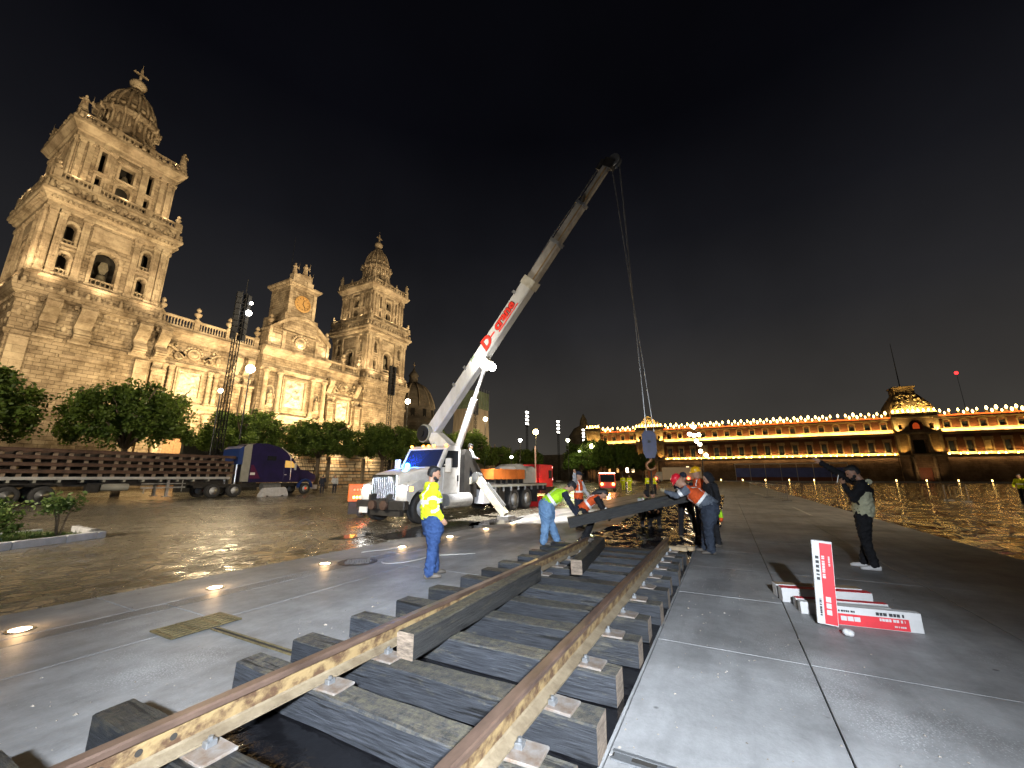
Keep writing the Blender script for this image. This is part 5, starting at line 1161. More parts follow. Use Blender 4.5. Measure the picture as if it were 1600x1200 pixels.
for k in range(8):
    a0 = math.pi*k/8; a1 = math.pi*(k+1)/8
    b.prism([(25.35 + .62*math.cos(a0), 0.62 + .68*math.sin(a0)), (25.35 + .74*math.cos(a0), 0.62 + .80*math.sin(a0)), (25.35 + .74*math.cos(a1), 0.62 + .80*math.sin(a1)), (25.35 + .62*math.cos(a1), 0.62 + .68*math.sin(a1))], 0.0, 0.34)
b.build('wheel_arch', M_BLUEP, tr)
dr = MB().cbox(23.05, 24.3, 0.03, 0.07, 1.3, 2.3, 0.006).build('door', M_NAVY, tr); MB().box(23.12, 23.3, 0.0, 0.03, 1.75, 1.82).build('handle', M_CHROME, dr)
MB().prism([(23.1, 2.42), (24.25, 2.42), (23.75, 3.0), (23.1, 3.05)], 0.045, 0.058).build('side_window', lamp_mat('lit_cab_window', (0.9, 0.55, 0.15), 0.35), tr)
MB().prism([(21.4, 3.0), (22.2, 3.0), (22.2, 3.4), (21.4, 3.4)], 0.045, 0.058).build('sleeper_window', M_GLASS, tr)
MB().prism([(20.1, 1.45), (21.0, 1.45), (20.3, 2.6), (20.1, 2.6)], 0.05, 0.058).build('painted_flash', mat('magenta_paint', (0.075, 0.010, 0.045), 0.3), tr)
MB().box(20.1, 20.5, 0.03, 0.058, 1.75, 1.95).build('reflector_plate', mat('white_plate', (0.6, 0.6, 0.6), 0.5), tr)
MB().cyl((21.3, 0.28, 0.78), (22.9, 0.28, 0.78), 0.30, n=20).build('fuel_tank', M_STEEL, tr)
MB().tube([(22.6, 0.05, 4.2), (23.25, 0.05, 3.75), (23.55, 0.05, 3.4), (23.7, 0.05, 2.5), (23.72, 0.05, 1.3)], 0.035, 6).build('trim_tube', M_CHROME, tr)
MB().bar((23.98, -0.12, 2.75), (23.98, 0.1, 2.75), 0.05, 0.05).box(23.9, 24.0, -0.3, -0.1, 2.2, 2.85).build('mirror', M_CHROME, tr)
MB().cbox(26.0, 26.75, 0.2, 2.3, 0.45, 0.85, 0.03).build('bumper', M_CHROME, tr)
MB().lathe([(0.12, 0), (0.12, 0.03), (0, 0.05)], (25.35, -0.02, 0.55), 12, 'y').build('hub_reflector', mat('red_orange_hub', (0.7, 0.10, 0.04), 0.4, emit=(1, .12, .05), estr=0.3), tr)
for y in (0.5, 2.0): MB().cyl((19.2, y, 1.0), (19.2, y, 4.0), 0.07, n=10).build('exhaust_stack', M_CHROME, tr)
bar = thing('concrete_barrier', 'low white concrete barrier block before the navy lorry', 'barrier', (21.4, 34.2, 0))
MB().loft([[(-1.15, -0.3), (1.15, -0.3), (1.15, 0.3), (-1.15, 0.3)], [(-1.1, -0.3), (1.15, -0.3), (1.15, 0.3), (-1.1, 0.3)], [(-0.95, -0.12), (1.05, -0.12), (1.05, 0.12), (-0.95, 0.12)], [(-0.9, -0.08), (1.0, -0.08), (1.0, 0.08), (-0.9, 0.08)]], [0, 0.18, 0.62, 0.72]).build('block', M_KERB, bar)
MB().box(-0.75, -0.55, -0.305, 0.305, 0.0, 0.08).box(0.55, 0.75, -0.305, 0.305, 0.0, 0.08).build('fork_slot', M_DARK, bar)

# ------------------------------------------------------------------ light and speaker masts, street lamps
M_MASTK = mat('matt_black_mast', (0.010, 0.010, 0.011), 0.8, spec=0.2)
def lattice_mast(x, y, h, label, n_box, lean=0.0, lit=0):
    t = thing('speaker_mast', label, 'mast', (x, y, 0), 0, 'slender lattice masts with stacked speakers')
    b = MB(); w = 0.28
    for sx, sy in ((-1, -1), (1, -1), (1, 1), (-1, 1)): b.cyl((sx*w, sy*w, 0), (sx*w*0.8, sy*w*0.8, h), 0.05, n=5)
    k = 0; z = 0.0
    while z < h - 0.9:
        for (a, c) in (((-w, -w), (w, -w)), ((w, -w), (w, w)), ((w, w), (-w, w)), ((-w, w), (-w, -w))):
            b.cyl((a[0], a[1], z), (c[0], c[1], z), 0.025, n=4); b.cyl((a[0], a[1], z), (c[0], c[1], z + 0.85), 0.018, n=4)
        z += 0.85
    b.build('lattice_pole', M_MASTK, t)
    MB().box(-0.9, 0.9, -0.9, 0.9, 0, 0.35).build('base_block', M_KERB, t)
    M_SPK = mat('dark_speaker_grille', (0.010, 0.011, 0.014), 0.8, var=0.3, vscale=4, spec=0.2)
    for k in range(n_box):
        zz = h - 0.2 - k*0.62
        for s in (-1, 1): MB(T(s*0.42, -0.1, zz, s*0.35)).cbox(-0.22, 0.22, -0.28, 0.28, -0.56, 0.0, 0.03).build('speaker_box', M_SPK if not (lit and k % 2 == 0) else lamp_mat('lit_panel', (1, .95, .85), lit), t)
    MB().cyl((0.2, 0, h - 0.3), (0.2, 0, h + 1.6), 0.04, n=5).build('antenna', M_IRON, t)
    return t
m1 = lattice_mast(*at_px(333, 46.5), 20.0, 'tall lattice mast with dark speakers before the cathedral facade', 8)
for dx, dz, s in ((0.45, -2.2, 0.28), (0.55, -1.1, 0.15)): MB().ball((dx, -0.62, 20.0 + dz), s, 10, 8).build('spotlight', M_LAMPWHITE, m1)
lattice_mast(*at_px(601, 68), 20.0, 'lattice mast with dark speakers before the right bell tower', 8)
lattice_mast(*at_px(741, 85), 18.5, 'lattice mast with speakers right of the lift cylinder', 6)
for px, d, h, lb in ((824, 128, 22.5, 'leftmost of three distant masts with bright white lights'), (874, 140, 21, 'middle one of three distant masts with bright white lights'), (914, 150, 19, 'distant bright mast touching the palace corner')):
    lattice_mast(*at_px(px, d), h, lb, 8, lit=9)

def lamp_post(x, y, h, globes, label, mt=None, power=250, r=0.28, col=WARM, pole=True):
    t = thing('street_lamp', label, 'street lamp', (x, y, 0), 0, 'lit street lamps round the square')
    MB().lathe([(0.22, 0), (0.22, 0.5), (0.12, 0.7), (0.09, 1.2), (0.06, h - 0.3), (0.05, h)], n=10).build('post', M_IRON, t)
    for (dx, dy, dz) in globes:
        if abs(dx) + abs(dy) > 0.05: MB().tube([(0, 0, h + dz - 0.7), (dx*0.6, dy*0.6, h + dz - 0.65), (dx, dy, h + dz - 0.3)], 0.04, 6).build('arm', M_IRON, t)
        MB().ball((dx, dy, h + dz), r, 14, 10).build('globe', mt or M_LAMPWARM, t, True)
    if power: point('street_lamp_light', (x + globes[0][0], y + globes[0][1] - r*1.3, h + globes[0][2]), power, col, 0.25)
    return t
def lamp_at(px, py, d, label, mt=None, power=250, r=0.28, col=WARM):
    x, y = at_px(px, d); return lamp_post(x, y, z_px(px, py, d), [(0, 0, 0)], label, mt, power, r, col)
lamp_at(365, 573, 48, 'single big bright globe lamp right of the speaker mast', None, 2600, 0.42)
lamp_at(322, 608, 48, 'small globe lamp left of the speaker mast', None, 500, 0.22)
lamp_at(630, 627, 72, 'globe lamp before the foot of the right bell tower', None, 1500, 0.45)
lamp_at(757, 655, 80, 'globe lamp beside the scaffolded tower', None, 1200, 0.42)
lamp_at(838, 675, 66, 'brightest yellow street lamp right of the crane truck', lamp_mat('sodium_lamp_glass', (1, .72, .25), 40), 5000, 0.45, (1, .7, .25))
lamp_at(813, 688, 72, 'white globe lamp left of the brightest yellow lamp', M_LAMPWHITE, 700, 0.30)
lamp_at(799, 714, 76, 'low white globe lamp above the crane cargo', M_LAMPWHITE, 300, 0.26)
lamp_at(889, 688, 100, 'globe lamp lighting the dark tree before the dome', lamp_mat('green_white_lamp', (1, 1, .6), 25), 3000, 0.42, (.95, 1, .5))
lamp_at(926, 697, 120, 'globe lamp at the palace corner', None, 900, 0.65)
lamp_at(907, 706, 122, 'small globe lamp left of the palace corner lamp', M_LAMPWHITE, 200, 0.4)
lamp_at(922, 720, 124, 'small low globe lamp by the palace corner', None, 200, 0.4)
cx_, cy_ = at_px(1100, 60); gl_ = []
for px, py in ((1084, 678), (1091, 680), (1099, 679), (1094, 689), (1099, 694), (1099, 705), (1107, 711), (1092, 667)):
    ax, ay = at_px(px, 60); gl_.append((ax - cx_, ay - cy_, z_px(px, py, 60) - 5.0))
lamp_post(cx_, cy_, 5.0, gl_, 'ornate lamp cluster of many globes before the palace', lamp_mat('pinkish_globe', (1, .84, .62), 22), 500, 0.25)

# ------------------------------------------------------------------ stone wall and iron fence behind the trees
wl = thing('atrium_wall', 'narrow coursed stone wall with iron rails behind the trees', 'wall', (0, 0, 0))
rnd = random.Random(77); M_BLK = [mat('pale_course_stone', (0.45, 0.38, 0.28), 0.85, var=0.25, vscale=2), mat('ochre_course_stone', (0.38, 0.27, 0.16), 0.85, var=0.25, vscale=2)]
MB().box(22, 62, 52.2, 52.8, -0.1, 6.0).build('backing', M_GAP, wl)
bms = [MB().cbox(-L/2, L/2, -0.2, 0.1, 0, 0.40, 0.02).mesh('stone_block', M_BLK[k % 2]) for k, L in enumerate((1.2, 1.2, 1.6, 1.6, 0.95))]
LEN = (1.2, 1.2, 1.6, 1.6, 0.95)
for row in range(12):
    x = 30 + rnd.uniform(0, .6)
    while x < 52:
        k = rnd.randrange(5); link('stone_block', bms[k], wl, T(x + LEN[k]/2, 52.15, row*0.5 + rnd.uniform(0, .03))); x += LEN[k] + rnd.uniform(0.05, 0.22)
fn = thing('iron_fence', 'tall black iron railing in front of the coursed stone wall', 'fence', (0, 49.5, 0))
for z in (0.4, 2.3, 3.6): MB().box(26, 64, -0.03, 0.03, z, z + 0.08).build('rail', M_IRON, fn)
bm_ = MB().cyl((0, 0, 0), (0, 0, 3.9), 0.022, n=5).lathe([(0.05, 3.9), (0.0, 4.15)], n=5).mesh('bar', M_IRON)
for k in range(150): link('bar', bm_, fn, T(26.2 + k*0.25, 0, 0))
for k in range(7): MB().cbox(26 + k*6.2 - 0.2, 26 + k*6.2 + 0.2, -0.2, 0.2, -0.05, 4.3, 0.03).build('post', M_GREYSTONE, fn)
spot('wall_floodlight', (41, 50.6, 4.2), (41, 53, 2.0), 500, (1, .72, .4), 160, 0.5, 0.2)
spot('wall_floodlight', (34, 50.6, 4.2), (34, 53, 2.0), 350, (1, .72, .4), 160, 0.5, 0.2); spot('wall_floodlight', (48, 50.6, 4.2), (48, 53, 2.0), 500, (1, .72, .4), 160, 0.5, 0.2)

# ------------------------------------------------------------------ scaffolded tower and far dome
sc = thing('scaffolded_tower', 'church tower wrapped in tan sheeting with green netting on top', 'tower', (121.5, 81, 0))
MB().loft([sq(5.0), sq(4.8), sq(4.5)], [0, 16, 26.0]).build('sheeting', mat('tan_scaffold_sheet', (0.34, 0.28, 0.21), 0.85, var=0.2, vscale=0.4, bump=0.9, bscale=0.9, stretch=(1, 1, 0.2), bdist=0.3), sc)
MB().loft([sq(4.65), sq(4.7)], [25.6, 32.0]).build('netting', mat('green_scaffold_net', (0.13, 0.17, 0.11), 0.9, var=0.3, vscale=0.5, bump=0.6, bscale=1.5, bdist=0.2), sc)
for k in range(6): MB().cyl((-4.6 + k*1.8, -4.8, 25.6), (-4.6 + k*1.8, -4.8, 33.2), 0.07, n=5).build('scaffold_pole', M_STEEL, sc)
ch_ = thing('side_church', 'pale carved church front with pinnacles beyond the sheeted tower', 'church', (140, 86, 0))
MB().box(-8, 16, 0, 10, 0, 11).build('wall', M_STONE, ch_)
for k in range(8):
    h = (13, 15, 18, 16, 14, 15, 13, 12)[k]; MB().lathe([(0.9, 0), (0.9, h*0.75), (1.1, h*0.76), (0.6, h*0.8), (0.1, h)], (-7 + k*2.6, -0.8, 0), 8).build('pinnacle', M_TRIM, ch_)
spot('church_floodlight', (130, 62, 4), (138, 86, 12), 9000, WARM, 80, 0.7, 0.4); spot('church_floodlight', (104, 55, 5), (117, 74, 22), 42000, WARM, 70, 0.7, 0.4)
dd = thing('distant_dome', 'dark dome with lantern on the skyline left of the palace', 'dome', (196, 62, 0))
MB().lathe([(9, 0), (9, 14), (9.4, 14.5), (8.2, 15), (8.4, 18), (7.4, 22), (5, 25.5), (2, 27), (1.7, 30), (0.9, 31.5), (0.2, 33)], n=24).build('shell', M_GREYSTONE, dd, True)
MB().box(-14, 14, -8, 30, 0, 12).build('wall', M_GREYSTONE, dd)
# ================================================================== crane truck
def text_mesh(body, size, name='lettering', extrude=0.004, shear=0.0, offset=0.0, bold=0.0):
    cu = bpy.data.curves.new(name, 'FONT'); cu.body = body; cu.size = size; cu.extrude = extrude; cu.shear = shear; cu.offset = bold
    cu.align_x = 'CENTER'; cu.align_y = 'CENTER'; cu.resolution_u = 3
    me = evaluated_mesh(bpy.data.objects.new(name, cu)); me.name = name; return me

CT = thing('crane_truck', 'white truck with raised telescopic crane boom and blue strobe light', 'crane truck', (11.55, 10.8, 0), R(178))
# chassis, wheels
for y in (-0.42, 0.42): MB().box(-10.2, 1.0, y - 0.06, y + 0.06, 0.72, 1.0).build('chassis_rail', M_CHASSIS, CT)
M_LUG = mat('muddy_tyre', (0.035, 0.033, 0.03), 0.85, var=0.4, vscale=6, bump=0.8, bscale=18)
for y in (-1.0, 1.0): wheel(CT, 0, y, 0.53, 0.36, M_RIM)
for x in (-6.55, -7.92):
    for y in (-0.93, 0.93): wheel(CT, x, y, 0.52, 0.56, M_RIM)
    MB().box(x - 0.08, x + 0.08, -0.7, 0.7, 0.44, 0.62).build('axle', M_CHASSIS, CT)
MB().box(-0.08, 0.08, -0.85, 0.85, 0.40, 0.54).build('axle', M_CHASSIS, CT)
# hood: lofted along x from grille to cowl
def sect(x, w, z0, z1, r=0.16, n=4):
    pts = [(x, -w, z0)]
    for k in range(n+1): a = math.pi - math.pi/2*k/n; pts.append((x, -w + r + r*math.cos(a), z1 - r + r*math.sin(a)))
    for k in range(n+1): a = math.pi/2 - math.pi/2*k/n; pts.append((x, w - r + r*math.cos(a), z1 - r + r*math.sin(a)))
    pts.append((x, w, z0)); return pts
def loft3(b, secs):
    n = len(secs[0]); vs = [p for s in secs for p in s]; fs = []
    for k in range(len(secs)-1):
        for i in range(n):
            j = (i+1) % n; fs.append((k*n+i, k*n+j, (k+1)*n+j, (k+1)*n+i))
    fs += [tuple(reversed(range(n))), tuple((len(secs)-1)*n+i for i in range(n))]
    return b.add(vs, fs)
b = MB(); loft3(b, [sect(0.74, 0.66, 0.80, 1.66, 0.12), sect(0.56, 0.72, 0.8, 1.74), sect(0.0, 0.82, 0.85, 1.84), sect(-0.5, 0.92, 0.95, 1.92), sect(-1.02, 0.98, 0.95, 1.96)])
hood = smooth_by_angle(b.build('hood', M_WHITEP, CT), 40)
for s in (-1, 1):   # flared wings over the front wheels
    b = MB(); pr = []
    for k in range(13):
        a = math.pi*(0.08 + 0.86*k/12); pr.append((0.66*math.cos(a), 0.52 + 0.64*math.sin(a)))
    outer = [(0.80, 0.80)] + [(0.80, 1.12), (0.62, 1.34), (0.2, 1.48), (-0.4, 1.46), (-0.95, 1.30), (-1.0, 0.9)]
    b.prism([(p[0], p[1]) for p in pr] + outer[::-1], min(s*0.62, s*1.14), max(s*0.62, s*1.14))
    wg = smooth_by_angle(b.build('wing', M_WHITEP, CT), 40)
    b = MB(); b.lathe([(0.0, 0.10), (0.12, 0.09), (0.17, 0.03), (0.18, -0.02), (0.0, -0.03)], (0, 0, 0), 14, 'x')
    hl = b.build('headlight', lamp_mat('white_headlamp', (1, 0.99, 0.95), 22), CT, True); hl.location = (0.76, s*0.86, 1.16); hl.scale = (1, 1.2, 0.85)
    MB().cbox(0.68, 0.76, s*0.86 - 0.26, s*0.86 + 0.26, 0.98, 1.34, 0.02).build('headlight_housing', M_CHROME, CT)
    MB().box(0.52, 0.68, s*1.12 - 0.03, s*1.12 + 0.03, 1.12, 1.26).build('turn_signal', M_AMBER_L, CT)
    spot('headlight_beam', (11.55 - 1.0, 10.8 - s*0.86, 1.15), (2.0, 9.5 - s*0.9, 0.0), 260, (1, .98, .92), 60, 0.7, 0.08)
# grille: frame and separate bars
M_GRB = mat('chrome_grille_bar', (0.6, 0.6, 0.62), 0.22, 1.0)
gr = MB().box(0.72, 0.755, -0.56, 0.56, 0.84, 1.60).build('grille', M_DARK, CT)
for (y0, y1, z0, z1) in ((-0.60, 0.60, 1.60, 1.67), (-0.56, 0.56, 0.80, 0.86), (-0.62, -0.55, 0.80, 1.66), (0.55, 0.62, 0.80, 1.66)): MB().cbox(0.74, 0.80, y0, y1, z0, z1, 0.01).build('grille_frame', M_GRB, gr)
gb = MB().cbox(0.75, 0.79, -0.013, 0.013, 0.86, 1.60, 0.004).mesh('grille_bar', M_GRB)
for k in range(11): link('grille_bar', gb, gr, T(0, -0.475 + k*0.095, 0))
bp = MB().cbox(0.70, 0.95, -1.18, 1.18, 0.50, 0.80, 0.03).build('bumper', M_CHASSIS, CT)
MB().cbox(0.952, 0.99, -0.95, -0.55, 0.36, 0.56, 0.005).build('number_plate', mat('white_plate_front', (0.7, 0.7, 0.7), 0.5), bp)
for y in (-0.25, 0.3): MB().lathe([(0.16, 0), (0.16, 0.12), (0.07, 0.14), (0.0, 0.14)], (0.96, y, 0.64), 12, 'x').build('tow_hook', M_RUST, bp)
MB().box(0.65, 0.85, -0.9, 0.9, 0.28, 0.48).build('under_bumper', M_CHASSIS, CT)
# cab
b = MB(); cp = [(-0.98, 0.95), (-0.98, 1.94), (-1.42, 2.72), (-1.62, 2.84), (-2.18, 2.82), (-2.28, 2.7), (-2.28, 0.95)]
b.prism(cp, -1.02, 1.02); cab = smooth_by_angle(b.build('cab', M_WHITEP, CT), 25)
b = MB(); b.prism([(-1.0, 1.985), (-1.385, 2.67), (-1.41, 2.655), (-1.02, 1.965)], -0.90, 0.90); ws = b.build('windshield', mat('blue_tinted_glass', (0.015, 0.02, 0.05), 0.05, spec=0.7), cab)
for s in (-1, 1): MB().bar((-0.985, s*0.94, 1.96), (-1.405, s*0.94, 2.70), 0.09, 0.05).build('window_pillar', M_WHITEP, cab)
for y in (-0.92, -0.28, 0.0, 0.28, 0.92): MB().ball((-1.46, y, 2.84), 0.055, 8, 6, (1, 1.3, .8)).build('marker_light', M_AMBER_L, cab, True)
for s in (-1, 1):
    dr = MB().cbox(-2.2, -1.2, s*1.035 - 0.02, s*1.035 + 0.02, 0.98, 1.93, 0.006).build('door', M_WHITEP, CT)
    MB().prism([(-2.14, 1.97), (-1.12, 1.97), (-1.48, 2.62), (-2.14, 2.64)], min(s*1.02, s*1.032), max(s*1.02, s*1.032)).build('door_window', M_GLASS, dr)
    MB().cbox(-2.13, -2.05, s*1.075 - 0.02, s*1.075 + 0.02, 1.42, 1.66, 0.006).build('handle', M_IRON, dr)
    MB().bar((-1.25, s*1.02, 2.05), (-1.15, s*1.3, 2.08), 0.04, 0.04).cbox(-1.2, -1.08, s*1.34 - 0.13, s*1.34 + 0.13, 1.78, 2.3, 0.02).build('mirror', M_WHITEP, dr)
    MB().cbox(-2.3, -1.2, s*0.95 - 0.2, s*0.95 + 0.2, 0.46, 0.52, 0.01).build('step', M_STEEL, CT)
    MB().cyl((-3.0, s*0.92, 0.68), (-1.45, s*0.92, 0.68), 0.29, n=20).build('fuel_tank', M_CHROME, CT)
# blue strobe behind the lower corner of the windshield
st = MB().lathe([(0.10, 0), (0.10, 0.06), (0.08, 0.14), (0.0, 0.17)], n=12).build('strobe_light', M_BLUE_L, CT, True); st.location = (-0.85, -0.52, 1.97)
point('strobe_glow', (11.55 + 0.72, 10.8 + 0.52, 2.32), 130, (0.05, 0.25, 1.0), 0.08)
# exhaust, deck, cargo
MB().cyl((-2.7, -0.85, 1.0), (-2.7, -0.85, 3.1), 0.08, n=12).build('exhaust_stack', M_CHROME, CT)
dk = MB().cbox(-10.2, -4.3, -1.22, 1.22, 1.12, 1.26, 0.015).build('deck', M_CHASSIS, CT)
MB().box(-10.2, -4.3, 1.222, 1.26, 1.14, 1.24).build('side_rail', M_GREYP, dk)
for k in range(8): MB().cbox(-4.7 - k*0.72, -4.64 - k*0.72, 1.2, 1.30, 0.95, 1.15, 0.005).build('stake_pocket', M_STEEL, dk)
MB().cbox(-10.3, -10.2, -1.2, 1.2, 0.85, 1.15, 0.01).build('tail_board', M_CHASSIS, CT)
for s in (-1, 1): MB().ball((-10.32, s*1.0, 1.0), 0.07, 8, 6).build('tail_light', M_RED_L, CT, True)
MB().box(-9.0, -6.1, 0.90, 1.24, 1.10, 1.12).box(-6.15, -6.1, 0.65, 1.24, 0.3, 1.1).box(-9.0, -8.95, 0.65, 1.24, 0.3, 1.1).build('mudguard', M_CHASSIS, CT)
for x in (-4.2, -4.9, -5.5): MB().cbox(x - 0.26, x + 0.26, 0.6, 1.1, 0.45, 1.05, 0.02).build('locker', mat('white_locker', (0.5, 0.5, 0.52), 0.5) if x == -4.2 else M_CHASSIS, CT)
# operator station: dark slanted console behind the cab
MB().prism([(-3.7, 1.25), (-4.4, 1.25), (-4.2, 1.6), (-3.0, 2.75), (-2.75, 2.75), (-2.7, 2.5)], 0.55, 0.95).build('console_frame', M_CHASSIS, CT)
MB().prism([(-2.62, 1.0), (-3.0, 1.0), (-3.0, 2.2), (-2.62, 2.5)], 0.2, 1.0).build('headboard', M_CHASSIS, CT)
# outriggers
M_CREAM = mat('cream_worn_paint', (0.52, 0.50, 0.42), 0.5, var=0.25, vscale=3, col2=(0.30, 0.27, 0.2))
for s in (1, -1):
    og = MB().bar((-3.28, s*0.05, 1.02), (-3.28, s*1.28, 1.60), 0.24, 0.26).build('outrigger_arm', M_CREAM, CT)
    b = MB(); loft = [(-3.28, s*1.12, 1.68), (-3.28, s*2.62, 0.10)]
    b.bar(loft[0], loft[1], 0.28, 0.26); b.build('outrigger_leg', M_CREAM, CT)
    MB().cyl((-3.45, s*1.2, 1.62), (-3.11, s*1.2, 1.62), 0.17, n=14).build('outrigger_pin', M_STEEL, CT)
    MB().bar((-3.28, s*1.65, 1.26), (-3.28, s*2.5, 0.37), 0.10, 0.33).build('outrigger_ram', M_STEEL, CT)
    MB().cbox(-3.58, -2.98, s*2.66 - 0.26, s*2.66 + 0.26, 0.0, 0.08, 0.01).build('outrigger_float', M_STEEL, CT)
MB().box(-3.7, -2.9, -0.9, 0.9, 0.75, 1.3).build('subframe', M_CHASSIS, CT)

# boom, in world coordinates
IW = CT.matrix_world
CTM = Matrix.Translation((11.55, 10.8, 0)) @ Matrix.Rotation(R(178), 4, 'Z'); INV = CTM.inverted()
A = Vector((14.75, 12.15, 3.45)); B = Vector((13.15, 2.78, 13.25))
D = (B - A).normalized(); SW = Vector((D.y, -D.x, 0)).normalized(); SW = SW if SW.x < 0 else -SW    # side facing west
UP = D.cross(SW); UP = UP if UP.z > 0 else -UP
LEN_B = (B - A).length
def bframe(t): 
    M = Matrix((( SW.x, UP.x, D.x, 0), (SW.y, UP.y, D.y, 0), (SW.z, UP.z, D.z, 0), (0, 0, 0, 1)))
    return INV @ Matrix.Translation(A + D*t) @ M       # local x = west side, y = up side, z = along the boom
M_BOOMD = mat('dark_boom_section', (0.34, 0.32, 0.29), 0.5, 0.2, var=0.35, vscale=2)
M_BOOMW = mat('grimy_white_boom_paint', (0.50, 0.50, 0.48), 0.45, var=0.2, vscale=2.5, col2=(0.36, 0.355, 0.33), stretch=(1, 1, 0.4))
def boom_sec(t0, t1, w, h, m, name='boom_section'):
    b = MB(bframe(0)); c = 0.05
    ringp = [(-w/2 + c, -h/2), (w/2 - c, -h/2), (w/2, -h/2 + c), (w/2, h/2 - c), (w/2 - c, h/2), (-w/2 + c, h/2), (-w/2, h/2 - c), (-w/2, -h/2 + c)]
    b.loft([ringp, ringp], [t0, t1]); return b.build(name, m, CT)
b1 = boom_sec(0.15, LEN_B*0.615, 0.42, 0.64, M_BOOMW, 'boom')
boom_sec(LEN_B*0.61, LEN_B*0.755, 0.34, 0.52, M_BOOMD); boom_sec(LEN_B*0.75, LEN_B*0.88, 0.28, 0.43, M_BOOMD); boom_sec(LEN_B*0.875, LEN_B*1.0, 0.22, 0.34, M_BOOMD)
boom_sec(LEN_B*0.60, LEN_B*0.627, 0.48, 0.72, M_CREAM, 'boom_collar'); boom_sec(LEN_B*0.748, LEN_B*0.758, 0.40, 0.60, M_STEEL, 'boom_collar'); boom_sec(LEN_B*0.874, LEN_B*0.882, 0.34, 0.50, M_STEEL, 'boom_collar')
for t0, t1, x, y in ((0.62, 0.75, 0.171, -0.2), (0.755, 0.88, 0.141, -0.16), (0.88, 0.99, 0.111, -0.12)):
    MB(bframe(0)).box(x, x + 0.012, y, y + 0.06, LEN_B*t0, LEN_B*t1).build('boom_lit_edge', mat('ochre_lit_boom_edge', (0.25, 0.16, 0.06), 0.5), CT)  # orange light along the section edges, put in as ochre strips
MB(bframe(0)).tube([(0.0, 0.36, LEN_B*0.62), (0.0, 0.42, LEN_B*0.75), (0.0, 0.36, LEN_B*0.87), (0, 0.32, LEN_B)], 0.022, 6).build('boom_cable', M_STEEL, CT)
hd = MB(bframe(LEN_B)); hd.box(-0.13, 0.13, -0.3, 0.2, -0.1, 0.22); hd.build('boom_head', M_CHASSIS, CT)
for x in (-0.09, 0.09): MB(bframe(LEN_B)).lathe([(0.24, -0.03), (0.20, 0.0), (0.24, 0.03), (0.0, 0.03)], (x, -0.18, 0.22), 18, 'x').build('sheave', M_STEEL, CT)
MB(bframe(LEN_B)).box(-0.14, 0.14, 0.15, 0.32, -0.3, 0.1).build('jib_lug', M_CHASSIS, CT)
wn = MB(bframe(0)); wn.cyl((-0.42, 0.05, 0.1), (0.42, 0.05, 0.1), 0.42, n=20); wn.build('winch_drum', M_GREYP, CT)
MB(bframe(0)).cyl((0.43, 0.05, 0.1), (0.50, 0.05, 0.1), 0.36, n=20).cyl((0.5, 0.05, 0.1), (0.56, 0.05, 0.1), 0.16, n=12).build('winch_flange', M_IRON, CT)
# rotating turret under the pivot
b = MB(); loft3(b, [[(-3.52, -0.45, 1.3), (-2.42, -0.45, 1.3), (-2.42, 0.5, 1.3), (-3.52, 0.5, 1.3)], [(-3.37, -0.6, 2.2), (-2.62, -0.6, 2.2), (-2.62, 0.4, 2.2), (-3.37, 0.4, 2.2)],
                    [(-3.32, -0.9, 2.9), (-2.72, -0.9, 2.9), (-2.72, 0.3, 2.8), (-3.32, 0.3, 2.8)], [(-3.27, -1.35, 3.55), (-2.77, -1.35, 3.55), (-2.77, -0.7, 3.55), (-3.27, -0.7, 3.55)]])
b.build('turret', M_WHITEP, CT)
MB().lathe([(0.62, 1.2), (0.62, 1.36)], (-2.97, 0, 0), 24).build('slew_ring', M_STEEL, CT)
c0 = Vector((14.52, 10.45, 2.6)); c1 = A + D*LEN_B*0.33 - UP*0.44; cm = c0.lerp(c1, 0.62)
MB(INV).cyl(c0, cm, 0.155, n=16).build('lift_cylinder', M_WHITEP, CT); MB(INV).cyl(cm, c1, 0.085, n=12).build('lift_rod', M_CHROME, CT)
MB(INV).bar(c1 - D*0.25, c1 + D*0.25, 0.3, 0.35).build('lift_bracket', M_CREAM, CT)
# boom lettering on the west side
FR = bframe(0); M_REDP = mat('red_lettering', (0.70, 0.025, 0.012), 0.45); M_MAROON = mat('dark_red_outline', (0.12, 0.005, 0.005), 0.5)
def on_boom(me, t, dy, off, m, name):
    me.materials.clear(); me.materials.append(m)
    # text x -> along the boom, text y -> up side, text normal -> west
    L = FR @ Matrix(((0, 0, 1, 0.21 + off), (0, 1, 0, dy), (1, 0, 0, t), (0, 0, 0, 1)))
    return link(name, me, b1, L)
for bold, off, m, nm in ((0.045, 0.004, M_MAROON, 'lettering_outline'), (0.018, 0.012, M_REDP, 'lettering')):
    on_boom(text_mesh('D', 0.76, nm, 0.003, 0.15, bold=bold), LEN_B*0.385, 0.02, off, m, nm); on_boom(text_mesh('crane', 0.60, nm, 0.003, 0.1, bold=bold), LEN_B*0.487, 0.06, off, m, nm)
MB(FR).box(0.212, 0.218, -0.04, 0.04, LEN_B*0.408, LEN_B*0.430).build('lettering_dash', M_REDP, b1)
MB(FR).box(0.212, 0.218, -0.26, -0.19, LEN_B*0.440, LEN_B*0.545).build('lettering_underline', M_REDP, b1)
for t in (0.2, 0.27, 0.56): MB(FR).box(0.208, 0.25, 0.2, 0.38, LEN_B*t, LEN_B*t + 0.12).build('boom_lug', M_STEEL, b1)
MB(FR).box(0.212, 0.218, 0.0, 0.28, LEN_B*0.305, LEN_B*0.325).build('gauge_plate', mat('green_grey_gauge', (0.18, 0.22, 0.15), 0.5), b1)
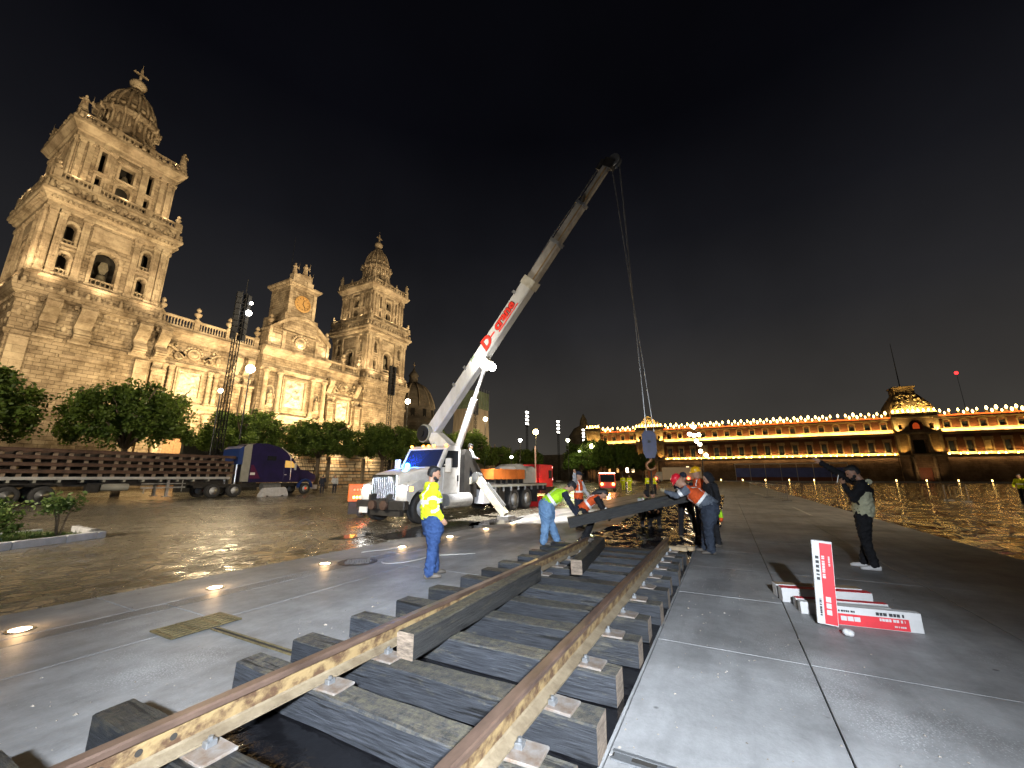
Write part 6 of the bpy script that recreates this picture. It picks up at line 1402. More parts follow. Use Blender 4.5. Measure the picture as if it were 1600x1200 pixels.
# floodlights on the boom
for k, (t, x, y) in enumerate(((0.325, 0.42, -0.30), (0.335, -0.1, -0.75))):
    p = A + D*LEN_B*t + SW*x + UP*y
    fl_ = MB(INV).ball(p, 0.17, 12, 8).build('work_lamp', lamp_mat('work_lamp_glass', (1, 0.98, 0.95), 40), CT, True)
pl_ = A + D*LEN_B*0.33 + SW*0.75 - UP*0.55
spot('boom_work_and_fill_light', pl_, (16.0, 8.3, 0), 11000, (1, .97, .92), 62, 0.5, 0.12); point('boom_work_glow', pl_, 30, (1, .97, .93), 0.15)
spot('boom_work_and_fill_light', A + SW*2.2 + D*1.0, A + D*LEN_B*0.8, 2600, (1, .95, .86), 46, 0.8, 0.12)  # added spot beside the boom, no lamp there, brightening its west face
# hoist cables and hook block
HK = Vector((13.35, 2.08, 3.02)); H0 = B + D*0.22 - UP*0.42
cb = MB(INV); cb.cyl(H0, HK + Vector((-0.05, 0.05, 0)), 0.017, n=5); cb.cyl(H0 + Vector((0.1, 0.30, 0)), HK + Vector((0.08, -0.16, 0)), 0.014, n=5); cb.build('hoist_cable', M_STEEL, CT)
hb = thing('hook_block', 'blue crane hook block hanging before the palace gate', 'hook block', HK + Vector((0, 0, -0.95)), R(100))
M_BLKB = mat('blue_hook_block_paint', (0.009, 0.014, 0.075), 0.5, var=0.4, vscale=4)
for s in (-1, 1): MB().prism([(-0.13, 0.95), (0.12, 0.98), (0.21, 0.84), (0.21, 0.30), (0.13, 0.10), (-0.13, 0.10), (-0.21, 0.30), (-0.21, 0.84)], s*0.10 - 0.02, s*0.10 + 0.02).build('cheek_plate', M_BLKB, hb)
MB().lathe([(0.22, -0.06), (0.17, 0), (0.22, 0.06), (0, 0.06)], (0, 0, 0.62), 18, 'y').build('sheave', M_BLKB, hb)
MB().cyl((0, -0.15, 0.62), (0, 0.15, 0.62), 0.05, n=10).build('pin', M_CHASSIS, hb)
hp = [(0.0, 0, 0.14), (0.0, 0, 0.02)] + [(0.13*math.sin(a), 0, -0.13 + 0.13*math.cos(a)) for a in [0.5 + 0.4*k for k in range(12)]]
MB().tube(hp, [0.05, 0.05] + [0.045]*10 + [0.03, 0.015], 8).build('hook', mat('orange_hook_steel', (0.30, 0.14, 0.06), 0.5, 0.5), hb, True)
MB().tube([(0, 0, -0.22), (0.02, 0, -0.6), (0.0, 0.02, -0.95)], 0.022, 6).build('sling', M_CHASSIS, hb)
# things on the deck
ob = thing('orange_beam_box', 'orange steel box lying on the crane truck deck', 'steel box', CTM @ Vector((-6.9, 0.35, 1.262)), R(178))
M_ORG = mat('orange_paint', (0.50, 0.13, 0.02), 0.5, var=0.2, vscale=3)
MB().cbox(-1.6, 1.6, -0.4, 0.4, 0.22, 0.72, 0.02).build('body', M_ORG, ob); MB().box(-1.75, -1.602, -0.38, 0.38, 0.25, 0.7).build('end_cap', M_STEEL, ob)
for k in range(6): MB().box(-1.45 + k*0.56, -1.3 + k*0.56, -0.38, 0.38, 0.0, 0.218).build('bearer', M_CHASSIS, ob)
tp = thing('tarpaulin_load', 'grey tarpaulin covered load at the rear of the crane deck', 'load', CTM @ Vector((-9.1, -0.2, 1.262)), R(178))
b = MB(); loft3(b, [sect(x, 0.75 + 0.05*math.sin(x*5), 0.0, 0.95 + 0.12*math.sin(x*3.1), 0.3) for x in (-1.0, -0.6, -0.2, 0.3, 0.8, 1.2)]); smooth_by_angle(b.build('cover', mat('grey_tarpaulin', (0.30, 0.30, 0.29), 0.7, bump=0.7, bscale=3, bdist=0.1), tp), 60)

# red machine with lamps behind the crane truck
rm = thing('red_compressor', 'red wheeled machine with round lamps behind the crane truck', 'machine', (23.6, 10.9, 0), R(178))
M_REDM = mat('red_machine_paint', (0.55, 0.03, 0.035), 0.4, var=0.2, vscale=2)
MB().cbox(-1.0, 0.9, -0.9, 0.9, 1.0, 2.35, 0.05).build('body', M_REDM, rm); MB().cbox(-1.5, 1.0, -0.95, 0.95, 0.62, 0.98, 0.03).build('frame', M_CHASSIS, rm)
MB().box(-0.8, -0.35, 0.89, 0.93, 1.5, 2.0).build('hatch', M_DARK, rm)
for z in (1.45, 2.2): MB().ball((-1.08, 0.7, z), 0.15, 12, 8).build('lamp', lamp_mat('pink_red_lamp', (1, .35, .3), 12), rm, True)
for y in (-0.8, 0.8): wheel(rm, -0.6, y, 0.42, 0.24, mat('orange_rim', (0.6, 0.12, 0.02), 0.4))
MB().cyl((1.3, 0.8, 0.9), (1.3, 0.8, 3.4), 0.05, n=8).build('mast', mat('orange_white_mast', (0.7, 0.45, 0.3), 0.5), rm)
point('red_tail_glow', (22.4, 9.4, 0.7), 60, (1, .06, .04), 0.1)
rj = thing('red_light_stand_in', 'added red tub standing in for red lit sheet behind the crane wheels', 'tub', (21.3, 9.6, 0))  # added shape; its red stands in for red light on a ground sheet
MB().loft([[(-.45,-.35),(.45,-.35),(.45,.35),(-.45,.35)], [(-.55,-.42),(.55,-.42),(.55,.42),(-.55,.42)], [(-.58,-.45),(.58,-.45),(.58,.45),(-.58,.45)], [(-.5,-.38),(.5,-.38),(.5,.38),(-.5,.38)]], [0, 0.5, 0.52, 0.5]).build('shell', mat('red_lit_sheet_colour', (0.6, 0.02, 0.02), 0.45), rj)
MB().box(-0.48, 0.48, -0.36, 0.36, 0.44, 0.46).build('contents', M_DARK, rj)

# orange signal trailer beyond the crane bumper
x_, y_ = at_px(568, 18.3)
sg = thing('signal_trailer', 'orange signal box with red and amber lamps left of the crane truck', 'signal trailer', (x_, y_, 0), R(-38))
MB().cbox(-0.55, 0.55, -0.22, 0.22, 0.62, 1.32, 0.03).build('box', M_ORG, sg)
for k in range(3): MB().ball((-0.32 + k*0.12, -0.23, 1.08), 0.045, 8, 6).build('red_lamp', M_RED_L, sg, True); MB().ball((-0.32 + k*0.12, -0.23, 0.78), 0.05, 8, 6).build('amber_lamp', lamp_mat('yellow_lamp', (1, .6, .1), 14), sg, True)
for k in range(4): MB().ball((0.05 + k*0.13, -0.25, 0.66), 0.035, 8, 6).build('strip_lamp', M_LAMPWARM, sg, True)
MB().box(-0.5, 0.5, -0.18, 0.18, 0.12, 0.60).build('base', M_CHASSIS, sg)
for s in (-1, 1): wheel(sg, 0.0, s*0.26, 0.2, 0.12)
point('signal_glow', (x_ - 0.35, y_ - 0.5, 0.9), 22, (1, .12, .04), 0.08)

# small red service vehicle driving toward the camera, lamps lit
x_, y_ = at_px(948, 47)
sv = thing('service_truck', 'small red cage sided service truck with orange headlights', 'truck', (x_, y_, 0), R(198))
b = MB(); b.prism([(-2.0, 0.55), (1.0, 0.55), (1.05, 1.0), (0.75, 1.95), (-0.4, 2.0), (-0.4, 1.1), (-2.0, 1.1)], -0.85, 0.85); b.build('body', mat('pink_red_paint', (0.55, 0.09, 0.06), 0.4), sv)
MB().prism([(1.055, 1.05), (0.80, 1.88), (0.77, 1.86), (1.02, 1.03)], -0.75, 0.75).build('windshield', M_GLASS, sv)
for s in (-1, 1):
    MB().ball((1.08, s*0.6, 0.82), 0.15, 10, 8).build('headlight', lamp_mat('orange_headlamp', (1, .32, .08), 16), sv, True)
    for x in (-1.4, 0.55): wheel(sv, x, s*0.78, 0.32, 0.2)
    for k in range(4): MB().bar((-2.0, s*0.85, 1.25 + k*0.25), (-0.45, s*0.85, 1.25 + k*0.25), 0.04, 0.08).build('cage_slat', mat('pale_cage_slat', (0.6, 0.35, 0.3), 0.5), sv)
    for x in (-1.95, -1.2, -0.5): MB().bar((x, s*0.83, 1.1), (x, s*0.83, 2.05), 0.05, 0.05).build('cage_post', M_REDM, sv)
MB().bar((0.8, -0.85, 2.0), (0.8, 0.85, 2.0), 0.05, 0.05).build('roof_lamp_bar', M_LAMPWARM, sv); MB().cbox(1.06, 1.2, -0.8, 0.8, 0.4, 0.6, 0.02).build('bumper', M_REDM, sv)
spot('service_truck_beam', (x_ - 1.5, y_ - 0.5, 0.8), (x_ - 12, y_ - 5, 0), 700, (1, .35, .08), 70, 0.6, 0.1)
# ================================================================== people
def etube(b, pts, ra, rb, side, n=14):
    """closed tube with elliptical sections: ra along side, rb across it"""
    pts = [Vector(p) for p in pts]; side = Vector(side); vs = []; fs = []
    for k, p in enumerate(pts):
        d = (pts[min(k+1, len(pts)-1)] - pts[max(k-1, 0)]).normalized()
        u = (side - d*side.dot(d)).normalized(); w = d.cross(u)
        for i in range(n):
            a = 2*math.pi*i/n; vs.append(p + u*math.cos(a)*ra[k] + w*math.sin(a)*rb[k])
    for k in range(len(pts)-1):
        for i in range(n):
            j = (i+1) % n; fs.append((k*n+i, k*n+j, (k+1)*n+j, (k+1)*n+i))
    fs += [tuple(reversed(range(n))), tuple((len(pts)-1)*n+i for i in range(n))]
    return b.add(vs, fs)
def limb(b, pts, rs, n=12):
    """tube rounded at the joints with balls, so that a remesh welds it"""
    for p, q, r0, r1 in zip(pts[:-1], pts[1:], rs[:-1], rs[1:]): b.cyl(p, q, r0, r1, n)
    for p, r in zip(pts, rs): b.ball(p, r, 12, 8)
    return b
def weld(b, voxel, name, mats, classify=None, it=4):
    me = b.mesh(name); o = bpy.data.objects.new('tmp', me)
    m = o.modifiers.new('r', 'REMESH'); m.mode = 'VOXEL'; m.voxel_size = voxel; m.use_smooth_shade = True
    if it: s = o.modifiers.new('s', 'SMOOTH'); s.iterations = it; s.factor = 0.5
    r = evaluated_mesh(o); r.name = name
    r.materials.clear()
    for x in mats: r.materials.append(x)
    if classify:
        for p in r.polygons: p.material_index = classify(p.center)
    if name in ('jacket', 'trousers'):      # creases and folds of the cloth
        from mathutils import noise
        off = Vector((len(r.vertices)*.37 % 50, 0, 0)); nv = [Vector(v.normal) for v in r.vertices]
        for v, q in zip(r.vertices, nv):
            c = v.co; a = noise.noise(Vector((c.x*9, c.y*9, c.z*17 + c.x*8)) + off); f = noise.noise(Vector((c.x*22, c.y*22, c.z*30 + c.y*18)) + off)
            v.co = c + q*(0.020*(abs(a)*1.6 - .35) + 0.006*f)
    r.polygons.foreach_set('use_smooth', [True]*len(r.polygons))
    return r
def seg_d(p, a, b):
    a = Vector(a); b = Vector(b); t = max(0, min(1, (p-a).dot(b-a)/(b-a).length_squared)); return (p - a - (b-a)*t).length
def fabric(name, c, c2=None, rough=0.85): return mat(name, c, rough, var=0.3, vscale=5, bump=1.0, bscale=7, col2=c2, bdist=0.05, spec=0.25)
SKIN = mat('tanned_skin', (0.40, 0.22, 0.14), 0.5, var=0.1, vscale=8); HAIR = mat('black_hair', (0.012, 0.011, 0.011), 0.55, bump=0.6, bscale=60)
F = dict(hivis=fabric('neon_yellow_fabric', (0.62, 0.72, 0.02)), lime=fabric('neon_lime_fabric', (0.36, 0.66, 0.02)), white=mat('white_reflective_tape', (0.85, 0.85, 0.83), 0.5), black=fabric('black_fabric', (0.014, 0.014, 0.016)),
         navy=fabric('dark_navy_fabric', (0.018, 0.022, 0.035)), jeans=fabric('blue_denim', (0.035, 0.075, 0.20), (0.018, 0.04, 0.115)), pale=fabric('pale_blue_denim', (0.16, 0.27, 0.42), (0.09, 0.17, 0.30)), orange=fabric('orange_red_fabric', (0.62, 0.09, 0.02)),
         grey=fabric('slate_grey_fabric', (0.10, 0.115, 0.14)), cream=fabric('pale_cream_fabric', (0.50, 0.49, 0.33)), slate=fabric('dark_slate_trousers', (0.030, 0.038, 0.055)), shoe=mat('brown_boot_leather', (0.10, 0.085, 0.07), 0.6, var=0.3), wshoe=mat('white_trainer', (0.7, 0.68, 0.66), 0.6),
         red=mat('red_helmet_plastic', (0.62, 0.015, 0.03), 0.3), yellow=mat('yellow_helmet_plastic', (0.8, 0.42, 0.01), 0.3), lgrey=fabric('light_grey_fabric', (0.42, 0.43, 0.45)), glove=fabric('tan_work_glove', (0.35, 0.28, 0.16)))
STAND = dict(pelvis=(0, 0, .96), chest=(0, 0, 1.30), neck=(0, 0, 1.49), head=(.03, 0, 1.635), sL=(0, .19, 1.42), sR=(0, -.19, 1.42), eL=(-.02, .26, 1.14), eR=(-.02, -.26, 1.14), wL=(.07, .25, .90), wR=(.07, -.25, .90),
             hL=(0, .095, .92), hR=(0, -.095, .92), kL=(.03, .11, .50), kR=(.03, -.11, .50), aL=(0, .11, .09), aR=(0, -.11, .09))
def person(label, loc, yaw, pose=None, top=('hivis',), stripes=(), sleeve=None, legs='jeans', shoe='shoe', head='hair', beard=False, vox=0.014, scale=1.0, hem=0.02, topfn=None, glove=False, look_=None, fat=1.0, group=None, z=0.0, curl=0.6, hipw=1.0):
    P = dict(STAND); P.update(pose or {}); P = {k: Vector(v) for k, v in P.items()}
    t = thing('person', label, 'person', (loc[0], loc[1], z), yaw, group); t.scale = (scale,)*3
    sd = (P['sL'] - P['sR']).normalized(); fw = look_ and Vector(look_).normalized() or Vector((1, 0, 0))
    # --- body: one continuous skin mesh, head to hands and shins
    b = MB(); Hc = P['head']; up = (Hc - P['neck']).normalized(); hs = up.cross(fw).normalized(); fw = hs.cross(up)
    def hp(f, s, u): return Hc + fw*f + hs*s + up*u
    etube(b, [hp(-.005, 0, -.125), hp(.012, 0, -.09), hp(.006, 0, -.03), hp(-.005, 0, .04), hp(-.012, 0, .085), hp(-.012, 0, .118)], [.035, .056, .073, .077, .062, .02], [.05, .085, .097, .101, .078, .025], hs)
    b.tube([hp(.088, 0, .03), hp(.108, 0, -.012), hp(.095, 0, -.03)], [.010, .019, .012], 6)            # nose
    b.ball(hp(.082, 0, -.095), .026, 8, 6); b.tube([hp(.096, -.024, -.058), hp(.104, 0, -.056), hp(.096, .024, -.058)], .010, 6)   # chin and mouth
    for s in (-1, 1): b.ball(hp(-.01, s*.078, -.005), .024, 8, 6, (.8, .5, 1.3))
    limb(b, [P['neck'] - up*.05, hp(-.01, 0, -.09)], [.058, .054])
    limb(b, [P['pelvis'], P['chest'], P['neck'] - up*.04], [.11, .12, .06])
    for q in 'LR':
        limb(b, [P['s'+q], P['e'+q], P['w'+q]], [.05, .038, .027]); limb(b, [P['neck'] - up*.06, P['s'+q]], [.06, .05])
        limb(b, [P['pelvis'], P['h'+q], P['k'+q], P['a'+q]], [.10, .08, .05, .037])
        d = (P['w'+q] - P['e'+q]).normalized(); inn = (P['chest'] - P['w'+q]); inn = (inn - d*inn.dot(d)).normalized(); ac = d.cross(inn)
        pc = P['w'+q] + d*.05; etube(b, [P['w'+q], pc, pc + d*.045], [.022, .042, .040], [.022, .018, .015], ac, 10)
        for k, (o, L) in enumerate(((-.031, .062), (-.011, .074), (.010, .070), (.029, .055))):
            f0 = pc + d*.04 + ac*o; c1 = (d + inn*curl*.5).normalized(); c2 = (d + inn*curl*1.6).normalized()
            b.tube([f0, f0 + c1*L*.5, f0 + c1*L*.5 + c2*L*.5], [.0100, .0095, .0075], 7)
        th = P['w'+q] + d*.025 + ac*(-.030); b.tube([th, th + (d*.6 - ac + inn*.3).normalized()*.035, th + (d*1.2 - ac*.5 + inn*.6).normalized()*.068], [.013, .011, .008], 7)
    skin_m = [SKIN, F['glove']]
    bodyM = weld(b, min(vox, .0085) if vox < .016 else vox, 'body', skin_m, (lambda c: 1 if glove and min((c - P['wL']).length, (c - P['wR']).length) < .17 else 0), 2)
    link('body', bodyM, t)
    for s in (-1, 1): MB().ball(hp(.086, s*.031, .012), .0115, 8, 6).build('eye', M_DARK, t, True)
    # --- trousers
    b = MB(); etube(b, [P['pelvis'] + (P['chest']-P['pelvis'])*.22, P['pelvis'], P['pelvis']*.5 + (P['hL'] + P['hR'])*.25 - Vector((0, 0, .05))], [.165*fat, .175*fat, .14*fat], [.115*fat, .125*fat, .10*fat], sd)
    for q in 'LR': limb(b, [P['h'+q] + Vector((0, 0, -.02)), P['h'+q].lerp(P['k'+q], .45), P['k'+q], P['k'+q].lerp(P['a'+q], .5), P['a'+q] + Vector((0, 0, .01))], [.100*fat*hipw, .092*fat*hipw, .074*hipw, .070*hipw, .066*hipw])
    link('trousers', weld(b, vox, 'trousers', [F[legs]]), t)
    # --- jacket or vest over shirt
    b = MB(); ax = (P['chest'] - P['pelvis']).normalized(); sh = (P['sL'] + P['sR'])/2
    etube(b, [P['pelvis'] + ax*(-.02 - hem), P['pelvis'] + ax*.06, P['pelvis'].lerp(P['chest'], .5), P['chest'], sh.lerp(P['chest'], .35), sh + ax*.045, P['neck'] - up*.005], [.178*fat, .182*fat, .178*fat, .195*fat, .195, .12, .068], [.125*fat, .132*fat, .128*fat, .130*fat, .115, .085, .068], sd)
    for q in 'LR': limb(b, [P['s'+q], P['e'+q], P['w'+q] - (P['w'+q] - P['e'+q])*.06], [.082, .064, .047])
    ms = [F[c] for c in top] + [F['white']] + ([F[sleeve]] if sleeve else [])
    def cls(c):
        arm = min(min(seg_d(c, P['s'+q] + (P['e'+q]-P['s'+q])*.12, P['e'+q]), seg_d(c, P['e'+q], P['w'+q])) for q in 'LR'); isarm = arm < .092 and min((c - P['sL']).length, (c - P['sR']).length) > .07
        for kind, h0, h1 in stripes:
            if kind == 'body' and not isarm:
                h = (c - P['pelvis']).dot(ax)
                if h0 < h < h1: return len(top)
            if kind == 'strap' and not isarm:
                h = abs((c - sh).dot(sd))
                if h0 < h < h1 and (c - P['pelvis']).dot(ax) > .15: return len(top)
            if kind == 'arm' and isarm:
                for q in 'LR':
                    L = (P['e'+q]-P['s'+q]); L2 = P['w'+q]-P['e'+q]
                    f = (c - P['s'+q]).dot(L.normalized())/L.length; g = (c - P['e'+q]).dot(L2.normalized())/L2.length
                    if seg_d(c, P['s'+q], P['e'+q]) < .10 and f < 0.97 and h0 < f < h1: return len(top)
                    if seg_d(c, P['e'+q], P['w'+q]) < .10 and g > 0.03 and h0 < 1 + g < h1: return len(top)
        if isarm and sleeve: return len(top) + 1
        return topfn(c, (c - P['pelvis']).dot(ax), isarm) if topfn else 0
    link('jacket', weld(b, vox*.9, 'jacket', ms, cls, 3), t)
    # --- shoes, hair, hat
    for q in 'LR':
        a = P['a'+q]; d = P['k'+q] - a; f = Vector((1, .12 if q == 'L' else -.12, 0)).normalized(); sdv = Vector((-f.y, f.x, 0))
        b = MB(); z0 = a.z - .045
        etube(b, [a - f*.085 + Vector((0, 0, z0 - a.z)), a - f*.05 + Vector((0, 0, z0 - a.z + .005)), a + f*.06 + Vector((0, 0, z0 - a.z)), a + f*.15 + Vector((0, 0, z0 - a.z - .008)), a + f*.20 + Vector((0, 0, z0 - a.z - .018))], [.030, .042, .047, .048, .026], [.038, .046, .042, .034, .022], sdv, 12)
        limb(b, [a + Vector((0, 0, -.02)), a + Vector((0, 0, .06))], [.050, .052]); link('shoe', weld(b, .010, 'shoe', [F[shoe]]), t)
    if head in ('hair', 'long', 'cap', 'bcap'):
        b = MB(); etube(b, [hp(-.045, 0, -.065), hp(-.04, 0, 0), hp(-.022, 0, .06), hp(-.014, 0, .105), hp(-.012, 0, .134)], [.065, .080, .082, .066, .025], [.065, .085, .098, .082, .03], hs); b.ball(hp(.03, 0, .085), .06, 10, 6, (1.0, 1, .7))
        if head == 'long': limb(b, [hp(-.05, 0, .0), hp(-.08, 0, -.12), hp(-.06, 0, -.24)], [.085, .08, .05])
        link('hair', weld(b, .010, 'hair', [HAIR]), t)
    if beard:
        b = MB(); b.ball(hp(.060, 0, -.085), .052, 10, 8, (1, 1, 1)); b.ball(hp(.03, .045, -.06), .036, 8, 6); b.ball(hp(.03, -.045, -.06), .036, 8, 6); link('beard', weld(b, .009, 'beard', [HAIR]), t)
    if head in ('cap', 'bcap'):
        b = MB(); etube(b, [hp(-.012, 0, .035), hp(-.012, 0, .085), hp(-.012, 0, .125), hp(-.012, 0, .148)], [.094, .092, .070, .02], [.112, .110, .085, .02], hs, 16)
        etube(b, [hp(.06, 0, .05), hp(.13, 0, .045), hp(.175, 0, .035)], [.08, .075, .04], [.012, .010, .008], hs, 10); link('cap', weld(b, .009, 'cap', [F['black'] if head == 'cap' else F['navy']]), t)
    if head in ('red', 'yellow'):
        b = MB(); etube(b, [hp(0, 0, .02), hp(0, 0, .045), hp(-.005, 0, .05), hp(-.005, 0, .10), hp(-.005, 0, .145), hp(-.005, 0, .165)], [.115, .120, .104, .104, .075, .02], [.135, .142, .122, .122, .09, .02], hs, 18)
        etube(b, [hp(.10, 0, .035), hp(.165, 0, .025)], [.085, .05], [.012, .008], hs, 10); b.tube([hp(-.1, 0, .10), hp(-.02, 0, .168), hp(.09, 0, .11)], .014, 6); link('hard_hat', weld(b, .009, 'hard_hat', [F[head]]), t)
    if head == 'hood':
        b = MB(); etube(b, [hp(-.06, 0, -.12), hp(-.04, 0, -.03), hp(-.03, 0, .06), hp(-.02, 0, .13), hp(-.02, 0, .15)], [.10, .105, .10, .06, .02], [.10, .115, .115, .07, .02], hs); link('hood', weld(b, .012, 'hood', [F['black']]), t)
    return t, P
YW = ('hivis', 'black')
# 1. man in the yellow jacket and jeans, seen from his right side
person('man in neon yellow jacket and blue jeans watching beside the rails', (5.62, 4.48), R(-38),
       dict(pelvis=(-.02, 0, .97), chest=(-.05, 0, 1.31), neck=(-.05, 0, 1.51), head=(-.01, -.01, 1.65), sL=(-.05, .20, 1.44), sR=(-.05, -.20, 1.44), eR=(-.08, -.29, 1.16), wR=(.08, -.27, .94), eL=(-.06, .28, 1.16), wL=(.08, .25, .95),
            kL=(.05, .12, .51), kR=(.0, -.11, .51), aL=(.10, .13, .09), aR=(-.05, -.13, .09)), ('hivis', 'black'), [('body', .20, .27), ('strap', .09, .13), ('arm', .62, .80), ('arm', 1.28, 1.46)],
       None, 'jeans', 'shoe', 'hair', True, .012, 1.0, .03, lambda c, h, arm: 1 if (not arm and h < .19 and c.x > .045) else 0, look_=(1, -.15, -.05), fat=1.4, hipw=1.28)
# 2. bending worker with the lime vest at the left end of the carried tie
person('bending worker in lime vest and pale jeans lifting the left tie end', (9.50, 3.98), R(-66),
       dict(pelvis=(-.06, 0, .93), chest=(.26, 0, 1.16), neck=(.43, 0, 1.27), head=(.55, 0, 1.33), sL=(.38, .19, 1.20), sR=(.38, -.19, 1.20), eL=(.52, .24, .93), eR=(.50, -.24, .93), wL=(.72, .16, .74), wR=(.64, -.16, .70),
            hL=(-.06, .10, .90), hR=(-.06, -.10, .90), kL=(.04, .14, .48), kR=(-.08, -.13, .48), aL=(.18, .14, .09), aR=(-.14, -.13, .09)), ('lime', 'navy'), [('body', .13, .20), ('strap', .10, .135)], 'navy', 'pale', 'shoe', 'cap', False, .012, 1.02, .0,
       lambda c, h, arm: 1 if h < .0 else 0, True, (.8, .1, -.6), 1.36, hipw=1.42)
# 3. helper with long dark hair in an orange vest beside him
x_, y_ = at_px(914, 10.9)
person('stooping helper with long dark hair in orange vest behind the tie', (x_, y_), R(-75),
       dict(pelvis=(-.10, 0, .80), chest=(.18, 0, 1.02), neck=(.34, 0, 1.14), head=(.45, 0, 1.17), sL=(.28, .18, 1.08), sR=(.28, -.18, 1.08), eL=(.42, .22, .84), eR=(.40, -.22, .84), wL=(.55, .16, .66), wR=(.52, -.16, .64),
            hL=(-.10, .1, .78), hR=(-.10, -.1, .78), kL=(.12, .13, .44), kR=(.10, -.13, .44), aL=(-.02, .12, .09), aR=(-.1, -.12, .09)), ('orange',), [('body', .16, .22), ('strap', .08, .12), ('arm', 1.3, 1.5)], 'black', 'black', head='long', glove=True, look_=(.6, 0, -.8))
x_, y_ = at_px(903, 13.2)
person('worker in navy cap and orange vest raising a grey sleeve', (x_, y_), R(-100),
       dict(eR=(.12, -.42, 1.52), wR=(.22, -.62, 1.72), eL=(.10, .26, 1.16), wL=(.25, .2, 1.0)), ('orange',), [('body', .16, .22), ('strap', .09, .13)], 'lgrey', 'navy', head='bcap', vox=.016)
# 4. worker at the right end in the orange and grey jacket
person('worker in red hard hat and orange grey jacket lifting the right tie end', (10.02, 0.50), R(94),
       dict(pelvis=(-.10, 0, .95), chest=(.20, 0, 1.20), neck=(.36, 0, 1.36), head=(.47, 0, 1.45), sL=(.30, .20, 1.28), sR=(.30, -.20, 1.28), eL=(.52, .22, 1.14), eR=(.54, -.2, 1.14), wL=(.74, .14, 1.22), wR=(.72, -.10, 1.20),
            hL=(-.10, .10, .92), hR=(-.10, -.10, .92), kL=(-.02, .13, .50), kR=(.0, -.13, .50), aL=(-.04, .14, .09), aR=(.06, -.14, .09)), ('orange', 'grey'), [('body', .17, .225), ('strap', .105, .145), ('arm', .55, .80)], 'grey', 'slate', 'shoe', 'red', False, .012, 1.04, .05,
       lambda c, h, arm: 1 if h < .17 and c.x < .24 else 0, True, (1, .1, -.35), 1.38, hipw=1.32)
x_, y_ = at_px(1108, 11.0)
person('hooded person in black standing behind the red hard hat worker', (x_, y_), R(120), dict(head=(.05, 0, 1.60)), ('black',), [], None, 'black', head='hood', vox=.016, scale=.98)
x_, y_ = at_px(1090, 11.9)
person('worker in yellow hard hat half hidden behind the red hard hat', (x_, y_), R(110), None, ('orange',), [('body', .16, .22), ('strap', .09, .13)], None, 'navy', head='yellow', vox=.016, scale=1.04)
x_, y_ = at_px(1067, 12.2)
person('worker in dark jacket with white bands straddling the sheet', (x_, y_), R(200), dict(kL=(.03, .16, .5), aL=(0, .24, .09), kR=(.03, -.16, .5), aR=(0, -.2, .09), eL=(.15, .24, 1.16), wL=(.35, .15, 1.05), eR=(.15, -.24, 1.16), wR=(.35, -.15, 1.05)), ('navy',), [('body', .2, .26), ('body', .08, .13), ('arm', .5, .7)], None, 'black', head='bcap', vox=.016, scale=.97)
# 5. man with the phone
pm_, P_ = person('man in black jacket and cream shirt holding phone, arm raised', (9.70, -2.12), R(82),
       dict(pelvis=(-.02, 0, .99), chest=(-.06, 0, 1.33), neck=(-.05, 0, 1.53), head=(.03, 0, 1.66), sL=(-.05, .19, 1.45), sR=(-.05, -.19, 1.46), eL=(.10, .30, 1.20), wL=(.20, .14, 1.44), eR=(.24, -.20, 1.66), wR=(.47, -.16, 1.86),
            kL=(.05, .12, .52), kR=(.0, -.11, .52), aL=(-.02, .13, .09), aR=(.10, -.12, .09)), ('cream', 'black'), [], 'black', 'black', 'wshoe', 'hair', True, .012, 1.01, .06,
       lambda c, h, arm: 1 if h > .34 or c.x < -.17 and h > .2 else 0, look_=(1, .1, -.05), fat=1.2, hipw=1.05, curl=.9)
ph = MB().cbox(-.006, .006, -.038, .038, -.075, .075, .003).build('phone', mat('phone_back', (0.5, 0.5, 0.52), 0.2), None); ph.location = Vector((9.70, -2.12, 0)) + Matrix.Rotation(R(82), 3, 'Z') @ Vector((.27, .10, 1.56)); ph.rotation_euler = (0, R(-15), R(82))
tag(ph, 'pale phone held to the face of the man in black', 'phone')
bag = MB().tube([(.10, .20, 1.20), (-.05, .22, 1.35), (-.16, .10, 1.52), (-.18, -.02, 1.56)], .012, 6); bag.tube([(.10, .20, 1.22), (.04, .24, 1.10)], [.03, .012], 6)
o = bag.build('strap', F['black'], pm_, True)
MB().lathe([(.05, 0), (.045, .006), (.02, .008), (0, .004)], (0, 0, 0), 14).build('hood_badge', F['cream'], pm_).matrix_local = T(-.16, .12, 1.50) @ Matrix.Rotation(R(-70), 4, 'X')
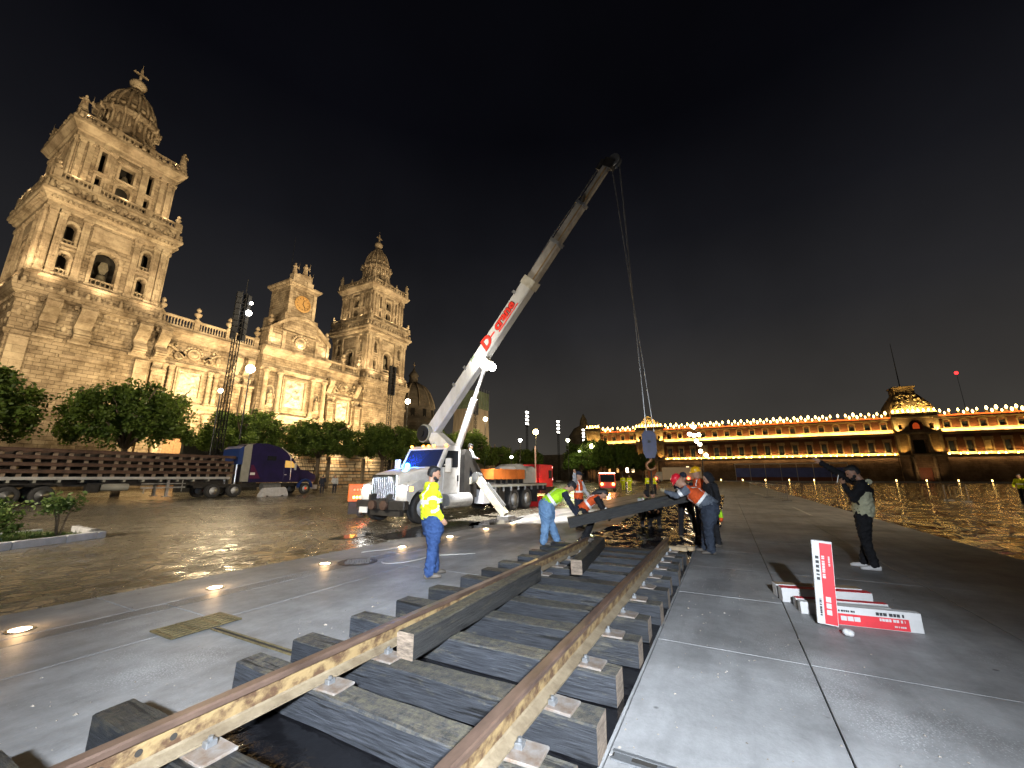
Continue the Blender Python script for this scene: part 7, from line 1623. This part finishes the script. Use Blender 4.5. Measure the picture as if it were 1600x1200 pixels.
# 6. others on the site
x_, y_ = at_px(1004, 14.5)
person('crouching worker in green and white vest beyond the carried tie', (x_, y_), R(-150),
       dict(pelvis=(-.15, 0, .42), chest=(.05, 0, .74), neck=(.14, 0, .92), head=(.22, 0, 1.03), sL=(.1, .19, .85), sR=(.1, -.19, .85), eL=(.3, .26, .66), eR=(.3, -.26, .66), wL=(.48, .16, .56), wR=(.48, -.16, .56), hL=(-.15, .1, .40), hR=(-.15, -.1, .40), kL=(.28, .16, .52), kR=(.28, -.16, .52), aL=(.02, .14, .09), aR=(.02, -.14, .09)),
       ('lime',), [('body', .1, .2), ('strap', .07, .13), ('arm', .4, .7)], 'lgrey', 'black', head='cap', vox=.016)
x_, y_ = at_px(1017, 14.2)
person('crouching worker in dark banded jacket beside the green vest', (x_, y_), R(-170),
       dict(pelvis=(-.15, 0, .42), chest=(.05, 0, .74), neck=(.14, 0, .92), head=(.22, 0, 1.03), sL=(.1, .19, .85), sR=(.1, -.19, .85), eL=(.3, .26, .66), eR=(.3, -.26, .66), wL=(.48, .16, .56), wR=(.48, -.16, .56), hL=(-.15, .1, .40), hR=(-.15, -.1, .40), kL=(.28, .16, .52), kR=(.28, -.16, .52), aL=(.02, .14, .09), aR=(.02, -.14, .09)),
       ('navy',), [('body', .1, .2), ('arm', .4, .7)], None, 'black', head='hair', vox=.016)
x_, y_ = at_px(733, 17.9)
person('crane operator in grey shirt standing behind the cab', (x_, y_), R(-40), dict(eR=(.1, -.26, 1.18), wR=(.32, -.16, 1.12), eL=(.1, .26, 1.18), wL=(.32, .16, 1.12)), ('lgrey',), [], None, 'navy', head='cap', vox=.018, z=1.27)
for px, d, yaw, top, lb in ((505, 43, 60, 'navy', 'man in dark clothes standing right of the navy lorry'), (524, 43, -120, 'lgrey', 'man in pale shirt standing before the coursed stone wall')):
    x_, y_ = at_px(px, d); person(lb, (x_, y_), R(yaw), dict(eR=(.08, -.28, 1.15), wR=(.22, -.16, 1.05)), (top,), [], None, 'navy', vox=.022)
for px, d, yaw, lb in ((973, 50, 10, 'worker in yellow suit right beside the red service truck'), (983, 48, 190, 'second worker in yellow suit right of the red service truck'), (1011, 42, 60, 'worker in yellow jacket below the hook block'), (1022, 40, -100, 'worker in yellow green jacket just right of the hook sling'), (856, 30, 200, 'worker in yellow jacket right of the red machine'), (1592, 38, 120, 'worker in lime jacket at the right edge of the photo')):
    x_, y_ = at_px(px, d); person(lb, (x_, y_), R(yaw), dict(eR=(.1, -.28, 1.16), wR=(.25, -.18, 1.02)), ('hivis',), [('body', .2, .26)], None, 'hivis' if px in (973, 983) else 'navy', head='hair', vox=.024)
gl = MB().lathe([(.02, .16), (.035, .12), (.045, .06), (.05, 0.0), (.02, -.02)], n=10); gl.M = Matrix.Identity(4)
o = gl.build('glove', F['lime'], None, True); o.location = Vector((10.02, 0.5, 0)) + Matrix.Rotation(R(94), 3, 'Z') @ Vector((-.30, -.10, .74)); tag(o, 'lime glove hanging from the belt of the red hard hat worker', 'glove')
MB().ball((0, 0, -.03), .055, 10, 8, (1, .8, 1)).build('cuff', F['orange'], o, True)
# ================================================================== cartons, railings and small things
M_CW = mat('white_carton', (0.52, 0.51, 0.50), 0.7, var=0.08, vscale=6); M_CR = mat('red_carton_print', (0.58, 0.025, 0.035), 0.6, var=0.1, vscale=6); M_CK = mat('black_print', (0.02, 0.02, 0.02), 0.6); M_CB = mat('brown_carton', (0.28, 0.19, 0.11), 0.8, var=0.15, vscale=6)
def carton(label, loc, rot, L, h, w, ends=M_CW, printed=True, topm=None, rf=0.86):
    """long flat carton: x length, z height, y thickness; the printed face looks to -y"""
    t = thing('carton', label, 'carton', loc, 0, 'red and white cartons on the right slab'); t.rotation_euler = rot
    MB().cbox(0, L, 0, w, 0, h, 0.003).build('box', ends, t)
    e = -0.0015
    if printed:
        MB().box(0.012, L*rf, e - .001, 0.001, 0.004, h*0.62).build('red_panel', M_CR, t)
        rnd = random.Random(int(L*1000 + loc[0]*100))
        def bars(x0, x1, z0, z1, n, m, nm):
            x = x0; b = MB()
            while x < x1:
                d = rnd.uniform(.5, 1.1)*(z1 - z0); b.box(x, min(x + d, x1), e - .003, e - .0005, z0, z1); x += d + (z1 - z0)*rnd.choice((.18, .18, .6))
            b.build(nm, m, t)['kind'] = 'stuff'
        bars(L*.52, L*.82, h*.70, h*.86, 0, M_CK, 'print'); bars(L*.55, L*.82, h*.42, h*.56, 0, M_CW, 'print'); bars(L*.70, L*.82, h*.16, h*.24, 0, M_CW, 'print'); bars(L*.1, L*.3, h*.72, h*.82, 0, M_CK, 'print')
        for k in range(3): MB().box(L*(.12 + .075*k), L*(.12 + .075*k) + h*.28, e - .003, e - .0005, h*.26, h*.50).build('pictogram', M_CW, t)
    if topm: MB().box(0.004, L - .004, 0.004, w - .004, h - .001, h + .0015).build('top_panel', topm, t)
    return t
# standing carton, printed face toward the camera, long side up
t = carton('tall red and white carton standing on end', (5.98, -0.93, 0.004), (0, R(-90), 0), 0.87, 0.185, 0.07, rf=0.975)
t.matrix_world = Matrix.Translation((5.88, -0.70, 0.03)) @ Matrix.Rotation(R(-93), 4, 'Z') @ Matrix.Rotation(R(4), 4, 'Y') @ Matrix(((0, 0, -1, 0.20), (0, 1, 0, 0), (1, 0, 0, 0), (0, 0, 0, 1)))
for (x, y, L, h, w, rz, lb, tm) in ((6.02, -0.86, 0.80, 0.19, 0.09, -84, 'nearest lying carton with printed red face', None), (6.28, -0.62, 0.90, 0.13, 0.10, -80, 'lying carton second from the front of the heap', M_CW), (6.48, -0.60, 0.95, 0.12, 0.10, -79, 'narrow lying carton in the middle of the heap', M_CR), (6.72, -0.48, 1.0, 0.17, 0.14, -78, 'thick lying carton with white square end', M_CR), (6.95, -0.44, 1.0, 0.16, 0.16, -77, 'rearmost lying carton with brown top', M_CB)):
    carton(lb, (x, y, 0.002), (0, 0, R(rz)), L, h, w, M_CW, lb.startswith('nearest'), tm)
b = MB(); rnd = random.Random(2); b.ball((0, 0, 0.03), 0.055, 8, 6, (1.2, .8, .6)); b.ball((0.05, 0.02, 0.025), 0.04, 8, 6, (1, 1, .6)); b.ball((-.03, .03, .04), .035, 7, 5)
o = b.build('crumpled_paper', M_CW, None, True); o.location = (5.68, -0.95, 0.0); tag(o, 'crumpled white paper by the foot of the standing carton', 'paper')

M_BARR = mat('dull_barrier_steel', (0.16, 0.15, 0.14), 0.5, 0.5)
def railing(p0, p1, label, h=1.05, n=12):
    p0 = Vector((*p0, 0)); p1 = Vector((*p1, 0)); d = (p1 - p0); L = d.length
    t = thing('crowd_barrier', label, 'barrier', p0, math.atan2(d.y, d.x), 'steel crowd barriers')
    MB().tube([(0, 0, 0.12), (0, 0, h), (L, 0, h), (L, 0, 0.12), (0, 0, 0.12)], 0.025, 6).build('frame', M_BARR, t)
    for k in range(1, n): MB().cyl((L*k/n, 0, 0.12), (L*k/n, 0, h), 0.010, n=5).build('bar', M_BARR, t)
    for x in (0.3, L - 0.3): MB().bar((x, -0.3, 0.03), (x, 0.3, 0.03), 0.05, 0.06).build('foot', M_BARR, t)
a = at_px(1170, 46); b_ = at_px(1196, 38); c_ = at_px(1226, 33)
railing(a, b_, 'farther of two joined steel barriers beside the slabs'); railing(b_, c_, 'nearer of two joined steel barriers beside the slabs')
railing(at_px(1470, 42), at_px(1505, 40), 'lone steel barrier far right on the dark square', n=4)
# painted line on the right slabs
tag(MB().box(21.5, 27.0, -3.05, -2.95, 0.0025, 0.0065).build('painted_line', mat('worn_white_paint', (0.45, 0.45, 0.43), 0.7, var=0.3), None), kind='structure')
# white site van and cones near the palace
x_, y_ = at_px(1062, 110)
vn = thing('site_truck', 'pale box truck with red lamps before the palace', 'truck', (x_, y_, 0), R(100))
MB().cbox(-5, 4.0, -1.2, 1.2, 0.9, 3.9, 0.05).build('box', mat('pale_box_body', (0.45, 0.36, 0.28), 0.6), vn); MB().prism([(4.05, .6), (6, .6), (6, 1.7), (5.3, 2.8), (4.05, 2.8)], -1.15, 1.15).build('cab', M_GREYP, vn)
for x in (-3.5, 5):
    for y in (-1.1, 1.1): wheel(vn, x, y, 0.48, 0.3)
for y in (-1.6, -0.6, 2.6): MB().ball((1.0 + y*1.8, 1.3, 1.2), 0.32, 8, 6).build('lamp', lamp_mat('red_beacon', (1, .1, .04), 12), vn, True)
# small pale planks lying along the tie ends
for k, (x, y, rz, lb) in enumerate(((8.75, 0.98, 84, 'short pale wood block lying beyond the right rail end'), (8.9, 0.86, 75, 'second short pale wood block by the slab edge'))):
    o = MB().cbox(-0.16, 0.16, -0.05, 0.05, 0, 0.07, 0.004).build('wood_block', mat('pale_cut_wood', (0.36, 0.27, 0.16), 0.8, var=0.3, vscale=8), None); o.location = (x, y, 0.215); o.rotation_euler = (0, 0, R(rz)); tag(o, lb, 'wood block')
# red aircraft warning lamp on a distant roof mast
x_, y_ = at_px(1537, 420)
rl = thing('warning_mast', 'distant mast with red warning lamp above the palace', 'mast', (x_, y_, 0))
MB().cyl((0, 0, 0), (0, 0, z_px(1537, 578, 420)), 0.25, 0.10, n=6).build('pole', M_DARK, rl); MB().ball((0, 0, z_px(1537, 577, 420)), 1.1, 8, 6).build('lamp', lamp_mat('red_warning_glass', (1, .02, .02), 6), rl, True)
bpy.data.scenes.remove(_TMP)      # the scratch scene is no longer needed
